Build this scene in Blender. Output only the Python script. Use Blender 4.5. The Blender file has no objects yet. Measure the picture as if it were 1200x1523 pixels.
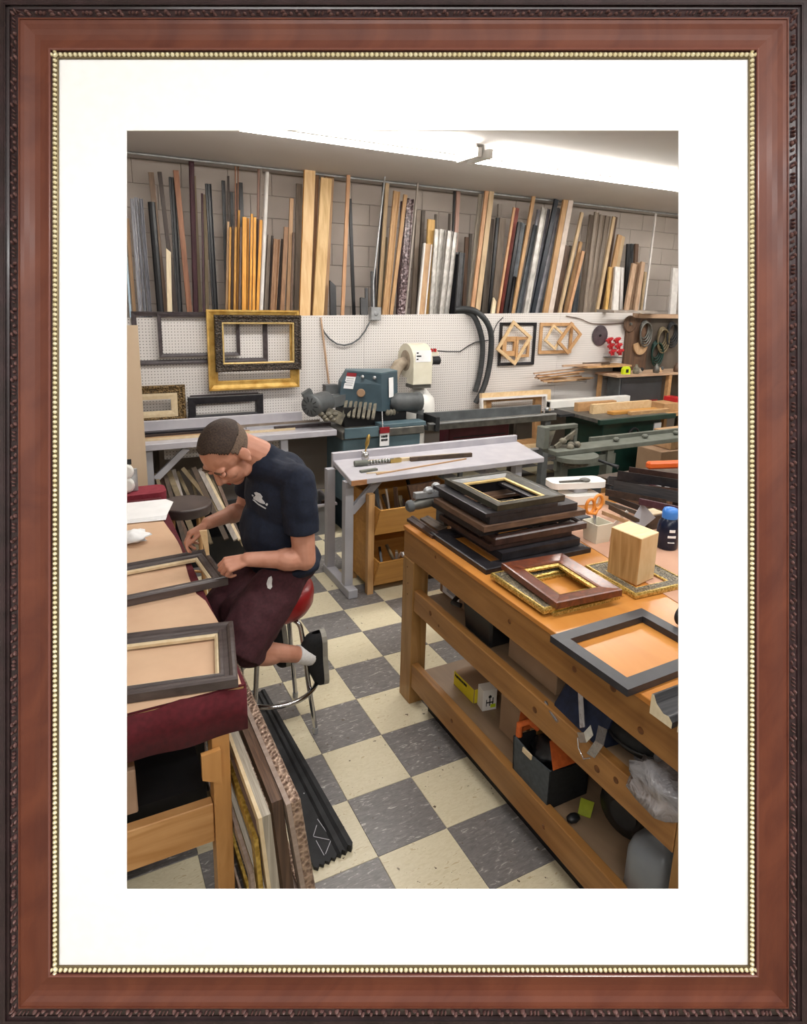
import bpy, bmesh, math, random
from mathutils import Vector, Matrix
random.seed(7)
SC = bpy.context.scene
COL = SC.collection

# ------------------------------------------------------------------ camera
FPX, CX, CY = 944.609, 594.737, 646.908
CAM = Vector((-1.80556, -2.40247, 2.09219))
RR, RU, RF = (Vector(r) for r in ((0.888762, -0.457646, 0.025735), (0.078081, 0.206482, 0.97533), (0.45167, 0.864827, -0.219247)))
cam_d = bpy.data.cameras.new('camera')
cam = bpy.data.objects.new('camera', cam_d)
COL.objects.link(cam)
cam_d.sensor_fit = 'HORIZONTAL'
cam_d.sensor_width = 36.0
cam_d.lens = FPX / 1200 * 36.0
cam_d.shift_x = (600 - CX) / 1200
cam_d.shift_y = (CY - 761.5) / 1200
cam_d.clip_start = 0.02
cam_d.clip_end = 60
cam.matrix_world = Matrix(((RR.x, RU.x, -RF.x, CAM.x), (RR.y, RU.y, -RF.y, CAM.y), (RR.z, RU.z, -RF.z, CAM.z), (0, 0, 0, 1)))
SC.camera = cam

# ------------------------------------------------------------------ world, lights, exposure
SC.view_settings.view_transform = 'Standard'
SC.view_settings.look = 'None'
SC.view_settings.gamma = 1.0
SC.view_settings.use_curve_mapping = False
SC.view_settings.exposure = 0.0
wd = bpy.data.worlds.new('world')
SC.world = wd
wd.use_nodes = True
wd.node_tree.nodes['Background'].inputs[0].default_value = (0.9, 0.95, 1.0, 1)
wd.node_tree.nodes['Background'].inputs[1].default_value = 0.05
CEIL = 3.15
# rows of ceiling fluorescents, the rear one unseen and added: (x centre, y centre, watts of the light under the fixture)
LIGHT_ROWS = [(-0.30, 1.80, 20), (2.19, 1.80, 20), (4.68, 1.80, 20),
              (-0.30, -0.75, 34), (2.19, -0.75, 34), (4.68, -0.75, 30),
              (-2.05, -3.0, 62), (0.44, -3.0, 24), (2.93, -3.0, 18)]  # rear row: added behind the camera to brighten the white mat
for lx, ly, lw in LIGHT_ROWS:
    ld = bpy.data.lights.new('tube_light', 'AREA')
    ld.shape = 'RECTANGLE'
    ld.size, ld.size_y = 2.3, 0.16
    ld.energy = lw
    ld.color = (1.0, 0.988, 0.975)
    lo = bpy.data.objects.new('tube_light', ld)
    lo.location = (lx, ly, CEIL - 0.135)
    COL.objects.link(lo)

# ------------------------------------------------------------------ helpers
def ray(u, v):
    return RR * ((u - CX) / FPX) - RU * ((v - CY) / FPX) + RF
def at_y(u, v, y):
    d = ray(u, v); return CAM + d * ((y - CAM.y) / d.y)
def at_z(u, v, z):
    d = ray(u, v); return CAM + d * ((z - CAM.z) / d.z)
def at_x(u, v, x):
    d = ray(u, v); return CAM + d * ((x - CAM.x) / d.x)

def lin(h):
    h = h.lstrip('#'); o = []
    for i in (0, 2, 4):
        c = int(h[i:i + 2], 16) / 255
        o.append(c / 12.92 if c <= 0.04045 else ((c + 0.055) / 1.055) ** 2.4)
    return (*o, 1)

def mat(name, c1, c2=None, rough=0.55, metal=0.0, sc=(8, 8, 8), coord='Object', bump=0.0, detail=4.0, dist=0.0,
        trans=0.0, alpha=1.0, emit=0.0, lo=0.3, hi=0.7, c3=None, vor=False, coat=0.0, bdist=0.004, ior=1.45):
    m = bpy.data.materials.new(name); m.use_nodes = True
    nt = m.node_tree; b = nt.nodes['Principled BSDF']
    b.inputs['Base Color'].default_value = lin(c1)
    b.inputs['Roughness'].default_value = rough
    b.inputs['Metallic'].default_value = metal
    b.inputs['IOR'].default_value = ior
    if trans: b.inputs['Transmission Weight'].default_value = trans
    if alpha < 1: b.inputs['Alpha'].default_value = alpha
    if coat: b.inputs['Coat Weight'].default_value = coat; b.inputs['Coat Roughness'].default_value = 0.15
    if emit:
        b.inputs['Emission Color'].default_value = lin(c1); b.inputs['Emission Strength'].default_value = emit
    if c2 or bump:
        tc = nt.nodes.new('ShaderNodeTexCoord'); mp = nt.nodes.new('ShaderNodeMapping')
        mp.inputs['Scale'].default_value = sc
        nt.links.new(tc.outputs[coord], mp.inputs['Vector'])
        if vor:
            tx = nt.nodes.new('ShaderNodeTexVoronoi'); tx.inputs['Scale'].default_value = 1; fac = tx.outputs['Distance']
        else:
            tx = nt.nodes.new('ShaderNodeTexNoise'); tx.inputs['Scale'].default_value = 1
            tx.inputs['Detail'].default_value = detail; tx.inputs['Distortion'].default_value = dist; fac = tx.outputs['Fac']
        nt.links.new(mp.outputs['Vector'], tx.inputs['Vector'])
        if c2:
            cr = nt.nodes.new('ShaderNodeValToRGB')
            cr.color_ramp.elements[0].position = lo; cr.color_ramp.elements[0].color = lin(c1)
            cr.color_ramp.elements[1].position = hi; cr.color_ramp.elements[1].color = lin(c2)
            if c3:
                e = cr.color_ramp.elements.new(min(1, hi + 0.12)); e.color = lin(c3)
            nt.links.new(fac, cr.inputs['Fac']); nt.links.new(cr.outputs['Color'], b.inputs['Base Color'])
        if bump:
            bp = nt.nodes.new('ShaderNodeBump'); bp.inputs['Strength'].default_value = bump; bp.inputs['Distance'].default_value = bdist
            nt.links.new(fac, bp.inputs['Height']); nt.links.new(bp.outputs['Normal'], b.inputs['Normal'])
    return m

class MB:
    """Collects shapes into one mesh."""
    def __init__(s): s.v = []; s.f = []; s.sm = []
    def add(s, vs, fs, smooth=False):
        o = len(s.v); s.v += [tuple(v) for v in vs]
        s.f += [tuple(i + o for i in f) for f in fs]; s.sm += [smooth] * len(fs); return s
    def hexa(s, p):   # 8 points, bottom ring then top ring
        return s.add(p, [(3, 2, 1, 0), (4, 5, 6, 7), (0, 1, 5, 4), (1, 2, 6, 5), (2, 3, 7, 6), (3, 0, 4, 7)])
    def box(s, a, b):
        (x0, y0, z0), (x1, y1, z1) = a, b
        x0, x1 = min(x0, x1), max(x0, x1); y0, y1 = min(y0, y1), max(y0, y1); z0, z1 = min(z0, z1), max(z0, z1)
        return s.hexa([(x0, y0, z0), (x1, y0, z0), (x1, y1, z0), (x0, y1, z0), (x0, y0, z1), (x1, y0, z1), (x1, y1, z1), (x0, y1, z1)])
    def obox(s, c, ax, ay, az):   # half vectors
        c = Vector(c); ax, ay, az = Vector(ax), Vector(ay), Vector(az)
        return s.hexa([c - ax - ay - az, c + ax - ay - az, c + ax + ay - az, c - ax + ay - az, c - ax - ay + az, c + ax - ay + az, c + ax + ay + az, c - ax + ay + az])
    def bar(s, p0, p1, w, h, up=(0, 0, 1)):
        p0, p1 = Vector(p0), Vector(p1); d = (p1 - p0); up = Vector(up)
        sx = d.cross(up)
        if sx.length < 1e-6: sx = d.cross(Vector((1, 0, 0)))
        sx.normalize(); uz = sx.cross(d).normalized()
        return s.obox((p0 + p1) / 2, d / 2, sx * w / 2, uz * h / 2)
    def prism(s, poly, o, ex, ey, dv, smooth=False):
        o, ex, ey, dv = Vector(o), Vector(ex), Vector(ey), Vector(dv)
        n = len(poly); a = [o + ex * p[0] + ey * p[1] for p in poly]; b = [q + dv for q in a]
        s.add(a + b, [tuple(range(n - 1, -1, -1)), tuple(range(n, 2 * n))])
        s.add(a + b, [(i, (i + 1) % n, n + (i + 1) % n, n + i) for i in range(n)], smooth); return s
    def tube(s, pts, r, n=10, cap=True, closed=False):
        pts = [Vector(p) for p in pts]; m = len(pts)
        rs = r if isinstance(r, (list, tuple)) else [r] * m
        rings = []; prev = None
        for i, p in enumerate(pts):
            if closed: t = pts[(i + 1) % m] - pts[i - 1]
            else: t = pts[min(i + 1, m - 1)] - pts[max(i - 1, 0)]
            t.normalize()
            if prev is None:
                a = t.orthogonal().normalized()
            else:
                a = (prev - t * prev.dot(t)).normalized()
            prev = a; b = t.cross(a)
            rings.append([p + (a * math.cos(2 * math.pi * k / n) + b * math.sin(2 * math.pi * k / n)) * rs[i] for k in range(n)])
        vs = [q for rg in rings for q in rg]; fs = []
        for i in range(m if closed else m - 1):
            j = (i + 1) % m
            for k in range(n):
                fs.append((i * n + k, i * n + (k + 1) % n, j * n + (k + 1) % n, j * n + k))
        s.add(vs, fs, True)
        if cap and not closed:
            s.add(rings[0], [tuple(range(n - 1, -1, -1))]); s.add(rings[-1], [tuple(range(n))])
        return s
    def lathe(s, prof, c, axis=(0, 0, 1), n=24, smooth=True):
        c = Vector(c); ax = Vector(axis).normalized(); a = ax.orthogonal().normalized(); b = ax.cross(a)
        vs = []
        for r, z in prof:
            for k in range(n):
                th = 2 * math.pi * k / n
                vs.append(c + ax * z + (a * math.cos(th) + b * math.sin(th)) * max(r, 1e-5))
        fs = []
        for i in range(len(prof) - 1):
            for k in range(n):
                fs.append((i * n + k, i * n + (k + 1) % n, (i + 1) * n + (k + 1) % n, (i + 1) * n + k))
        s.add(vs, fs, smooth)
        m = len(prof)
        s.add(vs[:n], [tuple(range(n - 1, -1, -1))]); s.add(vs[(m - 1) * n:], [tuple(range(n))])
        return s
    def ball(s, c, rx, ry=None, rz=None, n=10, m=6, ax=None):
        ry = ry or rx; rz = rz or rx; c = Vector(c)
        X, Y, Z = ax or (Vector((1, 0, 0)), Vector((0, 1, 0)), Vector((0, 0, 1)))
        vs = []; fs = []
        for i in range(m + 1):
            ph = math.pi * i / m
            for k in range(n):
                th = 2 * math.pi * k / n
                vs.append(c + X * rx * math.sin(ph) * math.cos(th) + Y * ry * math.sin(ph) * math.sin(th) - Z * rz * math.cos(ph))
        for i in range(m):
            for k in range(n):
                fs.append((i * n + k, i * n + (k + 1) % n, (i + 1) * n + (k + 1) % n, (i + 1) * n + k))
        return s.add(vs, fs, True)
    def rails(s, k, O, ex, ey, W, H, prof):
        """side k of a mitred frame: prof = closed list of (inward, height)"""
        O, ex, ey = Vector(O), Vector(ex), Vector(ey); nn = ex.cross(ey)
        cs = [O, O + ex * W, O + ex * W + ey * H, O + ey * H]
        a, b = cs[k], cs[(k + 1) % 4]; d = (b - a).normalized(); inw = nn.cross(d)
        m = len(prof)
        va = [a + d * t + inw * t + nn * h for t, h in prof]; vb = [b - d * t + inw * t + nn * h for t, h in prof]
        s.add(va + vb, [(i, (i + 1) % m, m + (i + 1) % m, m + i) for i in range(m)])
        s.add(va, [tuple(range(m - 1, -1, -1))]); s.add(vb, [tuple(range(m))])
        return s
    def mesh(s, name, mats, bevel=0, weld=False):
        me = bpy.data.meshes.new(name); me.from_pydata(s.v, [], s.f)
        bm = bmesh.new(); bm.from_mesh(me)
        for f, q in zip(bm.faces, s.sm): f.smooth = q
        if weld: bmesh.ops.remove_doubles(bm, verts=bm.verts, dist=1e-5)
        bmesh.ops.recalc_face_normals(bm, faces=bm.faces)
        if bevel:
            es = [e for e in bm.edges if len(e.link_faces) == 2 and e.calc_face_angle(0) > 0.7]
            bmesh.ops.bevel(bm, geom=es, offset=bevel, segments=1, profile=0.5, affect='EDGES')
        bm.to_mesh(me); bm.free()
        for q in (mats if isinstance(mats, (list, tuple)) else [mats]): me.materials.append(q)
        return me
    def build(s, name, mats, parent=None, bevel=0, weld=False, label=None):
        o = bpy.data.objects.new(name, s.mesh(name, mats, bevel, weld)); COL.objects.link(o)
        if parent is not None:
            o.parent = parent; o.location = -world_loc(parent)
        if label: o['label'] = label
        return o

LOCS = {}
def world_loc(o):
    return LOCS.get(o.name, Vector((0, 0, 0))) if o.parent is None else Vector((0, 0, 0))
def child(o, parent):
    o.parent = parent
    o.location = -world_loc(parent)
    return o
def thing(name, label, cat, loc=(0, 0, 0), group=None):
    o = bpy.data.objects.new(name, None); COL.objects.link(o)
    o.empty_display_size = 0.05
    o.location = loc; LOCS[o.name] = Vector(loc)
    o['label'] = label; o['category'] = cat
    if group: o['group'] = group
    return o
def tag(o, label, cat, group=None):
    o['label'] = label; o['category'] = cat
    if group: o['group'] = group
    return o
def struct(o):
    o['kind'] = 'structure'; return o
def copy_tree(o, label=None, group=None, dx=(0, 0, 0)):
    c = o.copy(); COL.objects.link(c); c.location = o.location + Vector(dx)
    if label: c['label'] = label
    if group: c['group'] = group
    for ch in list(o.children):
        d = ch.copy(); COL.objects.link(d); d.parent = c
        for g in ch.children:
            e = g.copy(); COL.objects.link(e); e.parent = d
    return c

# moulding profiles (inward, height) as fractions of width and height
PROF = {
    'flat': [(0, 0), (0, 1), (1, 1), (1, 0)],
    'bevel': [(0, 0), (0, .9), (.08, 1), (.85, .8), (1, .7), (1, 0)],
    'scoop': [(0, 0), (0, 1), (.18, 1), (.3, .72), (.55, .52), (.8, .5), (.84, .6), (1, .55), (1, 0)],
    'step': [(0, 0), (0, .8), (.1, .95), (.25, 1), (.4, .85), (.44, .7), (.7, .62), (.74, .72), (.9, .72), (1, .5), (1, 0)],
    'slope': [(0, 0), (0, 1), (.3, .96), (.36, .86), (.8, .6), (.86, .66), (1, .58), (1, 0)],
}
def pic_frame(label, O, ex, ey, W, H, w, h, m, prof='slope', lip=None, lip_m=None, cat='picture frame', group=None, name='picture_frame', rail_label=None):
    O = Vector(O); ex = Vector(ex).normalized(); ey = Vector(ey).normalized()
    t = thing(name, label, cat, O, group)
    pr = [(a * w, b * h) for a, b in PROF[prof]]
    for k in range(4):
        MB().rails(k, O, ex, ey, W, H, pr).build('rail', m, t)
    if lip:
        q = MB(); nn = ex.cross(ey)
        O2 = O + (ex + ey) * (w - 0.001) + nn * (h * 0.12)
        for k in range(4):
            q.rails(k, O2, ex, ey, W - 2 * w + .002, H - 2 * w + .002, [(0, 0), (0, h * .42), (lip * .4, h * .46), (lip, h * .3), (lip, 0)])
        q.build('inner_lip', lip_m, t)
    return t
def wall_rect(u0, v0, u1, v1, y):
    um, vm = (u0 + u1) / 2, (v0 + v1) / 2
    x0, x1 = at_y(u0, vm, y).x, at_y(u1, vm, y).x
    z1, z0 = at_y(um, v0, y).z, at_y(um, v1, y).z
    return x0, x1, z0, z1
EX, EY, EZ = Vector((1, 0, 0)), Vector((0, 1, 0)), Vector((0, 0, 1))

# ------------------------------------------------------------------ materials
M = {}
def wood(name, c1, c2, rough=.5, sc=(6, 6, 1.2), **k):
    M[name] = mat(name, c1, c2, rough, sc=sc, coord='Generated', dist=1.2, bump=.08, **k); return M[name]
for nm, a, b in [('tan', 'b08a66', 'c9a67f'), ('sand', 'b59a78', 'd0b792'), ('oak', 'a9825a', 'c6a072'), ('peach', 'b58660', 'd2a67e'), ('rosetan', 'a98a70', 'c9aa8e'),
                 ('rose', '9c7868', 'b8968a'), ('walnut', '7d5a40', 'a07a58'), ('chestnut', '7a4e38', 'a06e4e'), ('brown', '6a5442', '8a705a'), ('umber', '4a382e', '6e5442'),
                 ('darkbrown', '2c221e', '44342c'), ('ochre', 'a8732a', 'd09a44'), ('orange', 'd08a2c', 'f0b04c'), ('honey', 'c0944e', 'dcb470'), ('pine', 'd6ac78', 'eccb9a'),
                 ('pine2', 'c9a26c', 'e6c692'), ('khaki', '7a6a50', '958468'), ('olive', '5e523c', '7a6c50'), ('taupe', '75685c', '948678'), ('taupedk', '4e463e', '6a6056'),
                 ('greywood', '8a8078', 'aca298'), ('cream', 'd8c4a0', 'ecdcbc'), ('maroon', '3a2026', '54303a'), ('silvertan', '8e8678', 'b4ab9c')]:
    wood(nm, a, b)
for nm, a, b, r, mt in [('black', '121214', '1e1e22', .35, 0), ('charcoal', '2e2e30', '464648', .4, 0), ('white', 'd8d4d0', 'ece8e4', .5, 0), ('offwhite', 'c4b4a8', 'dccec4', .5, 0),
                        ('silver', '84848a', 'b4b4bc', .3, .3), ('silverdk', '5c5c62', '808088', .3, .3), ('silverlt', '9a9690', 'd2cec8', .3, .2), ('steel', '545a5e', '72787e', .4, .2),
                        ('inkblue', '1a1f27', '272e38', .4, 0), ('paleblue', '9ab4c8', 'c0d4e2', .5, 0), ('red', '6e2a22', '8c3c30', .45, 0)]:
    M[nm] = mat(nm, a, b, r, mt, sc=(3, 3, 12), coord='Generated', dist=.6)
M['whiteedge'] = M['white']
M['mottle'] = mat('mottled_wrap', '3a2a2a', '8a7678', .25, sc=(6, 6, 60), coord='Generated', lo=.42, hi=.6, c3='c8bcc0', bump=.3)
M['clearwrap'] = mat('clear_wrap', 'c8ccd0', rough=.12, trans=.85, alpha=.45)
M['block'] = mat('painted_block', 'b4aaa2', 'beb4ac', .8, sc=(3, 3, 3), bump=.2)
M['mortar'] = mat('mortar', 'a89e96', rough=.9)
M['plaster'] = mat('ceiling_paint', 'c6c2c0', 'ceccca', .85, sc=(1, 1, 1))
M['wallpaint'] = mat('wall_paint', 'c8c4be', 'd2cec8', .8, sc=(1, 1, 1))
M['galv'] = mat('galvanised', '9a9c9e', 'b8babc', .4, .6, sc=(20, 20, 20))
M['tube'] = mat('lamp_tube', 'fffaf2', rough=.4, emit=1)
M['tube'].node_tree.nodes['Principled BSDF'].inputs['Emission Strength'].default_value = TUBE = 28.0
M['tube_far'] = mat('lamp_tube_far', 'fffaf2', rough=.4, emit=3)
M['enamel'] = mat('white_enamel', 'e8e8e6', rough=.35)

def pegboard_mat():
    m = mat('pegboard_white', 'd9d3d0', rough=.55); nt = m.node_tree; b = nt.nodes['Principled BSDF']
    tc = nt.nodes.new('ShaderNodeTexCoord')
    sx = nt.nodes.new('ShaderNodeSeparateXYZ'); nt.links.new(tc.outputs['Object'], sx.inputs[0])
    def math_(op, a, b_=None, c=None):
        n = nt.nodes.new('ShaderNodeMath'); n.operation = op
        for i, q in enumerate((a, b_, c)):
            if q is None: continue
            if isinstance(q, (int, float)): n.inputs[i].default_value = q
            else: nt.links.new(q, n.inputs[i])
        return n.outputs[0]
    def cell(o): return math_('SUBTRACT', math_('FRACT', math_('MULTIPLY', o, 1 / .0254)), .5)
    fx, fz = cell(sx.outputs[0]), cell(sx.outputs[2])
    d = math_('SQRT', math_('ADD', math_('MULTIPLY', fx, fx), math_('MULTIPLY', fz, fz)))
    k = math_('LESS_THAN', d, .15)
    mx = nt.nodes.new('ShaderNodeMix'); mx.data_type = 'RGBA'
    nt.links.new(k, mx.inputs['Factor']); mx.inputs['A'].default_value = lin('dcd7d3'); mx.inputs['B'].default_value = lin('3a3634')
    nt.links.new(mx.outputs['Result'], b.inputs['Base Color'])
    return m
M['pegboard'] = pegboard_mat()

# floor tiles: streaked vinyl composition
def tile_mat(name, base, c2, streak, hi):
    m = mat(name, base, rough=.32); nt = m.node_tree; b = nt.nodes['Principled BSDF']
    tc = nt.nodes.new('ShaderNodeTexCoord'); oi = nt.nodes.new('ShaderNodeObjectInfo')
    mp = nt.nodes.new('ShaderNodeMapping'); mp.inputs['Scale'].default_value = (22, 75, 1); mp.inputs['Rotation'].default_value = (0, 0, .25)
    ad = nt.nodes.new('ShaderNodeVectorMath'); ad.operation = 'ADD'
    sc = nt.nodes.new('ShaderNodeVectorMath'); sc.operation = 'SCALE'; sc.inputs['Scale'].default_value = 9.0
    cb = nt.nodes.new('ShaderNodeCombineXYZ'); nt.links.new(oi.outputs['Random'], cb.inputs[0]); nt.links.new(oi.outputs['Random'], cb.inputs[1])
    nt.links.new(cb.outputs[0], sc.inputs[0]); nt.links.new(tc.outputs['Object'], ad.inputs[0]); nt.links.new(sc.outputs[0], ad.inputs[1])
    nt.links.new(ad.outputs[0], mp.inputs['Vector'])
    n1 = nt.nodes.new('ShaderNodeTexNoise'); n1.inputs['Scale'].default_value = 1; n1.inputs['Detail'].default_value = 5; n1.inputs['Distortion'].default_value = 1.5
    nt.links.new(mp.outputs[0], n1.inputs['Vector'])
    cr = nt.nodes.new('ShaderNodeValToRGB'); e = cr.color_ramp.elements
    e[0].position = .3; e[0].color = lin(base); e[1].position = .58; e[1].color = lin(c2)
    q = e.new(hi); q.color = lin(c2); q = e.new(min(.99, hi + .05)); q.color = lin(streak)
    nt.links.new(n1.outputs['Fac'], cr.inputs['Fac'])
    # small dark scuffs
    n2 = nt.nodes.new('ShaderNodeTexNoise'); n2.inputs['Scale'].default_value = 38; n2.inputs['Detail'].default_value = 2
    nt.links.new(ad.outputs[0], n2.inputs['Vector'])
    c2r = nt.nodes.new('ShaderNodeValToRGB'); c2r.color_ramp.elements[0].position = .70; c2r.color_ramp.elements[1].position = .73
    nt.links.new(n2.outputs['Fac'], c2r.inputs['Fac'])
    mx = nt.nodes.new('ShaderNodeMix'); mx.data_type = 'RGBA'
    nt.links.new(c2r.outputs['Color'], mx.inputs['Factor']); nt.links.new(cr.outputs['Color'], mx.inputs['A']); mx.inputs['B'].default_value = lin('5a4a38')
    nt.links.new(mx.outputs['Result'], b.inputs['Base Color'])
    return m
M['tile_cream'] = tile_mat('tile_cream', 'cbc0a0', 'd6ccb0', 'bcac88', .62)
M['tile_grey'] = tile_mat('tile_grey', '676462', '7c7876', 'b4b0a8', .62)

# ------------------------------------------------------------------ setting
X0, X1, Y0, YB = -3.4, 7.2, -6.0, 3.80
b = MB().box((X0, Y0, -.08), (X1, YB, -.004)).build('floor', M['mortar']); struct(b)
fm = mat('floor_checker', 'c8bea0', rough=.35); nt = fm.node_tree
ck = nt.nodes.new('ShaderNodeTexChecker'); ck.inputs['Scale'].default_value = 1.0; ck.inputs['Color1'].default_value = lin('ccc2a4'); ck.inputs['Color2'].default_value = lin('6e6b69')
tc = nt.nodes.new('ShaderNodeTexCoord'); mp = nt.nodes.new('ShaderNodeMapping'); mp.inputs['Scale'].default_value = (1 / .3048, 1 / .3048, 0); mp.inputs['Location'].default_value = (0, 0, .5)
nt.links.new(tc.outputs['Object'], mp.inputs['Vector']); nt.links.new(mp.outputs['Vector'], ck.inputs['Vector']); nt.links.new(ck.outputs['Color'], nt.nodes['Principled BSDF'].inputs['Base Color'])
b.data.materials.clear(); b.data.materials.append(fm)
T = .3048
tm = {}
for kk in ('tile_cream', 'tile_grey'):
    tm[kk] = MB().box((.0006, .0006, -.006), (T - .0006, T - .0006, 0)).mesh('tile', M[kk], bevel=.0012)
floor_o = b
for ix in range(-8, 9):
    for iy in range(-8, 12):
        if ix > 4 and iy < 3: continue
        o = bpy.data.objects.new('tile', tm['tile_cream' if (ix + iy) % 2 == 0 else 'tile_grey'])
        o.location = (ix * T, iy * T, random.uniform(-.0006, 0)); o.parent = floor_o; COL.objects.link(o)
struct(MB().box((X0, Y0, CEIL), (X1, YB + .2, CEIL + .1)).build('ceiling', M['plaster']))
wb = struct(MB().box((X0, YB + .006, 0), (X1, YB + .2, CEIL)).build('wall_back', M['mortar']))
bw, bh = .406, .203
blk = MB().box((.0018, 0, .0018), (bw - .0018, .03, bh - .0018)).mesh('block', M['block'], bevel=.004)
for r in range(8):
    for cidx in range(-8, 17):
        x = cidx * bw + (bw / 2 if r % 2 else 0)
        if x < X0 + .1 or x + bw > X1: continue
        o = bpy.data.objects.new('block', blk); o.location = (x, YB - .006 + random.uniform(0, .002), CEIL - (r + 1) * bh); o.parent = wb; COL.objects.link(o)
struct(MB().box((X0 - .15, Y0, 0), (X0, YB, CEIL)).build('wall_left', M['wallpaint']))
struct(MB().box((X1, Y0, 0), (X1 + .15, YB, CEIL)).build('wall_right', M['wallpaint']))
struct(MB().box((X0, Y0 - .15, 0), (X1, Y0, CEIL)).build('wall_front', M['wallpaint']))

# ceiling fluorescents
for i, (lx, ly, lw) in enumerate(LIGHT_ROWS):
    near = ly > 1
    lab = ['left fluorescent ceiling fixture with glaring twin tubes above the moulding rack', 'right fluorescent ceiling fixture with glaring twin tubes above the leaning silver cluster',
           'fluorescent ceiling fixture beyond the right one', 'fluorescent fixture over the left work bench', 'fluorescent fixture over the right work bench', 'fluorescent fixture at the far right of the middle row',
           'added unseen fluorescent fixture lighting the mat, left of the rear row', 'added unseen fluorescent fixture lighting the mat, middle of the rear row', 'added unseen fluorescent fixture lighting the mat, right of the rear row'][i]
    t = thing('ceiling_light', lab, 'ceiling light', (lx, ly, CEIL), 'fluorescent ceiling lights')
    L = 1.215
    MB().prism([(-.07, 0), (.07, 0), (.085, -.04), (.06, -.06), (-.06, -.06), (-.085, -.04)], (lx - L, ly, CEIL), EY, EZ, (2 * L, 0, 0)).build('housing', M['enamel'], t)
    for s in (-1, 1):
        MB().tube([(lx - L + .04, ly + s * .115, CEIL - .075), (lx + L - .04, ly + s * .115, CEIL - .075)], .019, 8).build('lamp_tube', M['tube' if near else 'tube_far'], t)
        MB().box((lx + s * (L - .035), ly - .14, CEIL - .10), (lx + s * L, ly + .14, CEIL - .04)).build('end_cap', M['enamel'], t)

# conduit along the ceiling and rod down to the junction box
pa, pb = at_z(190, 226, CEIL - .015), at_z(1005, 320.5, CEIL - .015)
yc = (pa.y + pb.y) / 2
cd = MB().tube([(-2.6, yc, CEIL - .013), (6.6, yc, CEIL - .013)], .011, 8).build('ceiling_conduit', M['galv'])
tag(cd, 'thin galvanised conduit running along the ceiling above the moulding rack', 'conduit')

# ------------------------------------------------------------------ the big picture frame with white mat
FD = .80   # distance of the mat from the eye
FO = CAM + RF * FD
def fpt(px, py, h):
    k = FD / FPX
    return FO + RR * ((px - CX) * k) - RU * ((py - CY) * k) - RF * h
M['frame_dark'] = mat('frame_dark_walnut', '261a1a', '382628', .38, sc=(40, 40, 40), coat=.2)
M['frame_cove'] = mat('frame_mahogany', '582a1c', '6e3a26', .55, sc=(9, 30, 9), dist=1.5, coat=.05)
M['frame_lip'] = mat('frame_lip', '7a4a40', rough=.3, coat=.4)
M['frame_groove'] = mat('frame_groove', '3a1214', rough=.5)
M['frame_bead'] = mat('frame_bead_gold', 'e6d8a8', 'f4ecca', .3, .25, sc=(90, 90, 90))
M['frame_gilt'] = mat('frame_gilt_edge', '6a5c40', rough=.4, metal=.5)
M['matboard'] = mat('mat_board', 'fbfbf9', 'ffffff', .9, sc=(60, 60, 60))
k_ = FD / FPX
fo = fpt(-2, 1525, 0); FW, FH = 1204 * k_, 1527 * k_
pf = thing('framed_picture', 'large mahogany picture frame with carved dark rim, gold beading and wide white mat', 'picture frame', fo)
def pxs(*a): return [((t + 2) * k_ + max(0, (600 - t)) * k_ * max(h, 0) / 1000 / FD, h / 1000) for t, h in a]
SEGS = [('rail', 'frame_dark', pxs((0, -22), (-3, 9), (0, 10), (5, 10), (6, 11.5), (7.5, 11.5), (8.5, 8), (14, 7), (14, -22))),
        ('band', 'frame_dark', pxs((14, -20), (14, 6), (17, 9.5), (23, 10.5), (26, 11.5), (27, 11.5), (27, -20))),
        ('cove', 'frame_cove', pxs((27, -18), (27, 12.2), (29, 12.2), (30, 10.8), (36, 9.8), (44, 7.2), (52, 5.4), (60, 5.0), (67, 5.6), (70, 6.0), (71.5, 6.2), (71.5, -18))),
        ('lip', 'frame_lip', pxs((71.5, -18), (71.5, 7.2), (73, 7.8), (74.5, 7), (74.5, -18))),
        ('groove', 'frame_groove', pxs((74.5, -18), (74.5, 3.8), (77.5, 3.5), (77.5, -18))),
        ('gilt_edge', 'frame_gilt', pxs((77.5, -.3), (77.5, 3), (83.5, 2.6), (84.5, 3.4), (87, 2.6), (88, -.3)))]
for nm, mm, pr in SEGS:
    if nm in ('rail', 'cove'):
        for k in range(4): MB().rails(k, fo, RR, RU, FW, FH, pr).build(nm, M[mm], pf)
    else:
        q = MB()
        for k in range(4): q.rails(k, fo, RR, RU, FW, FH, pr)
        q.build(nm, M[mm], pf)
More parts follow.
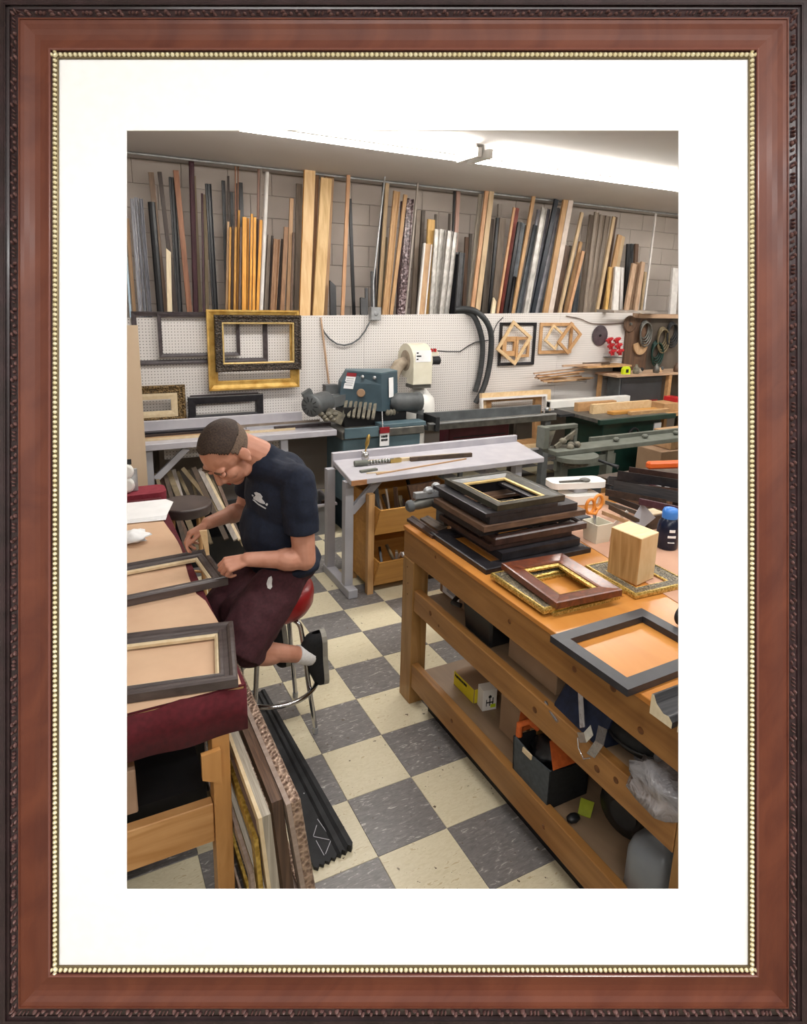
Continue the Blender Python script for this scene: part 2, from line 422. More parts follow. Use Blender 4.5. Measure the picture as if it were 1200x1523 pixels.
# beads and carved leaves
qb, qc = MB(), MB()
NF = RR.cross(RU)
cs = [fo, fo + RR * FW, fo + RR * FW + RU * FH, fo + RU * FH]
for k in range(4):
    a, e = cs[k], cs[(k + 1) % 4]; d = (e - a).normalized(); L = (e - a).length; inw = NF.cross(d)
    s0, s1 = 80 * k_, L - 80 * k_; n = int((s1 - s0) / (7.2 * k_))
    for i in range(n + 1):
        p = a + d * (s0 + (s1 - s0) * i / n) + inw * (82.8 * k_ + 520 * k_ * .0045 / FD) + NF * .0028
        qb.ball(p, 3.15 * k_, 3.5 * k_, .0036, 8, 5, (d, inw, NF))
    s0, s1 = 24 * k_, L - 24 * k_; n = int((s1 - s0) / (65 * k_)); st = (s1 - s0) / n
    for i in range(n):
        for (sx, ty, rl, rw, an, hh) in [(.06, 23, .12, 2.2, .35, 4.2), (.10, 18, .10, 2.0, .2, 3.6), (.24, 20.5, .09, 1.3, .9, 3.4), (.32, 20, .09, 1.3, 1.0, 3.4), (.40, 20, .08, 1.3, 1.1, 3.2),
                                         (.56, 22.5, .09, 2.6, -.5, 4.4), (.62, 18.2, .10, 1.8, .45, 3.8), (.74, 23, .10, 1.6, 0, 3.2), (.80, 18, .07, 1.6, .1, 3), (.92, 21, .08, 2.4, -.2, 3)]:
            p = a + d * (s0 + st * (i + sx)) + inw * ((ty + 2) * k_ + 580 * k_ * .0118 / FD) + NF * .0108
            ca, sa = math.cos(an), math.sin(an)
            qc.ball(p, rl * st * .55, rw * k_, hh * .0013, 6, 4, (d * ca + inw * sa, inw * ca - d * sa, NF))
o = qb.build('bead_strip', M['frame_bead'], pf); o['kind'] = 'stuff'
o = qc.build('carved_leaves', mat('frame_carving', '4a302c', '7a5a56', .36, sc=(200, 200, 200), coat=.25), pf); o['kind'] = 'stuff'  # leaf colour lightened to carry the highlights of the relief
q = MB()
ox0, ox1, oy0, oy1 = 188, 1009.3, 194, 1323.3
mo = [fpt(60, 60, 0), fpt(1140, 60, 0), fpt(1140, 1463, 0), fpt(60, 1463, 0)]
mi = [fpt(ox0, oy0, 0), fpt(ox1, oy0, 0), fpt(ox1, oy1, 0), fpt(ox0, oy1, 0)]
mo2 = [p - NF * .0016 for p in mo]; mi2 = [p - NF * .0016 for p in mi]
vs = mo + mi + mo2 + mi2; fs = []
for k in range(4):
    j = (k + 1) % 4
    fs += [(k, j, 4 + j, 4 + k), (8 + k, 12 + k, 12 + j, 8 + j), (4 + k, 4 + j, 12 + j, 12 + k), (k, 8 + k, 8 + j, j)]
q.add(vs, fs).build('mat_board', M['matboard'], pf)
for px in (330, 870):
    p0 = fpt(px, 30, -.016)
    MB().tube([p0, (p0.x, p0.y, CEIL)], .0012, 6).build('hanging_wire', M['galv'], pf)

# ------------------------------------------------------------------ pegboard partition and moulding rack
YP = 3.30
def ptop(x): return 1.857 + (x - .1) * .0175
pg = thing('pegboard', 'white pegboard partition behind the saws, mouldings standing behind its top edge', 'pegboard', (0, YP, 0))
for xa, xb in [(-3.2, -1.687), (-1.687, -.467), (-.467, .753), (.753, 1.973), (1.973, 3.193), (3.193, 4.33)]:
    xa += .0012; xb -= .0012
    MB().hexa([(xa, YP, .78), (xb, YP, .78), (xb, YP + .006, .78), (xa, YP + .006, .78), (xa, YP, ptop(xa)), (xb, YP, ptop(xb)), (xb, YP + .006, ptop(xb)), (xa, YP + .006, ptop(xa))]).build('pegboard_panel', M['pegboard'], pg)
MB().hexa([(-3.2, YP + .007, ptop(-3.2) - .09), (4.33, YP + .007, ptop(4.33) - .09), (4.33, YP + .045, ptop(4.33) - .09), (-3.2, YP + .045, ptop(-3.2) - .09),
           (-3.2, YP + .007, ptop(-3.2) - .002), (4.33, YP + .007, ptop(4.33) - .002), (4.33, YP + .045, ptop(4.33) - .002), (-3.2, YP + .045, ptop(-3.2) - .002)]).build('top_rail', M['cream'], pg)
rk = thing('storage_rack', 'long wooden storage rack shelf hidden behind the top of the pegboard', 'rack', (0, YP + .1, 0))
MB().box((-3.2, YP + .06, 1.69), (5.6, YB - .02, 1.715)).build('rack_shelf', M['taupe'], rk)
for x in (-3.1, -1.2, .75, 2.7, 5.5):
    MB().box((x - .02, YP + .06, 0), (x + .02, YP + .14, 1.69)).build('post', M['taupedk'], rk)

STICKS = [
('pale tan strip, leftmost of the wooden strips above the big dark frame', None, 'tan', 'flat', [-1.293, 3.48, -1.298, 3.55, 2.629, 0.026, 0.018]),
('thin pale blue strip at the left end of the moulding rack', None, 'paleblue', 'flat', [-1.332, 3.405, -1.33, 3.48, 2.373, 0.015, 0.016]),
('silver moulding in wrap, left of three left of the glossy black one', None, 'silver', 'cove', [-1.252, 3.412, -1.259, 3.48, 2.778, 0.03, 0.02]),
('silver moulding in wrap, middle of three left of the glossy black one', None, 'silver', 'cove', [-1.207, 3.482, -1.22, 3.55, 2.799, 0.031, 0.02]),
('darker silver moulding in wrap, next to the glossy black one', None, 'silverdk', 'cove', [-1.177, 3.412, -1.192, 3.48, 2.783, 0.031, 0.02]),
('wide glossy black moulding beside the silver wrapped ones', None, 'black', 'round', [-1.09, 3.411, -1.11, 3.48, 2.764, 0.057, 0.026]),
('tall brown strip behind the wide glossy black moulding', None, 'brown', 'flat', [-1.032, 3.554, -1.085, 3.62, 3.016, 0.042, 0.023]),
('tall dark brown strip leaning over the short cream one', None, 'darkbrown', 'flat', [-0.949, 3.483, -1.025, 3.55, 3.017, 0.032, 0.02]),
('short cream moulding with slanted top at the left of the rack', None, 'cream', 'mitre', [-1.028, 3.406, -0.997, 3.48, 2.401, 0.038, 0.021]),
('tall charcoal moulding right of the short cream one', None, 'charcoal', 'cove', [-0.918, 3.553, -0.92, 3.62, 2.995, 0.049, 0.024]),
('tall orange brown strip left of the tallest maroon pole', None, 'chestnut', 'flat', [-0.839, 3.483, -0.895, 3.55, 3.041, 0.043, 0.023]),
('tallest dark maroon pole, reaching the ceiling', None, 'maroon', 'round', [-0.783, 3.555, -0.749, 3.62, 3.356, 0.044, 0.023]),
('khaki strip tucked behind the tallest maroon pole', None, 'khaki', 'flat', [-0.728, 3.624, -0.724, 3.69, 3.035, 0.028, 0.019]),
('thin maroon strip left of the tall plain black moulding', None, 'maroon', 'flat', [-0.728, 3.482, -0.687, 3.55, 2.878, 0.017, 0.016]),
('khaki strip just left of the tall plain black moulding', None, 'khaki', 'flat', [-0.685, 3.553, -0.652, 3.62, 2.878, 0.028, 0.019]),
('tall plain black moulding standing left of the orange bunch', None, 'black', 'cove', [-0.637, 3.413, -0.647, 3.48, 2.949, 0.05, 0.025]),
('charcoal strip, leftmost behind the short orange bunch', None, 'charcoal', 'flat', [-0.488, 3.624, -0.472, 3.69, 3.02, 0.029, 0.019]),
('thin dark brown strip, second from left behind the orange bunch', None, 'darkbrown', 'flat', [-0.481, 3.554, -0.442, 3.62, 3.053, 0.018, 0.016]),
('shorter charcoal strip, third behind the orange bunch', None, 'charcoal', 'flat', [-0.434, 3.623, -0.401, 3.69, 2.93, 0.024, 0.018]),
('dark brown strip, fourth behind the orange bunch', None, 'darkbrown', 'flat', [-0.391, 3.623, -0.356, 3.69, 3.009, 0.024, 0.018]),
('black strip, rightmost of the dark ones behind the orange bunch', None, 'black', 'flat', [-0.325, 3.623, -0.32, 3.69, 3.018, 0.036, 0.021]),
('hair thin reddish rod, left one of the pair above the orange bunch', None, 'chestnut', 'flat', [-0.443, 3.484, -0.392, 3.55, 3.203, 0.009, 0.014]),
('hair thin reddish rod, right one of the pair above the orange bunch', None, 'chestnut', 'flat', [-0.422, 3.554, -0.349, 3.62, 3.208, 0.009, 0.014]),
('tall thin pinkish strip left of the white rod', None, 'rose', 'flat', [-0.242, 3.554, -0.165, 3.62, 3.217, 0.018, 0.017]),
('tall thin grey strip between pinkish strip and white rod', None, 'greywood', 'flat', [-0.242, 3.484, -0.16, 3.55, 3.223, 0.015, 0.016]),
('tan strip at the left edge of the short orange bunch', None, 'tan', 'flat', [-0.538, 3.48, -0.471, 3.55, 2.66, 0.018, 0.016]),
('first thin brown orange stick from the left in the short orange bunch', 'brown orange sticks of the short bunch', 'ochre', 'flat', [-0.529, 3.409, -0.47, 3.48, 2.61, 0.017, 0.016]),
('first thin dark orange stick from the left in the short orange bunch', 'dark orange sticks of the short bunch', 'umber', 'flat', [-0.489, 3.48, -0.431, 3.55, 2.623, 0.018, 0.016]),
('second thin brown orange stick from the left in the short orange bunch', 'brown orange sticks of the short bunch', 'ochre', 'flat', [-0.481, 3.409, -0.423, 3.48, 2.613, 0.018, 0.016]),
('third thin brown orange stick from the left in the short orange bunch', 'brown orange sticks of the short bunch', 'ochre', 'flat', [-0.441, 3.481, -0.373, 3.55, 2.764, 0.018, 0.016]),
('second thin dark orange stick from the left in the short orange bunch', 'dark orange sticks of the short bunch', 'umber', 'flat', [-0.437, 3.409, -0.376, 3.48, 2.616, 0.018, 0.016]),
('wide orange stick in the middle of the short bunch', None, 'orange', 'flat', [-0.395, 3.41, -0.344, 3.48, 2.701, 0.035, 0.021]),
('first thin bright orange stick from the left in the short orange bunch', 'bright orange sticks of the short bunch', 'orange', 'flat', [-0.348, 3.481, -0.293, 3.55, 2.702, 0.018, 0.017]),
('second thin bright orange stick from the left in the short orange bunch', 'bright orange sticks of the short bunch', 'orange', 'flat', [-0.339, 3.411, -0.277, 3.48, 2.734, 0.018, 0.016]),
('third thin bright orange stick from the left in the short orange bunch', 'bright orange sticks of the short bunch', 'orange', 'flat', [-0.308, 3.41, -0.251, 3.48, 2.707, 0.024, 0.018]),
('third thin dark orange stick from the left in the short orange bunch', 'dark orange sticks of the short bunch', 'umber', 'flat', [-0.272, 3.48, -0.208, 3.55, 2.702, 0.015, 0.016]),
('fourth thin bright orange stick from the left in the short orange bunch', 'bright orange sticks of the short bunch', 'orange', 'flat', [-0.277, 3.41, -0.196, 3.48, 2.688, 0.024, 0.018]),
('tall white rod right of the orange bunch', None, 'white', 'round', [-0.242, 3.413, -0.13, 3.48, 3.099, 0.033, 0.02]),
('short taupe strip directly right of the white rod', None, 'taupe', 'flat', [-0.185, 3.479, -0.103, 3.55, 2.569, 0.031, 0.02]),
('short dark brown strip right of the white rod', None, 'darkbrown', 'flat', [-0.125, 3.549, -0.054, 3.62, 2.57, 0.019, 0.017]),
('short wide brown moulding right of the white rod', None, 'walnut', 'cove', [-0.136, 3.408, -0.055, 3.48, 2.532, 0.056, 0.026]),
('narrow dark strip right of the short wide brown moulding', None, 'darkbrown', 'flat', [-0.069, 3.478, 0.024, 3.55, 2.541, 0.025, 0.018]),
('short brown strip left of the pale stick and big boards', None, 'walnut', 'flat', [-0.049, 3.409, 0.035, 3.48, 2.643, 0.038, 0.021]),
('pale tan stick rising left of the two big boards', None, 'tan', 'flat', [0.031, 3.482, 0.112, 3.55, 2.904, 0.035, 0.021]),
('short narrow brown stick left of the two big boards', None, 'umber', 'flat', [0.041, 3.409, 0.105, 3.48, 2.601, 0.019, 0.017]),
('grey taupe board behind the left big pine board', None, 'taupe', 'flat', [0.165, 3.623, 0.231, 3.69, 3.059, 0.052, 0.025]),
('big pale pine board with an orange edge, left of two', None, 'pine', 'board', [0.173, 3.414, 0.262, 3.48, 3.179, 0.102, 0.027]),
('narrow brown strip between the two big pine boards', None, 'walnut', 'flat', [0.268, 3.484, 0.36, 3.55, 3.153, 0.033, 0.02]),
('big tan pine board, right of two', None, 'pine2', 'board', [0.302, 3.413, 0.42, 3.48, 3.097, 0.105, 0.027]),
('taller tan board peeping out behind the right big board', None, 'tan', 'flat', [0.406, 3.554, 0.507, 3.62, 3.178, 0.087, 0.027]),
('lone tall tan stick standing right of the two big boards', None, 'peach', 'flat', [0.558, 3.414, 0.647, 3.48, 3.203, 0.034, 0.02]),
('lone thin black strip crossing behind the lone tan stick', None, 'black', 'flat', [0.752, 3.552, 0.719, 3.62, 2.961, 0.031, 0.02]),
('short black offcut with a slanted top right of the big boards', None, 'black', 'mitre', [0.462, 3.393, 0.485, 3.48, 2.18, 0.061, 0.027]),
('lowest black offcut beside the grey junction box', None, 'black', 'flat', [0.764, 3.364, 0.805, 3.48, 2.021, 0.057, 0.026]),
('narrow black offcut just left of the grey junction box', None, 'black', 'flat', [0.845, 3.457, 0.875, 3.55, 2.12, 0.026, 0.018]),
('taller charcoal offcut behind the grey junction box', None, 'charcoal', 'flat', [0.916, 3.47, 0.938, 3.55, 2.285, 0.029, 0.019]),
('thinnest charcoal offcut behind the grey junction box', None, 'charcoal', 'flat', [0.959, 3.542, 1.004, 3.62, 2.322, 0.015, 0.016]),
('tall thin charcoal strip beside the vertical conduit', None, 'charcoal', 'flat', [0.991, 3.554, 1.082, 3.62, 3.224, 0.022, 0.017]),
('tall sandy strip right of the thin conduit', None, 'sand', 'flat', [0.974, 3.483, 1.086, 3.55, 3.165, 0.036, 0.021]),
('shorter olive strip behind the tall sandy one', None, 'olive', 'flat', [1.037, 3.549, 1.114, 3.62, 2.628, 0.034, 0.02]),
('wide oak moulding right of the conduit', None, 'oak', 'cove', [1.007, 3.413, 1.153, 3.48, 3.051, 0.066, 0.027]),
('narrow oak stick right of the wide oak moulding', None, 'oak', 'flat', [1.07, 3.412, 1.251, 3.48, 3.028, 0.037, 0.021]),
('maroon strip behind the two oak mouldings', None, 'maroon', 'flat', [1.235, 3.552, 1.295, 3.62, 2.984, 0.038, 0.021]),
('mottled brown ornate moulding in clear wrap', None, 'mottle', 'cove', [1.191, 3.412, 1.304, 3.48, 2.995, 0.075, 0.027]),
('very tall thin grey stick leaning across the mottled moulding', None, 'greywood', 'flat', [1.24, 3.413, 1.393, 3.48, 3.21, 0.019, 0.017]),
('taupe strip, left of two behind the white edged board', None, 'taupe', 'flat', [1.408, 3.552, 1.476, 3.62, 2.911, 0.047, 0.024]),
('dark taupe strip, right of two behind the white edged board', None, 'taupedk', 'flat', [1.502, 3.622, 1.575, 3.69, 2.925, 0.04, 0.022]),
('honey coloured board rising behind the white edged board', None, 'honey', 'flat', [1.54, 3.481, 1.59, 3.55, 2.824, 0.079, 0.027]),
('short tan board with white raised edges', None, 'whiteedge', 'tray', [1.417, 3.407, 1.52, 3.48, 2.578, 0.097, 0.027]),
('dark strip behind the left of the silver wrapped bundle', None, 'taupedk', 'flat', [1.716, 3.622, 1.729, 3.69, 2.9, 0.024, 0.018]),
('dark thin strip behind the right of the silver wrapped bundle', None, 'taupedk', 'flat', [1.847, 3.622, 1.898, 3.69, 2.919, 0.021, 0.017]),
('first silver moulding from the left in the wrapped bundle above the cream blower', 'silver wrapped mouldings of the tied bundle', 'silverlt', 'cove', [1.547, 3.409, 1.625, 3.48, 2.726, 0.055, 0.026]),
('second silver moulding from the left in the wrapped bundle above the cream blower', 'silver wrapped mouldings of the tied bundle', 'silverlt', 'cove', [1.644, 3.48, 1.731, 3.55, 2.735, 0.064, 0.027]),
('third silver moulding from the left in the wrapped bundle above the cream blower', 'silver wrapped mouldings of the tied bundle', 'silverlt', 'cove', [1.659, 3.409, 1.779, 3.48, 2.72, 0.056, 0.026]),
('fourth silver moulding from the left in the wrapped bundle above the cream blower', 'silver wrapped mouldings of the tied bundle', 'silverlt', 'cove', [1.761, 3.479, 1.892, 3.55, 2.718, 0.049, 0.024]),
('dark strip along the left of the tall rosy stick', None, 'charcoal', 'flat', [1.919, 3.623, 1.946, 3.69, 3.194, 0.025, 0.018]),
('tall rosy tan stick behind the silver wrapped bundle', None, 'rose', 'flat', [1.89, 3.553, 1.949, 3.62, 3.185, 0.041, 0.022]),
('short black strip right of the silver wrapped bundle', None, 'black', 'flat', [1.841, 3.476, 1.924, 3.55, 2.515, 0.058, 0.027]),
('short charcoal moulding above the black hoses', None, 'charcoal', 'cove', [1.861, 3.406, 1.938, 3.48, 2.513, 0.066, 0.027]),
('brown strip right of the short charcoal moulding', None, 'umber', 'flat', [2.036, 3.549, 2.078, 3.62, 2.686, 0.042, 0.023]),
('dark taupe strip left of the tall silver tan one', None, 'taupedk', 'flat', [2.114, 3.62, 2.173, 3.69, 2.731, 0.034, 0.021]),
('tall silver tan moulding, left of three tall ones above the hoses', None, 'silvertan', 'cove', [2.043, 3.483, 2.188, 3.55, 3.181, 0.046, 0.024]),
('tall peach stick, middle of three tall ones above the hoses', None, 'peach', 'flat', [2.036, 3.413, 2.211, 3.48, 3.166, 0.042, 0.022]),
('tall pale sandy stick, right of three tall ones above the hoses', None, 'sand', 'flat', [2.102, 3.413, 2.27, 3.48, 3.178, 0.059, 0.027]),
('dark taupe board right of the three tall sticks', None, 'taupedk', 'flat', [2.298, 3.551, 2.38, 3.62, 2.894, 0.07, 0.027]),
('thin black strip left of the wide taupe board', None, 'black', 'flat', [2.318, 3.481, 2.418, 3.55, 2.904, 0.031, 0.02]),
('wide taupe board between black strip and red stick', None, 'taupe', 'flat', [2.426, 3.551, 2.531, 3.62, 2.911, 0.08, 0.027]),
('grey strip showing above the wide taupe board', None, 'greywood', 'flat', [2.531, 3.623, 2.534, 3.69, 3.066, 0.045, 0.023]),
('tiny cream offcut at the foot of the red stick', None, 'cream', 'mitre', [2.27, 3.366, 2.389, 3.48, 2.051, 0.045, 0.023]),
('thin peach strip along the left of the red stick', None, 'peach', 'flat', [2.368, 3.412, 2.579, 3.48, 3.014, 0.027, 0.019]),
('dark red stick leaning right in the rack', None, 'red', 'flat', [2.472, 3.482, 2.666, 3.55, 3.021, 0.049, 0.024]),
('black strip right of the dark red stick', None, 'black', 'flat', [2.463, 3.41, 2.655, 3.48, 2.867, 0.036, 0.021]),
('blue grey strip between two black strips', None, 'steel', 'flat', [2.571, 3.481, 2.756, 3.55, 2.872, 0.055, 0.026]),
('black strip right of the blue grey one', None, 'black', 'flat', [2.683, 3.551, 2.845, 3.62, 2.862, 0.037, 0.021]),
('short black strip in front of the blue grey one', None, 'black', 'flat', [2.516, 3.397, 2.649, 3.48, 2.289, 0.037, 0.021]),
('tall oak stick leaning left of the silver cluster', None, 'oak', 'flat', [2.571, 3.413, 2.831, 3.48, 3.16, 0.041, 0.022]),
('steel grey moulding, leftmost of the leaning silver cluster', None, 'steel', 'cove', [2.694, 3.48, 2.936, 3.55, 2.863, 0.051, 0.025]),
('lilac silver moulding in the leaning silver cluster', None, 'silver', 'cove', [2.813, 3.552, 3.034, 3.62, 3.035, 0.057, 0.026]),
('wide bright silver moulding with torn wrap on top', None, 'silverlt', 'cove', [2.748, 3.412, 2.985, 3.48, 3.041, 0.07, 0.027]),
('dark silver moulding right of the one with torn wrap', None, 'silverdk', 'cove', [2.86, 3.482, 3.105, 3.55, 3.048, 0.047, 0.024]),
('blue black strip crossing the leaning silver cluster', None, 'inkblue', 'flat', [2.837, 3.412, 3.147, 3.48, 3.144, 0.052, 0.025]),
('silver strip right of the blue black one', None, 'silver', 'cove', [2.95, 3.482, 3.264, 3.55, 3.068, 0.048, 0.024]),
('steel grey strip left of the tall wide leaning board', None, 'steel', 'cove', [3.064, 3.552, 3.357, 3.62, 3.052, 0.054, 0.026]),
('tall wide leaning board, tan face', None, 'oak', 'flat', [3.022, 3.413, 3.292, 3.48, 3.25, 0.067, 0.027]),
('off white strip along the right of the tall leaning board', None, 'offwhite', 'flat', [3.096, 3.413, 3.366, 3.48, 3.245, 0.068, 0.027]),
('dark brown strip right of the tall leaning board', None, 'umber', 'flat', [3.289, 3.548, 3.474, 3.62, 2.671, 0.081, 0.027]),
('sandy stick leaning right, first after the tall leaning board', None, 'sand', 'flat', [3.225, 3.411, 3.539, 3.48, 3.035, 0.04, 0.022]),
('oak stick, second after the tall leaning board', None, 'oak', 'flat', [3.366, 3.478, 3.621, 3.55, 2.721, 0.041, 0.022]),
('peach stick, third after the tall leaning board', None, 'peach', 'flat', [3.355, 3.406, 3.605, 3.48, 2.611, 0.041, 0.022]),
('dark taupe strip behind the oak and sandy sticks', None, 'taupedk', 'flat', [3.517, 3.618, 3.602, 3.69, 2.681, 0.051, 0.025]),
('blue grey strip left of the taupe boards', None, 'steel', 'flat', [3.605, 3.547, 3.694, 3.62, 2.606, 0.062, 0.027]),
('first taupe moulding from the left of four alike near the right rack end', 'four alike taupe mouldings', 'taupe', 'cove', [3.637, 3.481, 3.753, 3.55, 3.031, 0.062, 0.027]),
('second taupe moulding from the left of four alike near the right rack end', 'four alike taupe mouldings', 'taupe', 'cove', [3.634, 3.411, 3.759, 3.48, 3.055, 0.061, 0.027]),
('third taupe moulding from the left of four alike near the right rack end', 'four alike taupe mouldings', 'taupe', 'cove', [3.76, 3.482, 3.913, 3.55, 3.043, 0.063, 0.027]),
('fourth taupe moulding from the left of four alike near the right rack end', 'four alike taupe mouldings', 'taupe', 'cove', [3.895, 3.552, 4.074, 3.62, 3.049, 0.075, 0.027]),
('light sandy stick at the right edge of the taupe boards', None, 'sand', 'flat', [3.812, 3.411, 4.036, 3.48, 3.024, 0.042, 0.023]),
('dark brown strip just right of the light sandy stick', None, 'umber', 'flat', [4.014, 3.552, 4.206, 3.62, 3.048, 0.044, 0.023]),
('oak board left of the white pair', None, 'oak', 'flat', [3.989, 3.479, 4.225, 3.55, 2.834, 0.066, 0.027]),
('light board behind the white pair', None, 'sand', 'flat', [4.14, 3.55, 4.354, 3.62, 2.83, 0.056, 0.026]),
('short honey stick left of the white pair', None, 'honey', 'flat', [3.969, 3.402, 4.051, 3.48, 2.45, 0.043, 0.023]),
('short white board, wider of the white pair', None, 'white', 'flat', [4.126, 3.402, 4.168, 3.48, 2.455, 0.087, 0.027]),
('short white strip, narrower of the white pair', None, 'white', 'flat', [4.312, 3.472, 4.316, 3.55, 2.458, 0.045, 0.023]),
('dark strip right of the white pair', None, 'black', 'flat', [4.445, 3.548, 4.457, 3.62, 2.748, 0.045, 0.023]),
('blue grey strip behind the short tan trio', None, 'steel', 'flat', [4.59, 3.619, 4.599, 3.69, 2.76, 0.058, 0.026]),
('brown strip behind the short tan trio', None, 'umber', 'flat', [4.6, 3.548, 4.595, 3.62, 2.756, 0.057, 0.026]),
('short tan board, left of the trio near the right end', None, 'rosetan', 'flat', [4.283, 3.403, 4.441, 3.48, 2.506, 0.068, 0.027]),
('short tan board, middle of the trio near the right end', None, 'rosetan', 'flat', [4.441, 3.474, 4.588, 3.55, 2.526, 0.063, 0.027]),
('short tan board, right of the trio near the right end', None, 'rosetan', 'flat', [4.448, 3.404, 4.588, 3.48, 2.532, 0.063, 0.027]),
('pale board right of the short tan trio', None, 'sand', 'flat', [4.72, 3.541, 4.811, 3.62, 2.421, 0.059, 0.027]),
('thin white rod leaning at the right end of the rack', None, 'white', 'flat', [4.694, 3.482, 4.804, 3.55, 3.154, 0.023, 0.018]),
('lone white board at the right end of the rack', None, 'white', 'flat', [5.135, 3.402, 5.179, 3.48, 2.482, 0.11, 0.027]),
]
for lab, grp, mk, shp, (bx, by, tx, ty, tz, w, d) in STICKS:
    p0, p1 = Vector((bx, by, 1.718)), Vector((tx, ty, tz)); dv = p1 - p0; L = dv.length; dv.normalize()
    sx = dv.cross(Vector((0, 1, 0))).normalized() * -1
    if sx.x < 0: sx = -sx
    fy = dv.cross(sx).normalized()
    if fy.y > 0: fy = -fy            # toward the room
    h = w / 2
    sec = {'flat': [(-h, 0), (h, 0), (h, d), (-h, d)], 'mitre': [(-h, 0), (h, 0), (h, d), (-h, d)], 'board': [(-h, 0), (h, 0), (h, .03), (-h, .03)],
           'cove': [(-h, 0), (h, 0), (h, d), (h * .75, d * 1.1), (h * .5, d * .7), (-.2 * h, d * .6), (-.5 * h, d * .95), (-h, d * .85)],
           'round': [(-h, 0), (h, 0), (h, d * .5), (h * .7, d * .95), (0, d * 1.15), (-h * .7, d * .95), (-h, d * .5)],
           'tray': [(-h, 0), (h, 0), (h, d), (h * .72, d), (h * .72, d * .6), (-h * .6, d * .6), (-h * .6, d), (-h, d)]}[shp]
    n = len(sec); va = [p0 + sx * a + fy * c for a, c in sec]; vb = [q + dv * L for q in va]
    if shp == 'mitre': vb = [q - dv * ((a + h) * .8) if a > 0 else q for q, (a, c) in zip(vb, sec)]
    mm = [M[mk]]; q = MB()
    q.add(va + vb, [(i, (i + 1) % n, n + (i + 1) % n, n + i) for i in range(n)]); q.add(va, [tuple(range(n))]); q.add(vb, [tuple(range(n))])
    o = q.build('framing_stick' if shp != 'board' else 'pine_board', mm)
    if shp == 'tray': o.data.materials.append(M['tan']); o.data.polygons[4].material_index = 1
    if shp == 'board' and mk == 'pine':
        o.data.materials.append(M['orange'])
        for f in o.data.polygons:
            if abs(f.normal.x) > .7 and f.normal.x < 0: f.material_index = 1
    tag(o, lab, 'moulding' if shp != 'board' else 'board', grp or 'mouldings standing in the rack')

# ------------------------------------------------------------------ frames hung on the pegboard
M['blackwood'] = mat('black_frame_wood', '18171a', '2a282c', .36, sc=(30, 30, 30))
M['darkframe'] = mat('dark_frame_wood', '3a3234', '4e4648', .42, sc=(30, 30, 30))
M['goldleaf'] = mat('gold_leaf', 'b88a3c', 'e6c070', .36, .45, sc=(14, 14, 14), bump=.15)
M['ornate'] = mat('ornate_dark', '241e1a', '4a3e32', .42, .1, sc=(70, 70, 70), vor=True, bump=.9, bdist=.01)
M['bronze'] = mat('bronze_ornate', '4a3a24', '8a7048', .42, .35, sc=(60, 60, 60), vor=True, bump=.9, bdist=.012)
M['palelip'] = mat('pale_lip', 'cdb690', 'dccaa8', .5, sc=(30, 30, 30))
M['goldlip'] = mat('gold_lip', 'c8a868', 'dcc084', .4, .3, sc=(40, 40, 40))
M['greyenamel'] = mat('grey_enamel', 'a4a4aa', 'b0b0b6', .45, sc=(6, 6, 6))
M['greylam'] = mat('grey_laminate', 'b2afb6', 'c0bdc2', .4, sc=(9, 9, 9))
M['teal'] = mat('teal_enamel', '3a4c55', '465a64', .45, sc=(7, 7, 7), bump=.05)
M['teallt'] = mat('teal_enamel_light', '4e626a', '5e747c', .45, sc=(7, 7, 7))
M['motor'] = mat('motor_grey', '4c4f50', '626566', .5, sc=(9, 9, 9))
M['steelp'] = mat('polished_steel', 'a8a8a8', 'c4c4c4', .25, .9, sc=(20, 20, 20))
M['castiron'] = mat('cast_iron', '5e5e5a', '7c7a74', .45, .6, sc=(15, 15, 15))
M['dust'] = mat('dusty_iron', '56524a', '86806f', .8, sc=(25, 25, 25), bump=.4)
M['rubber'] = mat('black_rubber', '1c1d1f', '2b2c2e', .6, sc=(20, 20, 20))
M['hose'] = mat('hose_rubber', '303234', '3e4042', .5, sc=(2, 2, 90), bump=.2)
M['darkvoid'] = mat('dark_plastic', '0e0e10', '18181a', .5, sc=(10, 10, 10))
M['creamen'] = mat('cream_enamel', 'd8d2bc', 'e4dfcc', .42, sc=(7, 7, 7))
M['creamdust'] = mat('dusty_duct', '8a7c6c', 'b4a692', .8, sc=(14, 14, 14))
M['whiteplas'] = mat('white_plastic', 'e4e2dc', 'eeece6', .4, sc=(6, 6, 6))
M['paper'] = mat('paper', 'ececec', 'f6f6f6', .8, sc=(10, 10, 10))
M['ink'] = mat('ink', '141416', rough=.6)
M['redsign'] = mat('red_print', '8a1c24', rough=.5)
M['redplas'] = mat('red_plastic', 'b01c24', 'c42a30', .35, sc=(9, 9, 9))
M['green'] = mat('green_enamel', '0e2a24', '16382f', .4, sc=(6, 6, 6))
M['olivegrey'] = mat('olive_grey_enamel', '5c5f56', '70736a', .5, sc=(9, 9, 9), bump=.1)
M['maroonbox'] = mat('maroon_box', '4a1420', '5a1e2a', .5, sc=(6, 6, 6))
M['hiviz'] = mat('yellow_green_plastic', 'c4d81e', 'd2e42c', .4, sc=(6, 6, 6))
M['orangeplas'] = mat('orange_plastic', 'd4541c', 'e46a2a', .4, sc=(6, 6, 6))
M['brass'] = mat('brass', 'a88a4a', 'c8ac68', .3, .8, sc=(12, 12, 12))
M['kraft'] = mat('kraft_paper', 'c8a486', 'd6b494', .8, sc=(5, 5, 5), detail=6, bump=.12)
M['card'] = mat('cardboard', '8e7258', 'a2856a', .8, sc=(5, 5, 5))
def hwood(name, c1, c2, rough, sc, **k):
    M[name] = mat(name, c1, c2, rough, sc=sc, dist=1.6, bump=.06, **k)
hwood('plyface', 'd8c0a0', 'e2ccb0', .6, (3, 3, .8))
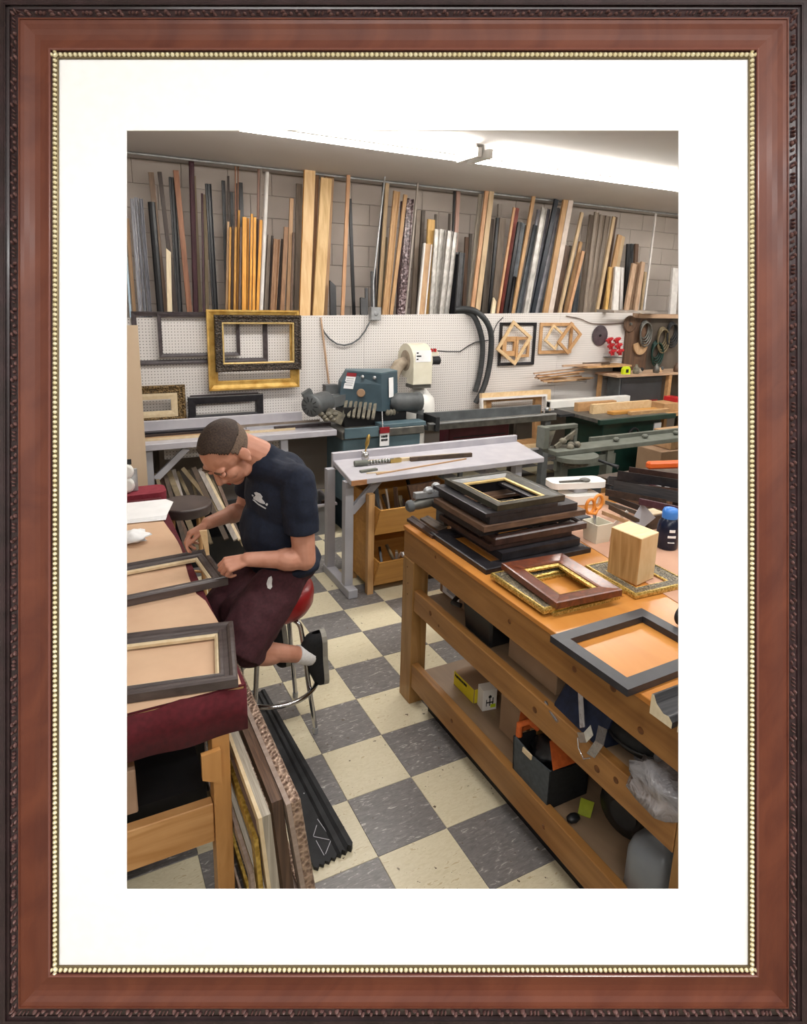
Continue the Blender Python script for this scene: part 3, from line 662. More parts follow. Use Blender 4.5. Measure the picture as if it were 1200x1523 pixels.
hwood('binwood', 'b07c3c', 'c8944c', .5, (1.5, 12, 18))
hwood('binpost', 'b88c58', 'caa070', .5, (20, 20, 2))
hwood('lightframe', 'd0ae80', 'e2c69c', .5, (12, 12, 12))
hwood('midframe', 'b48a5e', 'c89e70', .5, (12, 12, 12))
hwood('scrap', '62543e', '8e7e60', .6, (8, 8, 8))
hwood('scrapdk', '3c3128', '5a4838', .6, (8, 8, 8))

def hang(label, u0, v0, u1, v1, y, rpx, h, m, prof='slope', lip=None, lip_m=None, group='frames hung on the pegboard'):
    x0, x1, z0, z1 = wall_rect(u0, v0, u1, v1, y)
    w = rpx / 170.0
    return pic_frame(label, (x0, y, z0), EX, EZ, x1 - x0, z1 - z0, w, h, m, prof, lip, lip_m, group=group)
hang('large plain dark frame at the left end of the pegboard', 197, 464, 397, 540.5, 3.295, 6.5, .022, M['darkframe'])
hang('small plain dark frame hung inside the large plain dark one', 235, 466.5, 356, 530, 3.268, 5, .02, M['darkframe'])
hang('large gold frame behind the dark ornate one', 308, 461, 443.5, 578, 3.245, 14, .03, M['goldleaf'], 'scoop')
hang('dark ornate frame with gold inner edge hung over the large gold frame', 319, 468.5, 446.5, 551, 3.205, 11, .035, M['ornate'], 'step', .014, M['goldlip'])
x0, x1, z0, z1 = wall_rect(150, 574, 276, 640, 3.18)
pic_frame('bronze ornate frame with pale inner border, standing left on the saw table', (x0, 3.18, .951), EX, EZ, x1 - x0, z1 - .951, .066, .03, M['bronze'], 'step', .052, M['palelip'])
x0, x1, z0, z1 = wall_rect(284, 586, 385, 640, 3.23)
pic_frame('brown frame peeping over the top of the black standing frame', (x0, 3.25, .951), EX, EZ, x1 - x0, z1 - .951, .03, .02, M['darkframe'])
x0, x1, z0, z1 = wall_rect(280, 588, 391, 640, 3.16)
pic_frame('plain black frame standing on the saw table under the gold frame', (x0, 3.17, .951), EX, EZ, x1 - x0, z1 - .951, .062, .035, M['blackwood'], 'bevel')

# ------------------------------------------------------------------ junction box, cable, stick
jb = at_y(557, 466, 3.27)
t = thing('junction_box', 'grey metal junction box on the pegboard top with a conduit rising from it', 'junction box', jb)
MB().box((jb.x - .05, 3.235, jb.z - .065), (jb.x + .055, 3.297, jb.z + .06)).build('box', M['galv'], t, bevel=.004)
MB().lathe([(.022, 0), (.022, .004), (.016, .006)], (jb.x, 3.235, jb.z), (0, -1, 0), 12).build('knockout', M['galv'], t)
pt = at_y(568, 232, 3.40)
MB().tube([(jb.x - .01, 3.27, jb.z + .06), (jb.x - .005, 3.30, jb.z + .3), (pt.x, 3.33, CEIL - .002)], .0085, 8).build('conduit', M['galv'], t)
pts = [at_y(477.5, 484, 3.285), at_y(482, 494, 3.28), at_y(490, 504, 3.275), at_y(501, 511.5, 3.27), at_y(512, 513.5, 3.265), at_y(523, 511, 3.265), at_y(534, 504, 3.265), at_y(543, 492, 3.265), at_y(550, 478.5, 3.265)]
tag(MB().tube(pts, .0075, 8).build('power_cable', M['motor']), 'grey cable drooping from the junction box across the pegboard', 'cable')
p0, p1 = at_y(477, 472, 3.285), at_y(489.5, 574, 3.25)
tag(MB().tube([p0, p0.lerp(p1, .13), p1], [.008, .011, .011], 8).build('wooden_pole', M['rosetan']), 'thin greyish pole leaning down the pegboard behind the teal saw', 'pole')

# ------------------------------------------------------------------ long grey saw table on the left
xl, xr = -2.3, at_y(494, 628, 2.6).x
t = thing('saw_table', 'long grey outfeed table with back fence, left of the teal saw', 'table', (-.6, 2.5, 0))
MB().box((xl, 2.49, .895), (xr, 2.97, .945)).build('tabletop', M['greylam'], t, bevel=.004)
MB().box((xl, 2.94, .947), (-.005, 2.975, 1.03)).build('fence', M['greylam'], t, bevel=.004)
MB().box((-2.2, 2.985, .90), (-.05, 3.275, .945)).build('rear_shelf', M['greylam'], t)
MB().box((-1.2, 2.80, .74), (-.25, 2.82, .893)).build('apron', M['pegboard'], t)
for x in (-1.345, -.30):
    MB().box((x - .03, 2.52, 0), (x + .03, 2.58, .894)).build('leg', M['greyenamel'], t)
    MB().box((x - .03, 2.88, 0), (x + .03, 2.94, .894)).build('leg', M['greyenamel'], t)
MB().bar((-1.30, 2.55, .66), (-1.06, 2.55, .885), .03, .045).build('brace', M['greyenamel'], t)
def lying(label, u0, v0, u1, v1, z, w, h, m, grp='mouldings lying on the grey saw table', name='framing_stick', shape='slope', cat='moulding'):
    a, b = at_z(u0, v0, z), at_z(u1, v1, z)
    d = (b - a); L = d.length; d.normalize(); s = Vector((-d.y, d.x, 0)); q = MB()
    pr = [(p * w, r * h) for p, r in PROF[shape]]; n = len(pr)
    va = [a + s * p + EZ * r for p, r in pr]; vb = [v + d * L for v in va]
    q.add(va + vb, [(i, (i + 1) % n, n + (i + 1) % n, n + i) for i in range(n)]); q.add(va, [tuple(range(n))]); q.add(vb, [tuple(range(n))])
    o = q.build(name, m); tag(o, label, cat, grp); return o
for lab, x0, x1, y, w, h, m in [
    ('long flat black moulding lying along the table fence', -2.2, -.62, 2.80, .11, .022, M['blackwood']),
    ('long dark brown moulding in front of the black one on the saw table', -2.2, -.75, 2.72, .06, .02, M['darkbrown']),
    ('pale gold moulding lying at the front of the saw table', -2.2, -.18, 2.60, .03, .02, M['palelip']),
    ('tan moulding beside the pale gold one on the saw table', -2.2, -.55, 2.655, .028, .018, M['tan']),
    ('grey moulding reaching to the saw on the saw table', -.6, .12, 2.83, .055, .025, M['taupe']),
    ('short dark moulding at the right end of the saw table', -.33, .16, 2.66, .06, .028, M['darkframe']),
    ('light grey strip behind the short dark moulding on the saw table', -.55, .24, 2.75, .05, .02, M['greyenamel'])]:
    q = MB(); pr = [(p * w, r * h) for p, r in PROF['slope']]
    q.prism(pr, (x0, y, .946), EY, EZ, (x1 - x0, 0, 0))
    tag(q.build('framing_stick', m), lab, 'moulding', 'mouldings lying on the grey saw table')

# offcuts leaning under the table
rng = random.Random(3)
t = thing('offcut_crate', 'dark low crate holding leaning offcuts under the grey saw table', 'crate', (-.95, 2.25, 0))
MB().box((-1.30, 2.30, .0), (-.50, 2.70, .02)).build('base', M['darkvoid'], t)
for a, b_ in (((-1.30, 2.30, .02), (-1.28, 2.70, .3)), ((-.52, 2.30, .02), (-.50, 2.70, .3)), ((-1.28, 2.30, .02), (-.52, 2.32, .22)), ((-1.28, 2.68, .02), (-.52, 2.70, .3))):
    MB().box(a, b_).build('side', M['darkvoid'], t)
ORD = ['first', 'second', 'third', 'fourth', 'fifth', 'sixth', 'seventh', 'eighth', 'ninth', 'tenth', 'eleventh', 'twelfth', 'thirteenth', 'fourteenth']
OFF = [(232, 705, 245, 752, 5, 'scrap'), (243, 698, 258, 750, 6, 'scrapdk'), (249, 697, 268, 745, 8, 'scrap'), (258, 699, 272, 748, 6, 'greywood'), (264, 702, 283, 742, 5, 'scrap'),
       (272, 697, 297, 727, 6, 'palelip'), (280, 700, 292, 738, 4, 'scrap'), (288, 696, 306, 735, 7, 'scrapdk'), (297, 698, 317, 737, 7, 'greywood'), (306, 705, 324, 740, 5, 'palelip'),
       (313, 712, 331, 748, 6, 'scrap'), (318, 702, 332, 738, 5, 'umber'), (240, 712, 262, 760, 6, 'umber'), (226, 715, 232, 760, 5, 'greywood')]
OFF = sorted(OFF)
for i, (u0, v0, u1, v1, w, mk) in enumerate(OFF):
    y = 2.36 + .02 * (i % 9)
    a, b_ = at_y(u0, v0, y + .2), at_y(u1, v1, y)
    dn = (b_ - a).normalized(); L = (b_.z - .03) / -dn.z if dn.z < -.2 else .1
    b_ = b_ + dn * min(L, .42)
    tag(MB().bar(a, b_, w / 200, .02, (0, -1, 0)).build('offcut', M[mk]), ORD[i] + ' weathered offcut from the left leaning in the crate under the grey saw table', 'offcut', 'offcuts leaning under the saw table')

# ------------------------------------------------------------------ teal double mitre saw
mc = at_y(567, 640, 2.6)
t = thing('double_mitre_saw', 'big teal double mitre saw with two grey motors in front of the pegboard', 'machine', (mc.x, 2.6, 0))
B0, B1 = at_y(511, 640, 2.46), at_y(626, 637, 2.46)
ztop = .93
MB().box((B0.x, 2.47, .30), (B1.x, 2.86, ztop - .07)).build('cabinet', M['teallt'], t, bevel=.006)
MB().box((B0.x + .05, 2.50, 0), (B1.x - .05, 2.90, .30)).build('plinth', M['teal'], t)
MB().box((B0.x - .02, 2.45, ztop - .07), (B1.x + .03, 2.87, ztop)).build('bed', M['castiron'], t, bevel=.005)
pa, pb = at_y(508, 630, 2.45), at_y(562, 630, 2.45)
MB().box((B0.x, 2.43, ztop - .06), (pb.x, 2.449, ztop + .03)).build('front_plate', M['teallt'], t, bevel=.003)
MB().box((pb.x + .04, 2.46, ztop + .001), (B1.x + .05, 2.60, ztop + .035)).build('front_plate', M['teallt'], t, bevel=.003)
# hood: corner toward the room
zc, zb = at_y(567, 557, 2.56).z, at_y(567, 612, 2.56).z
cL, cC, cR = at_y(516, 553, 2.72), at_y(567, 557, 2.54), at_y(591, 553, 2.70)
bL, bC, bR = at_y(503, 606, 2.72), at_y(568, 612, 2.54), at_y(591, 610, 2.70)
mL = at_y(508, 568, 2.72)
back = 2.84
ptsT = [cL, cC, cR, Vector((cR.x, back, cR.z)), Vector((cL.x + .03, back, cL.z))]
ptsM = [mL, cC.lerp(bC, .28), cR.lerp(bR, .28), Vector((cR.x, back, cR.z - .1)), Vector((mL.x + .02, back, mL.z))]
ptsB = [bL, bC, bR, Vector((bR.x, back, bR.z)), Vector((bL.x + .02, back, bL.z))]
q = MB(); vs = ptsT + ptsM + ptsB
q.add(vs, [(0, 1, 2, 3, 4), tuple(range(14, 9, -1))] + [(i, 5 + i, 5 + (i + 1) % 5, (i + 1) % 5) for i in range(5)] + [(5 + i, 10 + i, 10 + (i + 1) % 5, 5 + (i + 1) % 5) for i in range(5)])
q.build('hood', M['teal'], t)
q = MB(); up = Vector((0, 0, .012)); top = [p + up * .15 for p in ptsT]
q.add(top + [p + up for p in top], [(4, 3, 2, 1, 0), (5, 6, 7, 8, 9)] + [(i, (i + 1) % 5, 5 + (i + 1) % 5, 5 + i) for i in range(5)])
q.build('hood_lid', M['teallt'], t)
def on_face(A, Bp, Cc, s, h0, s1, h1, off):   # patch on the plane A(top left) -> B(top right), C(bottom left)
    ex_ = (Bp - A); ey_ = (Cc - A); n_ = ex_.cross(ey_).normalized()
    if n_.y > 0: n_ = -n_
    return [A + ex_ * s + ey_ * h0 + n_ * off, A + ex_ * s1 + ey_ * h0 + n_ * off, A + ex_ * s1 + ey_ * h1 + n_ * off, A + ex_ * s + ey_ * h1 + n_ * off]
def patch(name, pts, m, par, thick=.002):
    n_ = (pts[1] - pts[0]).cross(pts[3] - pts[0]).normalized()
    if n_.y > 0: n_ = -n_
    bk = [p - n_ * thick for p in pts]
    return MB().add(pts + bk, [(0, 1, 2, 3), (7, 6, 5, 4), (0, 4, 5, 1), (1, 5, 6, 2), (2, 6, 7, 3), (3, 7, 4, 0)]).build(name, m, par)
lab = patch('warning_label', on_face(cL, cC, bL, .02, .10, .30, .46, .012), M['paper'], t)
patch('label_header', on_face(cL, cC, bL, .02, .02, .30, .12, .0135), M['redsign'], t)
for r in range(4): patch('print_line', on_face(cL, cC, bL, .05, .17 + r * .06, .26, .19 + r * .06, .014), M['greyenamel'], t, .001)
patch('label', on_face(cC, cR, bC, .38, .12, .66, .66, .012), M['paper'], t)
pc = on_face(cL, cC, bL, .56, .55, .8, .9, .014)[0]
MB().lathe([(.038, 0), (.038, .004), (.03, .006)], pc, (-.3, -1, 0), 16).build('round_plate', M['card'], t)
for s in (.48, .83): MB().lathe([(.016, 0), (.016, .014), (.008, .02)], on_face(cL, cC, bL, s, .10, 1, 1, .008)[0], (-.3, -1, 0), 10).build('latch', M['galv'], t)
# finger clamps along the lower edge
for i in range(7):
    a = bL.lerp(bC, .14 + i * .11) + Vector((0, -.02, .02)); b2 = a + Vector((-.035, -.05, -.075))
    q = MB().bar(a + Vector((.02, .02, .045)), b2, .026, .012); q.ball(b2, .015, n=8, m=5)
    q.build('clamp_finger', M['dust'], t)
for i in range(5):
    a = bC.lerp(bR, .2 + i * .2) + Vector((.01, -.03, -.01))
    MB().ball(a, .022, .02, .03, 8, 5).build('clamp_finger', M['dust'], t)
q = MB().box((bL.x + .02, 2.62, ztop + .001), (bR.x + .05, 2.84, bL.z + .01)); q.build('carriage', M['darkvoid'], t)
MB().tube([at_y(568, 612, 2.5), at_y(569, 637, 2.44)], .006, 6).build('rod', M['steelp'], t)
# motors
def motor(c, d, r, L, name='motor'):
    c = Vector(c); d = Vector(d).normalized()
    q = MB().lathe([(r * .35, -.004), (r * .9, 0), (r, .012), (r, .05), (r * .93, .056), (r * .95, L * .8), (r * .7, L * .88), (r * .4, L)], c, d, 20)
    o = q.build(name, M['motor'], t)
    qq = MB()
    a = d.orthogonal().normalized(); b_ = d.cross(a)
    for k in range(10):
        th = k * math.pi / 5
        qq.bar(c - d * .003 + (a * math.cos(th) + b_ * math.sin(th)) * r * .38, c - d * .003 + (a * math.cos(th) + b_ * math.sin(th)) * r * .8, .005, .004, d)
    qq.build('vent_slot', M['rubber'], t)
    return o
c1 = at_y(461, 604, 2.52); motor(c1, (.80, .6, .03), .094, .30)
c2 = at_y(626, 597, 2.60); motor(c2, (-1, .15, 0), .088, .30)
b3 = at_y(457, 586, 2.58); MB().obox(b3, (.035, 0, .02), (0, .03, 0), (-.012, 0, .025)).build('terminal_box', M['motor'], t)
b4 = at_y(492, 579, 2.80); MB().box((b4.x - .055, 2.78, b4.z - .04), (b4.x + .06, 2.86, b4.z + .04)).build('terminal_box', M['motor'], t)
MB().bar(at_y(480, 612, 2.62), at_y(506, 622, 2.62), .14, .10).build('arm_casting', M['dust'], t)
MB().bar(at_y(598, 606, 2.68), at_y(626, 612, 2.68), .10, .05).build('arm_casting', M['motor'], t)
MB().bar(at_y(484, 600, 2.7), at_y(512, 592, 2.75), .10, .09).build('arm_casting', M['motor'], t)
for i in range(7):
    p = at_y(478 + i * 3.4, 616 + (i % 3) * 4, 2.5); MB().ball(p, .028, .025, .02, 7, 5).build('clamp_finger', M['dust'], t)
s0, s1 = at_y(565, 645, 2.425), at_y(578.5, 662.5, 2.425)
MB().box((s0.x, 2.425, s1.z), (s1.x, 2.428, s0.z)).build('notice', M['paper'], t)
s2, s3 = at_y(565, 636, 2.42), at_y(579, 643.5, 2.42)
MB().box((s2.x, 2.415, s3.z), (s3.x, 2.428, s2.z)).build('stop_switch', M['redsign'], t)
def text(body, size, loc, ex_, up_, m, par=None, name='lettering'):
    cu = bpy.data.curves.new(name, 'FONT'); cu.body = body; cu.size = size; cu.align_x = 'CENTER'; cu.align_y = 'CENTER'; cu.extrude = .0004
    o = bpy.data.objects.new(name, cu); COL.objects.link(o); cu.materials.append(m)
    ex_ = Vector(ex_).normalized(); up_ = Vector(up_).normalized(); n_ = ex_.cross(up_)
    mw = Matrix(((ex_.x, up_.x, n_.x, loc[0]), (ex_.y, up_.y, n_.y, loc[1]), (ex_.z, up_.z, n_.z, loc[2]), (0, 0, 0, 1)))
    dg = bpy.context.evaluated_depsgraph_get()
    me = bpy.data.meshes.new_from_object(o.evaluated_get(dg)); me.transform(mw)
    bpy.data.objects.remove(o); bpy.data.curves.remove(cu)
    me.materials.clear(); me.materials.append(m)
    o = bpy.data.objects.new(name, me); COL.objects.link(o)
    if par is not None:
        o.parent = par; o.location = -world_loc(par)
    return o
def print_marks(name, o, ex_, ey_, W, H, m, par, seed, rows=1, off=.001):
    """blurred, unreadable print: rows of short bars"""
    rr = random.Random(seed); o = Vector(o); ex_ = Vector(ex_).normalized(); ey_ = Vector(ey_).normalized(); n_ = ex_.cross(ey_); q = MB()
    for r in range(rows):
        x = 0; h = H / rows
        while x < W * .92:
            w = rr.uniform(.05, .12) * W; y0 = r * h + rr.uniform(0, .12) * h; y1 = (r + .78) * h - rr.uniform(0, .15) * h
            q.prism([(x, y0), (min(x + w, W), y0), (min(x + w, W), y1), (x, y1)], o, ex_, ey_, n_ * off); x += w * rr.uniform(1.1, 1.4)
    k = q.build(name, m, par); k['kind'] = 'stuff'; return k
print_marks('print', (s0.x + .012, 2.4248, s1.z + .042), EX, EZ, (s1.x - s0.x) - .024, .062, M['ink'], t, 4, 2)

# ------------------------------------------------------------------ cream blower
bc = at_y(617, 537, 2.98)
t = thing('blower', 'cream snail shaped dust blower on a white hood beside the teal saw', 'blower', (bc.x, 3.0, 0))
x0, x1 = at_y(608, 537, 2.98).x, at_y(636, 537, 2.98).x
cx_, cz_ = x0, bc.z
def disc_poly(r0, n=30): return [(r0 * math.cos(2 * math.pi * k / n), r0 * math.sin(2 * math.pi * k / n)) for k in range(n)]
q = MB().prism(disc_poly(.165), (x0, 3.05, cz_), EY, EZ, (x1 - x0, 0, 0), True)
q.box((x0 + .002, 2.885, cz_ - .215), (x1 - .002, 3.02, cz_ + .005))
q.build('housing', M['creamen'], t)
MB().prism(disc_poly(.10), (x0 - .004, 3.05, cz_), EY, EZ, (.004, 0, 0)).build('inlet_plate', M['creamdust'], t)
a = Vector((x0 - .005, 3.05, cz_ - .01))
MB().tube([a, a + Vector((-.07, -.01, -.03)), a + Vector((-.15, -.05, -.12)), a + Vector((-.20, -.09, -.24)), a + Vector((-.22, -.1, -.32))], [.05, .06, .062, .06, .06], 12).build('duct', M['creamdust'], t)
MB().box((x0 + .02, 2.882, cz_ + .0), (x1 - .02, 2.884, cz_ + .11)).build('label', M['paper'], t)
for r in range(3): MB().box((x0 + .03, 2.8805, cz_ + .02 + r * .03), (x0 + .05 + .03 * (r % 2), 2.8815, cz_ + .033 + r * .03)).build('print_mark', M['ink'], t)
mcn = at_y(642, 537, 2.98)
MB().lathe([(.03, 0), (.046, .008), (.046, .07), (.04, .08), (.042, .15), (.02, .16)], (x1, 3.02, mcn.z), (1, 0, 0), 16).build('motor', M['rubber'], t)
MB().box((x1, 2.98, mcn.z + .05), (x1 + .12, 3.06, mcn.z + .09)).build('switch_box', M['creamen'], t, bevel=.004)
for dx in (.03, .07): MB().box((x1 + dx, 2.97, mcn.z + .09), (x1 + dx + .02, 3.0, mcn.z + .12)).build('switch', M['redplas'], t)
h0, h1, h2 = at_y(622, 577, 2.9), at_y(646, 600, 2.9), at_y(646, 622, 2.9)
q = MB().lathe([(.05, 0), (.07, -.03), (.15, -.12), (.165, -.2), (.165, -.32)], (h0.x + .09, 3.05, h0.z), (0, 0, 1), 20)
q.build('hood', M['whiteplas'], t)
MB().box((h0.x - .06, 2.9, h0.z - .005), (h0.x + .14, 3.05, h0.z + .03)).build('bracket', M['castiron'], t)
MB().tube([(h0.x + .09, 3.05, h0.z - .3), (h0.x + .09, 3.05, 0)], .07, 14).build('down_pipe', M['whiteplas'], t)
pts = [at_y(651, 522, 3.0), at_y(664, 523, 3.1), at_y(684, 523, 3.25), at_y(697, 514, 3.28), at_y(707, 509, 3.28), at_y(727, 506, 3.28)]
tag(MB().tube(pts, .006, 6).build('power_cable', M['rubber']), 'thin black cable running from the cream blower to the hanging hoses', 'cable')
pts = [at_y(733, 500, 3.28), at_y(735, 490, 3.28), at_y(740, 480, 3.28), at_y(748, 472, 3.29)]
tag(MB().tube(pts, .005, 6).build('power_cable', M['rubber']), 'short black cable between the hoses and the diamond hung frame', 'cable')

# ------------------------------------------------------------------ right hand rail of the saw
t = thing('stop_rail', 'long dark steel stop rail to the right of the teal saw', 'rail', (1.8, 2.6, 0))
xa, xb = B1.x + .10, at_y(828, 616, 2.5).x
MB().box((xa, 2.50, .862), (xb, 2.535, .935)).build('front_edge', M['castiron'], t, bevel=.003)
MB().box((xa, 2.536, .862), (xb, 2.70, .90)).build('channel', M['motor'], t)
MB().box((xa, 2.701, .862), (xb - .04, 2.735, .985)).build('fence', M['motor'], t)
MB().box((xa, 2.478, .922), (xb - .02, 2.499, .932)).build('scale_strip', M['galv'], t)
MB().box((xb - .10, 2.55, 0), (xb - .03, 2.62, .861)).build('leg', M['motor'], t)
MB().box((xa + .06, 2.47, .86), (xa + .1, 2.72, .99)).build('stop_block', M['rubber'], t)
MB().ball((xb - .05, 2.6, .96), .025, .025, .02, 8, 5).build('knob', M['galv'], t)

# ------------------------------------------------------------------ hoses on the wall
def cr2(x, y, Y): return at_y(640 + .1583 * x, 450 + .1583 * y, Y)
def spline(pts, n=6):
    out = []; P_ = [pts[0]] + list(pts) + [pts[-1]]
    for i in range(1, len(P_) - 2):
        for k in range(n):
            t_ = k / n; a, b_, c, d = P_[i - 1], P_[i], P_[i + 1], P_[i + 2]
            out.append(.5 * ((2 * b_) + (c - a) * t_ + (2 * a - 5 * b_ + 4 * c - d) * t_ * t_ + (3 * b_ - a - 3 * c + d) * t_ ** 3))
    out.append(pts[-1]); return out
pts = [cr2(235, 66, 3.33), cr2(330, 58, 3.28), cr2(430, 85, 3.2), cr2(520, 170, 3.17), cr2(568, 290, 3.18), cr2(570, 450, 3.2), cr2(545, 640, 3.22), cr2(500, 800, 3.23), cr2(425, 945, 3.24)]
tag(MB().tube(spline(pts), .03, 12).build('vacuum_hose', M['hose']), 'longer black rubber hose draped over the pegboard, on the right', 'hose', 'black hoses draped over the pegboard')
pts = [cr2(250, 90, 3.345), cr2(350, 90, 3.30), cr2(415, 140, 3.24), cr2(468, 270, 3.23), cr2(490, 400, 3.24), cr2(482, 560, 3.245), cr2(455, 720, 3.25), cr2(420, 840, 3.25)]
tag(MB().tube(spline(pts), .029, 12).build('vacuum_hose', M['hose']), 'shorter black rubber hose draped over the pegboard, on the left', 'hose', 'black hoses draped over the pegboard')

# ------------------------------------------------------------------ hung sample frames, middle
def diamond(label, pl, pt_, pr, pb_, y, w, h, m, group):
    L, T_, R_, B_ = (at_y(*p, y) for p in (pl, pt_, pr, pb_))
    ctr = (L + T_ + R_ + B_) / 4; ex_ = ((B_ - L) + (R_ - T_)).normalized(); ey_ = Vector((0, -1, 0)).cross(ex_)
    ey_ = ey_.normalized(); W = ((B_ - L).length + (R_ - T_).length) / 2; H = ((T_ - L).length + (R_ - B_).length) / 2
    return pic_frame(label, ctr - ex_ * W / 2 - ey_ * H / 2, ex_, ey_, W, H, w, h, m, 'flat', group=group)
G2 = 'small wooden frames hung right of the hoses'
hang('square black frame hung behind the tilted light wooden one', 741.5, 479.5, 795, 543, 3.295, 5.5, .018, M['blackwood'], 'bevel', group=G2)
diamond('light wooden frame hung tilted over the square black frame', (735.5, 518), (763.5, 478), (792.5, 503), (762, 541.5), 3.25, .034, .02, M['lightframe'], G2)
hang('small deep tan frame seen through the tilted frame, on the left', 745, 500.5, 768, 529, 3.29, 9, .03, M['midframe'], 'flat', group=G2)
hang('small tan frame seen through the tilted frame, on the right', 766, 501, 786, 531, 3.268, 5, .02, M['midframe'], 'flat', group=G2)
def c4(x, y): return (590 + .3517 * x, 450 + .3517 * y)
hang('tan rectangular frame behind two tilted ones near the saw blade', *c4(600, 85), *c4(738, 215), 3.295, 6, .02, M['midframe'], 'flat', group=G2)
diamond('small tilted frame, left of two near the saw blade', c4(622, 160), c4(658, 92), c4(705, 130), c4(668, 205), 3.26, .026, .016, M['lightframe'], G2)
diamond('larger tilted frame, right of two near the saw blade', c4(676, 165), c4(735, 84), c4(778, 128), c4(722, 224), 3.235, .034, .018, M['midframe'], G2)
bl = at_y(892.5, 499, 3.285)
t = thing('circular_saw_blade', 'grey round saw blade hung on the pegboard', 'saw blade', bl)
q = MB(); n = 48
po = [((.118 + (.006 if k % 2 else 0)) * math.cos(2 * math.pi * k / n), (.118 + (.006 if k % 2 else 0)) * math.sin(2 * math.pi * k / n)) for k in range(n)]
q.prism(po, bl, EX, EZ, (0, .004, 0)).build('disc', mat('blade_steel', '5e545a', '766c72', .35, .7, sc=(9, 9, 9)), t)
MB().lathe([(.016, 0), (.016, .006)], bl - EY * .006, (0, 1, 0), 12).build('arbor_hole', M['darkvoid'], t)
# shelf with sticks on brackets
s0, s1 = at_y(*c4(750, 262), 3.28), at_y(*c4(935, 258), 3.28)
t = thing('wall_shelf', 'short wooden wall shelf under the saw blade', 'shelf', s0)
MB().box((s0.x, 3.06, s0.z - .02), (s1.x, 3.297, s0.z)).build('board', M['midframe'], t)
MB().prism([(0, 0), (.2, 0), (0, -.2)], (s1.x - .06, 3.297, s0.z - .021), -EY, EZ, (.02, 0, 0)).build('bracket', M['inkblue'], t)
zt = s0.z + .001
for i, (a, b_, y, m, lab) in enumerate([(-.32, .25, 3.10, 'rosetan', 'long reddish stick sticking out left of the wall shelf'), (.05, .45, 3.16, 'scrapdk', 'dark strip lying on the wall shelf'), (.10, .5, 3.22, 'umber', 'brown strip at the back of the wall shelf')]):
    tag(MB().box((s0.x + a, y, zt), (s0.x + b_, y + .03, zt + .022)).build('framing_stick', M[m]), lab, 'stick', 'sticks on the wall shelf')
# sticks bundle held by pegs
t = thing('peg_hooks', 'pair of pegboard hooks carrying a bundle of loose sticks', 'hook', at_y(*c4(640, 330), 3.29))
for xx in (620, 760):
    p = at_y(*c4(xx, 330), 3.295); MB().tube([p, p + Vector((0, -.16, 0)), p + Vector((0, -.17, .04))], .004, 6).build('hook', M['galv'], t)
BS = [(580, 300, 800, 275), (590, 310, 790, 290), (600, 322, 770, 300), (585, 318, 830, 318), (610, 330, 780, 312), (640, 338, 815, 322), (600, 306, 740, 330), (620, 334, 760, 326)]
for i, (xa_, ya_, xb_, yb_) in enumerate(sorted(BS, key=lambda q_: q_[1] + q_[3])):
    y = 3.14 + .018 * (i % 7)
    tag(MB().bar(at_y(*c4(xa_, ya_), y), at_y(*c4(xb_, yb_), y), .022, .016).build('framing_stick', M[['rosetan', 'peach', 'oak', 'tan'][i % 4]]), ORD[i] + ' loose stick from the top in the bundle hung below the small wooden frames', 'stick', 'loose sticks hung on pegs')

# ------------------------------------------------------------------ leaning frames and maroon box behind the rail
G3 = 'light wooden frames leaning behind the stop rail'
def c2p(x, y): return (640 + .1583 * x, 450 + .1583 * y)
a0, a1, z0, z1 = wall_rect(718.5, 596, 816, 600, 3.0)
zt = at_y(760, 592, 2.95).z
pic_frame('white faced frame leaning behind the stop rail, nearest of three', (a0, 3.0, .42), EX, (0, .12, 1), a1 - a0, zt - .42, .022, .04, M['white'], 'flat', group=G3)
pic_frame('light wooden frame leaning behind the white faced one', (a0 + .04, 3.07, .42), EX, (0, .1, 1), a1 - a0 + .05, zt - .38, .05, .05, M['lightframe'], 'flat', group=G3)
pic_frame('tan wooden frame leaning against the pegboard, rearmost of three', (a0 + .12, 3.15, .42), EX, (0, .08, 1), a1 - a0 - .1, zt - .40, .09, .05, M['midframe'], 'flat', group=G3)
t = thing('low_cart', 'low dark trolley shelf standing behind the stop rail', 'trolley', ((a0 + a1) / 2, 3.0, 0))
MB().box((a0 - .4, 2.80, .38), (a1 + .2, 3.24, .415)).build('deck', M['motor'], t)
for xx in (a0 - .35, a1 + .15):
    for yy in (2.84, 3.2): MB().box((xx - .02, yy - .02, 0), (xx + .02, yy + .02, .379)).build('leg', M['motor'], t)
m0, m1 = at_y(668, 640, 2.8), at_y(757, 645, 2.8)
t = thing('maroon_case', 'maroon flat case under the stop rail', 'case', (m0.x, 2.8, .416))
MB().box((m0.x, 2.80, .62), (m1.x, 2.99, .80)).build('body', M['maroonbox'], t, bevel=.01)
MB().box((m0.x + .01, 2.81, .416), (m1.x - .01, 2.98, .615)).build('lower_tray', M['maroonbox'], t)
MB().box((m0.x + .05, 2.797, .69), (m1.x - .05, 2.80, .70)).build('seam', M['rubber'], t)

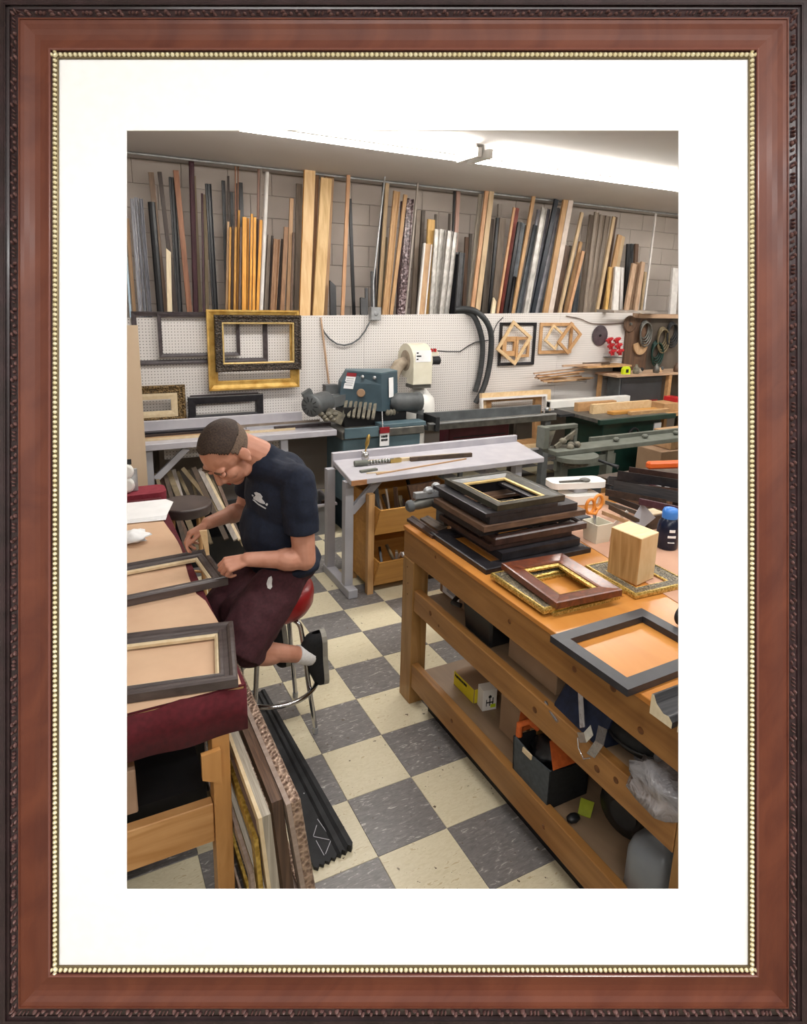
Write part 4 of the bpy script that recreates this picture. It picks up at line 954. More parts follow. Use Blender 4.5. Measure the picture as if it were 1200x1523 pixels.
# ------------------------------------------------------------------ grey bench in front of the teal saw
hwood('rawedge', 'a8744c', 'bc8a60', .6, (10, 10, 10))
gx0, gx1, gz = -.215, 1.42, .865
t = thing('grey_bench', 'grey laminate bench with raised back fence in front of the teal saw', 'bench', (.6, 1.6, 0))
q = MB(); q.hexa([(gx0, 1.33, gz - .04), (gx1, 1.33, gz - .04), (gx1 + .14, 1.85, gz - .04), (gx0 + .08, 1.85, gz - .04), (gx0, 1.33, gz), (gx1, 1.33, gz), (gx1 + .14, 1.85, gz), (gx0 + .08, 1.85, gz)])
q.build('top', M['greylam'], t, bevel=.004)
MB().box((gx0 + .075, 1.851, gz - .075), (gx1 + .135, 1.885, gz + .055)).build('fence', M['greylam'], t, bevel=.005)
MB().box((gx0 + .003, 1.324, gz - .039), (gx0 + .115, 1.329, gz - .004)).build('bare_edge', M['rawedge'], t)
for x in (-.185, 1.25):
    MB().box((x - .03, 1.42, .065), (x + .03, 1.48, gz - .041)).build('leg', M['greyenamel'], t)
    MB().box((x - .03, 1.76, .065), (x + .03, 1.82, gz - .041)).build('leg', M['greyenamel'], t)
    MB().box((x - .035, 1.34, 0), (x + .035, 1.84, .064)).build('foot_bar', M['greyenamel'], t, bevel=.004)
MB().bar((-.16, 1.45, .60), (.06, 1.45, .82), .035, .05).build('brace', M['greyenamel'], t)
# things on the grey bench
gt = at_z(541, 690, gz)
t = thing('oil_gun', 'small brass and steel oil gun standing upright on the grey bench', 'tool', (gt.x, gt.y, gz))
bs = at_z(543, 684, gz)
MB().lathe([(.026, 0), (.03, .01), (.03, .04), (.022, .055), (.012, .065)], (bs.x, bs.y, gz + .001), (0, 0, 1), 14).build('body', M['steelp'], t)
MB().lathe([(.006, 0), (.006, .03), (.016, .06), (.013, .12), (.004, .135)], (bs.x, bs.y, gz + .062), (.22, 0, 1), 10).build('spout', M['brass'], t)
MB().ball((bs.x - .02, bs.y, gz + .058), .012).build('knob', M['steelp'], t)
p0, p1 = at_z(527, 694, gz), at_z(585, 688, gz)
t = thing('bar_clamp', 'long grey and brass clamp lying on the grey bench', 'clamp', (p0.x, p0.y, gz))
q = MB().tube([(p0.x, p0.y, gz + .022), (p0.x + .10, p0.y - .005, gz + .022)], .021, 10); q.tube([(p0.x + .10, p0.y - .005, gz + .022), (p1.x, p1.y, gz + .022)], .012, 10)
q.build('barrel', M['olivegrey'], t)
for k in range(7): MB().lathe([(.016, 0), (.016, .006)], (p0.x + .12 + k * .024, p0.y - .008, gz + .022), (1, 0, 0), 10).build('ring', M['steelp'], t)
MB().box((p1.x - .03, p1.y - .015, gz + .001), (p1.x + .06, p1.y + .02, gz + .03)).build('jaw', M['brass'], t)
for lab, a, b_, w, h, m in [('long pale gold moulding lying across the grey bench', (540, 690), (683, 678.5), .03, .022, 'palelip'), ('dark strip with pale front behind the clamp on the grey bench', (610, 686), (701, 679), .025, .03, 'scrapdk'),
                            ('thin tan strip lying slanted across the grey bench', (560, 706), (693, 683), .012, .008, 'tan'), ('short grey steel rule at the left of the grey bench', (536, 703), (560, 699), .03, .014, 'olivegrey'),
                            ('thin pale sliver beside the steel rule on the grey bench', (545, 704.5), (590, 701), .01, .006, 'palelip')]:
    A, B_ = at_z(*a, gz + .001), at_z(*b_, gz + .001)
    tag(MB().bar(A + EZ * h / 2, B_ + EZ * h / 2, w, h).build('framing_stick', M[m]), lab, 'strip', 'strips lying on the grey bench')

# ------------------------------------------------------------------ tilting bin rack with scraps
t = thing('bin_rack', 'oak rack of two tilted bins filled with moulding scraps under the grey bench', 'bin rack', (.25, 1.5, 0))
bx0, bx1 = -.05, .62
for x in (bx0, bx1):
    for y in (1.37, 1.66):
        MB().box((x - .022, y - .022, 0), (x + .022, y + .022, .74)).build('post', M['binpost'], t)
MB().box((bx0 + .025, 1.655, .03), (bx1 - .025, 1.675, .74)).build('back_panel', M['binwood'], t)
MB().box((bx0 - .008, 1.395, .06), (bx0 + .008, 1.636, .72)).build('side_panel', M['binwood'], t)
MB().box((bx1 - .008, 1.395, .06), (bx1 + .008, 1.636, .72)).build('side_panel', M['binwood'], t)
for zb_, nm in ((.44, 'upper'), (.06, 'lower')):
    fr = MB().hexa([(bx0 + .024, 1.35, zb_), (bx1 - .024, 1.35, zb_), (bx1 - .024, 1.366, zb_), (bx0 + .024, 1.366, zb_),
                    (bx0 + .024, 1.255, zb_ + .21), (bx1 - .024, 1.255, zb_ + .21), (bx1 - .024, 1.271, zb_ + .21), (bx0 + .024, 1.271, zb_ + .21)]).build('bin_front', M['binwood'], t)
    MB().box((bx0 + .024, 1.367, zb_), (bx1 - .024, 1.65, zb_ + .014)).build('bin_bottom', M['binwood'], t)
    for x in (bx0 + .0235, bx1 - .0335):
        MB().prism([(1.368, zb_ + .015), (1.64, zb_ + .015), (1.64, zb_ + .21), (1.275, zb_ + .21)], (x, 0, 0), EY, EZ, (.01, 0, 0)).build('bin_side', M['binwood'], t)
rng = random.Random(5)
for zb_, n in ((.455, 16), (.075, 12)):
    up_ = zb_ > .3
    for i in range(n):
        x = bx0 + .07 + (bx1 - bx0 - .14) * (i + .5) / n
        a = Vector((x, 1.40 + .02 * (i % 3), zb_ + .004)); b_ = Vector((x + rng.uniform(-.08, .08), 1.36 + rng.uniform(0, .2), zb_ + rng.uniform(.17, .30 if up_ else .2)))
        tag(MB().bar(a, b_, rng.uniform(.016, .03), rng.uniform(.012, .02)).build('offcut', M[rng.choice(['scrapdk', 'umber', 'darkbrown', 'scrap', 'black', 'rosetan', 'greywood'])]),
            'moulding offcut standing in the upper oak bin under the grey bench' if up_ else 'moulding offcut lying in the lower oak bin under the grey bench', 'offcut', 'offcuts in the upper oak bin' if up_ else 'offcuts in the lower oak bin')
a = Vector((.18, 1.32, .272)); tag(MB().tube([a, a + Vector((.16, 0, .012))], .018, 12).build('paper_roll', M['paper']), 'short white roll lying on the lower oak bin', 'roll')
a = Vector((.30, 1.40, .60)); tag(MB().obox(a + Vector((.1, .0, .09)), (.14, .02, .0), (0, .015, .0), (-.02, 0, .07)).build('frame_offcut', M['umber']), 'wide brown frame offcut leaning in the upper oak bin', 'offcut')

# grey plastic tub with scraps left of the grey bench
tb = at_z(481, 797, 0)
t = thing('plastic_tub', 'translucent grey plastic tub of scraps left of the grey bench leg', 'tub', (tb.x - .05, 2.62, 0))
tx0, tx1 = tb.x - .32, tb.x + .12
q = MB(); w_ = .006
for (a, b_) in (((tx0, 2.55, 0), (tx1, 2.95, .01)), ((tx0, 2.55, .01), (tx1, 2.55 + w_, .26)), ((tx0, 2.95 - w_, .01), (tx1, 2.95, .26)), ((tx0, 2.556, .01), (tx0 + w_, 2.944, .26)), ((tx1 - w_, 2.556, .01), (tx1, 2.944, .26))): q.box(a, b_)
q.build('body', mat('tub_plastic', '8e9094', 'a0a2a6', .35, trans=.25), t)
q = MB()
for (a, b_) in (((tx0 - .015, 2.535, .261), (tx1 + .015, 2.56, .28)), ((tx0 - .015, 2.94, .261), (tx1 + .015, 2.965, .28)), ((tx0 - .015, 2.561, .261), (tx0 + .01, 2.939, .28)), ((tx1 - .01, 2.561, .261), (tx1 + .015, 2.939, .28))): q.box(a, b_)
q.build('rim', M['greylam'], t)
for i in range(14):
    x, y = rng.uniform(tx0 + .06, tx1 - .06), rng.uniform(2.62, 2.86)
    a = Vector((x, y, .03 + .012 * i)); d = Vector((rng.uniform(-1, 1), rng.uniform(-.5, .5), rng.uniform(.1, 1.2))).normalized()
    tag(MB().bar(a, a + d * rng.uniform(.08, .22), .025, .014).build('offcut', M[rng.choice(['scrap', 'greywood', 'scrapdk', 'umber', 'palelip'])]), 'weathered offcut piled in the grey plastic tub', 'offcut', 'offcuts in the grey plastic tub')

# ------------------------------------------------------------------ olive grey mitre saw on its bench
t = thing('mitre_saw_bench', 'olive grey mitre saw with half round table on a long steel rail', 'mitre saw', (1.9, 1.5, 0))
MB().box((1.60, 1.40, .835), (4.2, 1.58, .875)).build('rail', M['olivegrey'], t, bevel=.004)
MB().box((2.15, 1.585, .835), (4.2, 1.62, .905)).build('rear_fence', M['olivegrey'], t)
for x in (1.72, 2.22, 4.0):
    MB().box((x - .035, 1.42, 0), (x + .035, 1.50, .834)).build('leg', M['olivegrey'], t)
MB().box((1.65, 1.44, .70), (2.3, 1.48, .79)).build('apron', M['olivegrey'], t)
q = MB(); n = 18; cxx, cyy, r = 1.80, 1.40, .20
po = [(cxx + r * math.cos(math.pi + math.pi * k / n), cyy + .85 * r * math.sin(math.pi + math.pi * k / n)) for k in range(n + 1)]
q.prism(po, (0, 0, .80), EX, EY, (0, 0, .036)); q.build('turntable', M['olivegrey'], t, bevel=.003)
po = [(cxx + .12 * math.cos(math.pi + math.pi * k / n), cyy + .1 * math.sin(math.pi + math.pi * k / n)) for k in range(n + 1)]
MB().prism(po, (0, 0, .755), EX, EY, (0, 0, .044)).build('pivot', M['dust'], t)
MB().tube([(cxx + .15, 1.3, .80), (cxx + .2, 1.2, .78), (cxx + .22, 1.14, .77)], [.012, .012, .02], 8).build('handle', M['rubber'], t)
A, B_ = at_y(804, 640, 1.55), at_y(857, 635, 1.55)
MB().box((A.x, 1.50, .876), (A.x + .055, 1.60, A.z + .03)).build('guard_post', M['olivegrey'], t, bevel=.005)
MB().box((A.x + .056, 1.53, A.z - .005), (B_.x, 1.58, A.z + .03)).build('guard_bar', M['olivegrey'], t, bevel=.004)
MB().box((B_.x - .03, 1.53, .876), (B_.x, 1.58, A.z - .006)).build('guard_post', M['olivegrey'], t)
MB().hexa([(A.x + .056, 1.54, .88), (A.x + .1, 1.54, .88), (A.x + .1, 1.57, .88), (A.x + .056, 1.57, .88), (A.x + .056, 1.54, A.z - .01), (A.x + .15, 1.54, A.z - .01), (A.x + .15, 1.57, A.z - .01), (A.x + .056, 1.57, A.z - .01)]).build('guard_web', M['dust'], t)
q = MB()
for p in ((.20, 1.50, .93), (.26, 1.47, .90), (.29, 1.52, .95), (.24, 1.45, .885), (.32, 1.46, .90)): q.ball((A.x + p[0], p[1], p[2]), .035, .03, .028, 8, 5)
q.bar((A.x + .12, 1.50, .885), (A.x + .33, 1.50, 1.0), .02, .03); q.build('saw_head', M['dust'], t)
for x in (2.35, 2.7, 3.1): MB().ball((x, 1.50, .895), .03, .03, .02, 8, 5).build('stop_knob', M['olivegrey'], t)
t = thing('waste_bin', 'dark green waste bin under the mitre saw table', 'bin', (1.95, 1.3, 0))
MB().box((1.66, 1.12, 0), (2.02, 1.38, .56)).build('body', mat('bin_plastic', '20241f', '2a2e29', .45, sc=(5, 5, 5)), t, bevel=.01)
MB().box((1.645, 1.105, .561), (2.035, 1.395, .60)).build('rim', M['darkvoid'], t, bevel=.006)

# ------------------------------------------------------------------ dark green table saw
t = thing('table_saw', 'dark green table saw with white fence at the right of the room', 'table saw', (3.3, 2.5, 0))
L0, R0 = 2.84, 3.85
MB().box((L0 + .12, 2.26, 0), (R0 - .05, 2.82, .84)).build('cabinet', M['green'], t, bevel=.008)
MB().box((L0, 2.20, .86), (R0, 2.88, .90)).build('table', M['castiron'], t, bevel=.004)
MB().box((L0 - .03, 2.16, .855), (R0 + .05, 2.195, .905)).build('front_rail', M['green'], t, bevel=.003)
MB().box((L0 - .2, 2.55, .875), (L0 - .005, 2.79, .90)).build('extension_wing', M['rubber'], t)
MB().box((L0 + .02, 2.28, .841), (L0 + .1, 2.80, .859)).build('wing_bracket', M['green'], t)
F0, F1 = at_z(826, 606, .93), at_z(944, 597, .93)
MB().box((F0.x, 2.86, .902), (F1.x, 2.94, .985)).build('fence', M['whiteplas'], t, bevel=.004)
MB().box((F0.x - .002, 2.875, .915), (F0.x - .001, 2.925, .97)).build('fence_end', M['ink'], t)
hw = at_y(944, 648, 2.17)
q = MB(); q.tube([(hw.x + .075 * math.cos(k * math.pi / 10), 2.19, hw.z + .075 * math.sin(k * math.pi / 10)) for k in range(20)], .012, 8, closed=True)
for k in range(3): q.bar((hw.x, 2.19, hw.z), (hw.x + .07 * math.cos(k * 2.1), 2.19, hw.z + .07 * math.sin(k * 2.1)), .016, .01, (0, 1, 0))
q.build('handwheel', M['rubber'], t)
MB().lathe([(.02, 0), (.018, .03), (.008, .036)], (hw.x, 2.185, hw.z), (0, -1, 0), 12).build('hub', M['steelp'], t)
MB().lathe([(.02, 0), (.02, .07)], (hw.x, 2.258, hw.z), (0, -1, 0), 10).build('shaft', M['steelp'], t)
MB().box((R0 - .16, 2.245, .55), (R0 - .06, 2.259, .80)).build('rating_plate', M['paper'], t)
PW = [(.05, .9, 2.45, .05, .10, 'lightframe'), (.12, .75, 2.52, .06, .06, 'midframe'), (.22, .9, 2.34, .08, .03, 'binwood'), (.0, .55, 2.62, .06, .09, 'midframe'), (.3, 1.0, 2.64, .05, .05, 'tan'), (.4, .98, 2.26, .05, .035, 'oak')]
for i, (a, b_, y, w, h, m) in enumerate(PW):
    tag(MB().box((L0 + .1 + a, y, .902), (L0 + .1 + b_, y + w, .902 + h)).build('wood_offcut', M[m]), ['light square batten on the table saw', 'tan batten behind the flat brown board on the table saw', 'flat brown board at the front of the table saw', 'tall tan block at the left on the table saw', 'tan strip at the back of the table saw', 'narrow oak strip at the front edge of the table saw'][i], 'offcut', 'wood pieces on the table saw')
p = at_z(985, 596, .95)
# ------------------------------------------------------------------ far right corner: shelves, boxes, clutter
t = thing('corner_shelf', 'rough wooden shelf on posts in the far right corner', 'shelf', (4.6, 3.1, 0))
Sz = at_y(950, 556, 2.95).z
S0, S1 = at_y(913, 556, 2.95), at_y(1010, 560, 2.95)
MB().box((S0.x, 2.90, Sz - .025), (S1.x + .5, 3.25, Sz)).build('board', M['rosetan'], t)
px_ = at_y(994, 580, 2.92).x
MB().box((px_ - .025, 2.91, 0), (px_ + .025, 2.96, Sz - .026)).build('post', M['midframe'], t)
MB().box((S0.x + .02, 3.18, 0), (S0.x + .06, 3.22, Sz - .026)).build('post', M['midframe'], t)
MB().box((S1.x + .4, 3.18, 0), (S1.x + .44, 3.22, Sz - .026)).build('post', M['midframe'], t)
Mz = .78
MB().box((S0.x + .07, 2.90, Mz - .025), (S1.x + .39, 3.17, Mz)).build('lower_board', M['midframe'], t)
bz1 = Sz - .035
t = thing('dark_cabinet', 'dark grey metal cabinet under the corner shelf', 'cabinet', (S0.x + .3, 3.0, Mz))
c0, c1_ = at_y(925, 570, 2.93).x, at_y(988, 570, 2.93).x
MB().box((c0, 2.965, Mz + .001), (c1_, 3.16, bz1)).build('body', M['motor'], t, bevel=.006)
MB().box((c0 + .02, 2.955, Mz + .02), (c1_ - .02, 2.964, bz1 - .02)).build('door', mat('dark_door', '34363a', '404246', .4, sc=(5, 5, 5)), t)
MB().box((c1_ - .22, 2.952, Mz + .05), (c1_ - .06, 2.9545, Mz + .12)).build('red_label', M['redsign'], t)
hv = at_y(931, 548, 2.97)
t = thing('tape_measure', 'bright yellow green tape measure on the corner shelf', 'tape measure', (hv.x, 2.97, Sz))
w = .055
MB().prism([(-w, 0), (w, 0), (w, .06), (w * .6, .09), (-w * .5, .09), (-w, .06)], (hv.x, 2.95, Sz + .001), EX, EZ, (0, .04, 0)).build('case', M['hiviz'], t)
MB().box((hv.x - .02, 2.946, Sz + .02), (hv.x + .02, 2.9495, Sz + .06)).build('label', M['ink'], t)
rs = random.Random(11)
CL = [('small dark motor part on the corner shelf', 'dust'), ('cream round cap on the corner shelf', 'creamdust'), ('black hand tool lying on the corner shelf', 'rubber'), ('grey metal fitting on the corner shelf', 'castiron'), ('tan wood block on the corner shelf', 'tan'), ('dark jar on the corner shelf', 'motor'), ('short rusty fitting at the right of the corner shelf', 'umber')]
for i, (lab, m) in enumerate(CL):
    x = at_y(944 + i * 10, 550, 2.98).x; y = 2.96 + .07 * (i % 3); q = MB()
    if i % 3 == 0: q.lathe([(.03, 0), (.04, .02), (.035, .07), (.015, .09), (.015, .11)], (x, y, Sz + .001), (0, 0, 1), 12)
    elif i % 3 == 1: q.lathe([(.045, 0), (.05, .02), (.03, .035), (.028, .05), (.01, .055)], (x, y, Sz + .001), (0, 0, 1), 14)
    else: q.bar((x - .06, y, Sz + .02), (x + .05, y + .03, Sz + .02), .035, .038); q.ball((x + .06, y + .03, Sz + .025), .024)
    tag(q.build('shop_fitting', M[m]), lab, 'fitting', 'small things on the corner shelf')
# red clamps on the wall
t0 = at_y(905, 512, 3.25)
t = thing('clamp_rack', 'grey wire basket for the red clips at the pegboard end', 'rack', (t0.x, 3.25, t0.z - .1))
MB().box((t0.x - .02, 3.16, t0.z - .16), (t0.x + .16, 3.297, t0.z - .15)).build('tray', M['castiron'], t)
for i in range(12):
    a = Vector((t0.x - .06 + .062 * (i % 4) + .035 * (i // 4), 3.20 + .03 * (i % 2), t0.z + .06 - .07 * (i // 4)))
    q = MB(); q.bar(a - Vector((.026, 0, .018)), a + Vector((.028, 0, .014)), .025, .034, (0, 1, 0)); q.ball(a + Vector((0, -.014, 0)), .016, n=6, m=4); q.bar(a + Vector((0, .0, -.02)), a + Vector((.004, 0, -.05)), .014, .018, (0, 1, 0))
    tag(q.build('spring_clip', M['redplas']), 'small red plastic clip heaped at the right end of the pegboard', 'clip', 'red clips at the pegboard end')
tag(MB().tube(spline([at_y(u_, v_, 3.285) for u_, v_ in ((842, 470), (862, 474), (880, 481), (905, 482), (930, 480))]), .005, 6).build('power_cable', M['umber']), 'brown cable sagging along the right top of the pegboard', 'cable')
# brown board with round things
b0 = at_y(940, 520, 3.27)
u0, u1 = at_y(930, 510, 3.27).x, at_y(963, 510, 3.27).x
tag(MB().box((u0, 3.262, at_y(940, 560, 3.27).z), (u1, 3.295, at_y(940, 472, 3.27).z)).build('tool_board', M['umber']), 'dark brown tool board beside the red clips', 'board')
c = at_y(940, 482, 3.22)
t = thing('sanding_disc', 'round dark brown sanding disc hung at the top of the tool board', 'disc', c)
MB().lathe([(.10, 0), (.10, .012), (.09, .016)], (c.x, 3.262, c.z), (0, -1, 0), 24).build('disc', M['umber'], t); MB().lathe([(.02, 0), (.015, .02)], (c.x, 3.245, c.z), (0, -1, 0), 10).build('hub', M['castiron'], t)
c = at_y(953, 512, 3.24)
n = 16; po = [(.12 * math.cos(math.pi + math.pi * k / n), .13 * math.sin(math.pi + math.pi * k / n)) for k in range(n + 1)] + [(.05, .02), (0, -.04), (-.05, .02)]
tag(MB().prism(po, (c.x, 3.235, c.z), EX, EZ, (0, .02, 0)).build('leather_apron', M['tan']), 'tan half round leather piece hung on the tool board', 'leather')
for j, (uu, vv, m, lab) in enumerate([(958, 490, 'castiron', 'coil of grey wire hung above the tan leather piece'), (984, 500, 'olive', 'coil of dark olive hose hung at the far right'), (998, 492, 'rubber', 'coil of black cord hung at the far right corner'), (975, 520, 'green', 'coil of dark green hose hung beside the tool board')]):
    c = at_y(uu, vv, 3.25); q = MB()
    for k in range(4): q.tube([(c.x + (.07 + .01 * k) * math.cos(a * math.pi / 8), c.y - .012 * k, c.z - .02 * k + (.11 + .012 * k) * math.sin(a * math.pi / 8)) for a in range(16)], .011, 6, closed=True)
    tag(q.build('hose_coil', M[m]), lab, 'coil', 'coils hung in the far right corner')
c = at_y(967, 490, 3.24); q = MB().tube([c, c + Vector((.01, 0, -.08)), c + Vector((-.01, 0, -.17))], [.014, .022, .016], 10)
tag(q.build('hand_scraper', M['orangeplas']), 'orange handled tool hanging in the far right corner', 'tool')
t = thing('hanging_rail', 'wooden rail carrying the coils in the far right corner', 'rail', (4.8, 3.3, 1.9))
r0 = at_y(962, 473, 3.26)
MB().box((4.331, 3.20, r0.z), (7.0, 3.295, r0.z + .05)).build('board', M['rosetan'], t)
MB().box((4.40, 3.296, 0), (4.46, 3.33, r0.z)).build('post', M['umber'], t)
MB().box((6.4, 3.296, 0), (6.46, 3.33, r0.z)).build('post', M['umber'], t)
MB().box((4.332, 3.27, .8), (7.0, 3.295, r0.z - .002)).build('backing', M['taupedk'], t)
# weathered frame lying on the pegboard top
z_ = ptop(3.6) + .003
a, b_ = at_y(893, 466, 3.33), at_y(957, 466, 3.33)
pic_frame('weathered grey wooden frame lying flat on the right end of the rack', (a.x, 3.12, z_), EX, EY, b_.x - a.x, .30, .06, .03, M['greywood'], 'slope')
# boxes and bench along the right
t = thing('rear_bench', 'long wooden bench behind the table saw in the far right corner', 'bench', (4.6, 2.9, 0))
MB().box((4.0, 2.45, .80), (6.4, 2.88, .84)).build('top', M['midframe'], t)
for x in (4.05, 6.3): MB().box((x - .03, 2.5, 0), (x + .03, 2.56, .799)).build('leg', M['midframe'], t)
for i, (u, v, w, h, m, lab) in enumerate([(992, 608, .35, .10, 'midframe', 'low tan wooden box on the rear bench'), (1002, 598, .12, .05, 'redplas', 'small red box on the rear bench')]):
    p = at_y(u, v, 2.6)
    tag(MB().box((p.x - w / 2, 2.5 + .02 * i, .841 + (.101 if i else 0)), (p.x + w / 2, 2.7, .841 + (.101 if i else 0) + h)).build('small_box', M[m], bevel=.004), lab, 'box')
pz = at_y(1000, 655, 1.95)
tag(MB().box((3.3, 1.8, 0), (4.3, 2.1, .62)).build('cardboard_box', M['card'], bevel=.006), 'brown cardboard box behind the mitre saw rail', 'box')
tag(MB().box((3.45, 1.82, .622), (4.0, 2.05, .80)).build('cardboard_box', M['tan'], bevel=.006), 'tan cardboard box stacked behind the mitre saw rail', 'box')

# ------------------------------------------------------------------ right work bench
def bench_wood(name, c1, c2, sc, **k):
    hwood(name, c1, c2, .42, sc, **k); return M[name]
bench_wood('benchtop', 'b4722e', 'c4843c', (7, 1, 7), coat=.25)
bench_wood('rail_y', '80562a', 'a0723e', (14, 1.2, 14))
bench_wood('leg_z', '86602f', 'a67e4e', (16, 16, 1.4))
bench_wood('plyshelf', '7c6650', 'a0866c', (4, 1.2, 4))
M['knot'] = mat('knot', '54300f', '6e431e', .6, sc=(60, 60, 60))
t = thing('work_bench', 'orange stained wooden work bench with two shelves on the right', 'bench', (.4, -.6, 0))
bX0, bX1, bY0, bY1, bz = -.375, 1.25, -1.75, .262, .95
MB().box((bX0 - .006, bY0, bz - .02), (bX1, bY1, bz)).build('top', M['benchtop'], t, bevel=.002)
MB().box((bX0, bY0, .79), (bX0 + .038, bY1, bz - .021)).build('apron', M['rail_y'], t, bevel=.003)
MB().box((bX0 + .04, bY1 - .04, .79), (bX1 - .04, bY1, bz - .021)).build('apron', M['rail_y'], t, bevel=.003)
for (x0, y0) in ((bX0 - .004, bY1 - .115), (bX0 + .001, -1.54), (bX1 - .09, bY1 - .155), (bX1 - .09, -1.7)):
    MB().box((x0, y0, 0), (x0 + .088, y0 + .112, .789)).build('leg', M['leg_z'], t, bevel=.003)
MB().box((bX0 + .002, -1.425, .53), (bX0 + .04, bY1 - .117, .645)).build('middle_rail', M['rail_y'], t, bevel=.003)
MB().box((bX0 + .002, -1.425, .10), (bX0 + .04, bY1 - .117, .235)).build('bottom_rail', M['rail_y'], t, bevel=.003)
MB().box((bX0 + .041, -1.7, .60), (bX1 - .1, bY1 - .16, .62)).build('middle_shelf', M['plyshelf'], t)
MB().box((bX0 + .041, -1.7, .19), (bX1 - .1, bY1 - .16, .21)).build('bottom_shelf', M['plyshelf'], t)
MB().box((bX1 - .02, -1.7, .0), (bX1 - .005, bY1 - .16, .78)).build('back_panel', M['scrapdk'], t)
MB().box((bX0 + .06, -1.5, .0), (bX0 + .075, bY1 - .2, .095)).build('kick_board', M['darkvoid'], t)
kn = MB()
for (y, z, r) in ((-.05, .90, .011), (-.62, .86, .014), (-.98, .865, .016), (-1.15, .90, .02), (-1.27, .83, .017), (-.02, .60, .018), (-.10, .575, .01), (-.80, .59, .018), (-1.12, .58, .018), (-1.2, .60, .016), (-1.34, .62, .014), (-.25, .17, .014), (-.9, .16, .013), (.21, .745, .006), (.2, .66, .006), (.2, .6, .006)):
    r *= .72; kn.lathe([(r, 0), (r * .9, .0012), (r * .4, .0018)], (bX0 + (.0022 if z < .7 else .0002) if y < .15 else bX0 - .0042, y, z), (-1, 0, 0), 12)
kn.build('knots', M['knot'], t)['kind'] = 'stuff'

# stack of frames
G4 = 'frames stacked on the right bench'
M['olivetop'] = mat('olive_black_frame', '24231d', '403d30', .4, .15, sc=(25, 25, 25), coat=.2)
M['brownframe'] = mat('brown_black_frame', '2a1c18', '46302a', .4, sc=(25, 25, 25), coat=.2)
M['beadsilver'] = mat('silver_bead', '9a9480', 'c4bea4', .4, .5, sc=(90, 90, 90), vor=True, bump=.6)
STK = [(-.335, .245, -.395, .075, .95, .024, .075, 'blackwood', 'bevel', None, 'widest flat black frame at the bottom of the stack'),
       (-.225, .215, -.352, .06, .975, .034, .05, 'blackwood', 'flat', 'beadsilver', 'black frame with silver beaded edge low in the stack'),
       (-.26, .20, -.31, .12, 1.010, .026, .06, 'brownframe', 'slope', None, 'dark brown frame just over the silver beaded one in the stack'),
       (-.245, .275, -.325, .10, 1.037, .034, .07, 'brownframe', 'step', None, 'brown stepped frame third from the bottom of the stack'),
       (-.29, .21, -.28, .14, 1.072, .03, .05, 'blackwood', 'flat', None, 'plain black frame in the middle of the stack'),
       (-.30, .27, -.315, .11, 1.103, .024, .07, 'umber', 'slope', None, 'wide brown frame in the middle of the stack'),
       (-.262, .23, -.30, .13, 1.128, .034, .04, 'blackwood', 'flat', None, 'open black frame third from the top of the stack'),
       (-.285, .11, -.30, .145, 1.163, .018, .06, 'blackwood', 'bevel', None, 'flat black frame directly under the top one of the stack'),
       (-.225, .152, -.298, .138, 1.182, .026, .062, 'olivetop', 'slope', 'goldlip', 'olive black frame with gold lip on top of the stack')]
for (x0, x1, y0, y1, z, h, w, m, pf_, lp, lab) in STK:
    pic_frame(lab, (x0, y0, z + .0005), EX, EY, x1 - x0, y1 - y0, w, h, M[m], pf_, .012 if lp else None, M[lp] if lp else None, group=G4)
# gold and burl frames
M['burl'] = mat('burl_wood', '4a2418', '7a4028', .3, sc=(22, 22, 22), dist=2.5, detail=6, coat=.4)
M['ornatesilver'] = mat('ornate_grey_gold', '3a3630', '8a806a', .42, .3, sc=(140, 140, 140), vor=True, bump=.4, bdist=.004)
M['goldedge'] = mat('gold_edge', 'a88a40', 'd8bc70', .32, .6, sc=(120, 120, 120), vor=True, bump=.4)
pic_frame('plain gold frame at the bottom of the pair under the burl frame', (-.31, -.79, .9505), EX, EY, .33, .30, .05, .012, M['goldedge'], 'flat')
pic_frame('grey ornate frame with gold edge lying under the burl wood frame', (-.345, -.775, .963), EX, EY, .39, .325, .07, .02, M['ornatesilver'], 'slope', .012, M['goldedge'])
pic_frame('reddish burl wood frame with black sides lying on the gold edged frame', (-.312, -.80, .984), (1, -.07, 0), (.07, 1, 0), .305, .37, .062, .028, M['burl'], 'bevel', .015, M['goldedge'])
pic_frame('flat grey ornate frame lying under the standing wood block', (.075, -.815, .953), (1, -.05, 0), (.05, 1, 0), .29, .285, .055, .018, M['ornatesilver'], 'slope', .008, M['goldedge'])
def gold_rim(O, ex_, ey_, W, H, h):
    q = MB(); ex_, ey_ = Vector(ex_).normalized(), Vector(ey_).normalized()
    for k in range(4): q.rails(k, Vector(O) - (ex_ + ey_) * .005, ex_, ey_, W + .01, H + .01, [(0, 0), (0, h * .7), (.003, h + .002), (.010, h + .0025), (.010, h + .0006), (.0049, h * .5), (.0049, 0)])
    f = bpy.data.objects.get('picture_frame'); return q
for fr in [o for o in bpy.data.objects if o.parent is None and o.get('label', '').startswith('grey ornate frame with gold')]:
    gold_rim((-.345, -.775, .963), EX, EY, .39, .325, .0195).build('gold_rim', M['goldedge'], fr)
for fr in [o for o in bpy.data.objects if o.parent is None and o.get('label', '').startswith('flat grey ornate frame')]:
    gold_rim((.075, -.815, .953), (1, -.05, 0), (.05, 1, 0), .29, .285, .0178).build('gold_rim', M['goldedge'], fr)
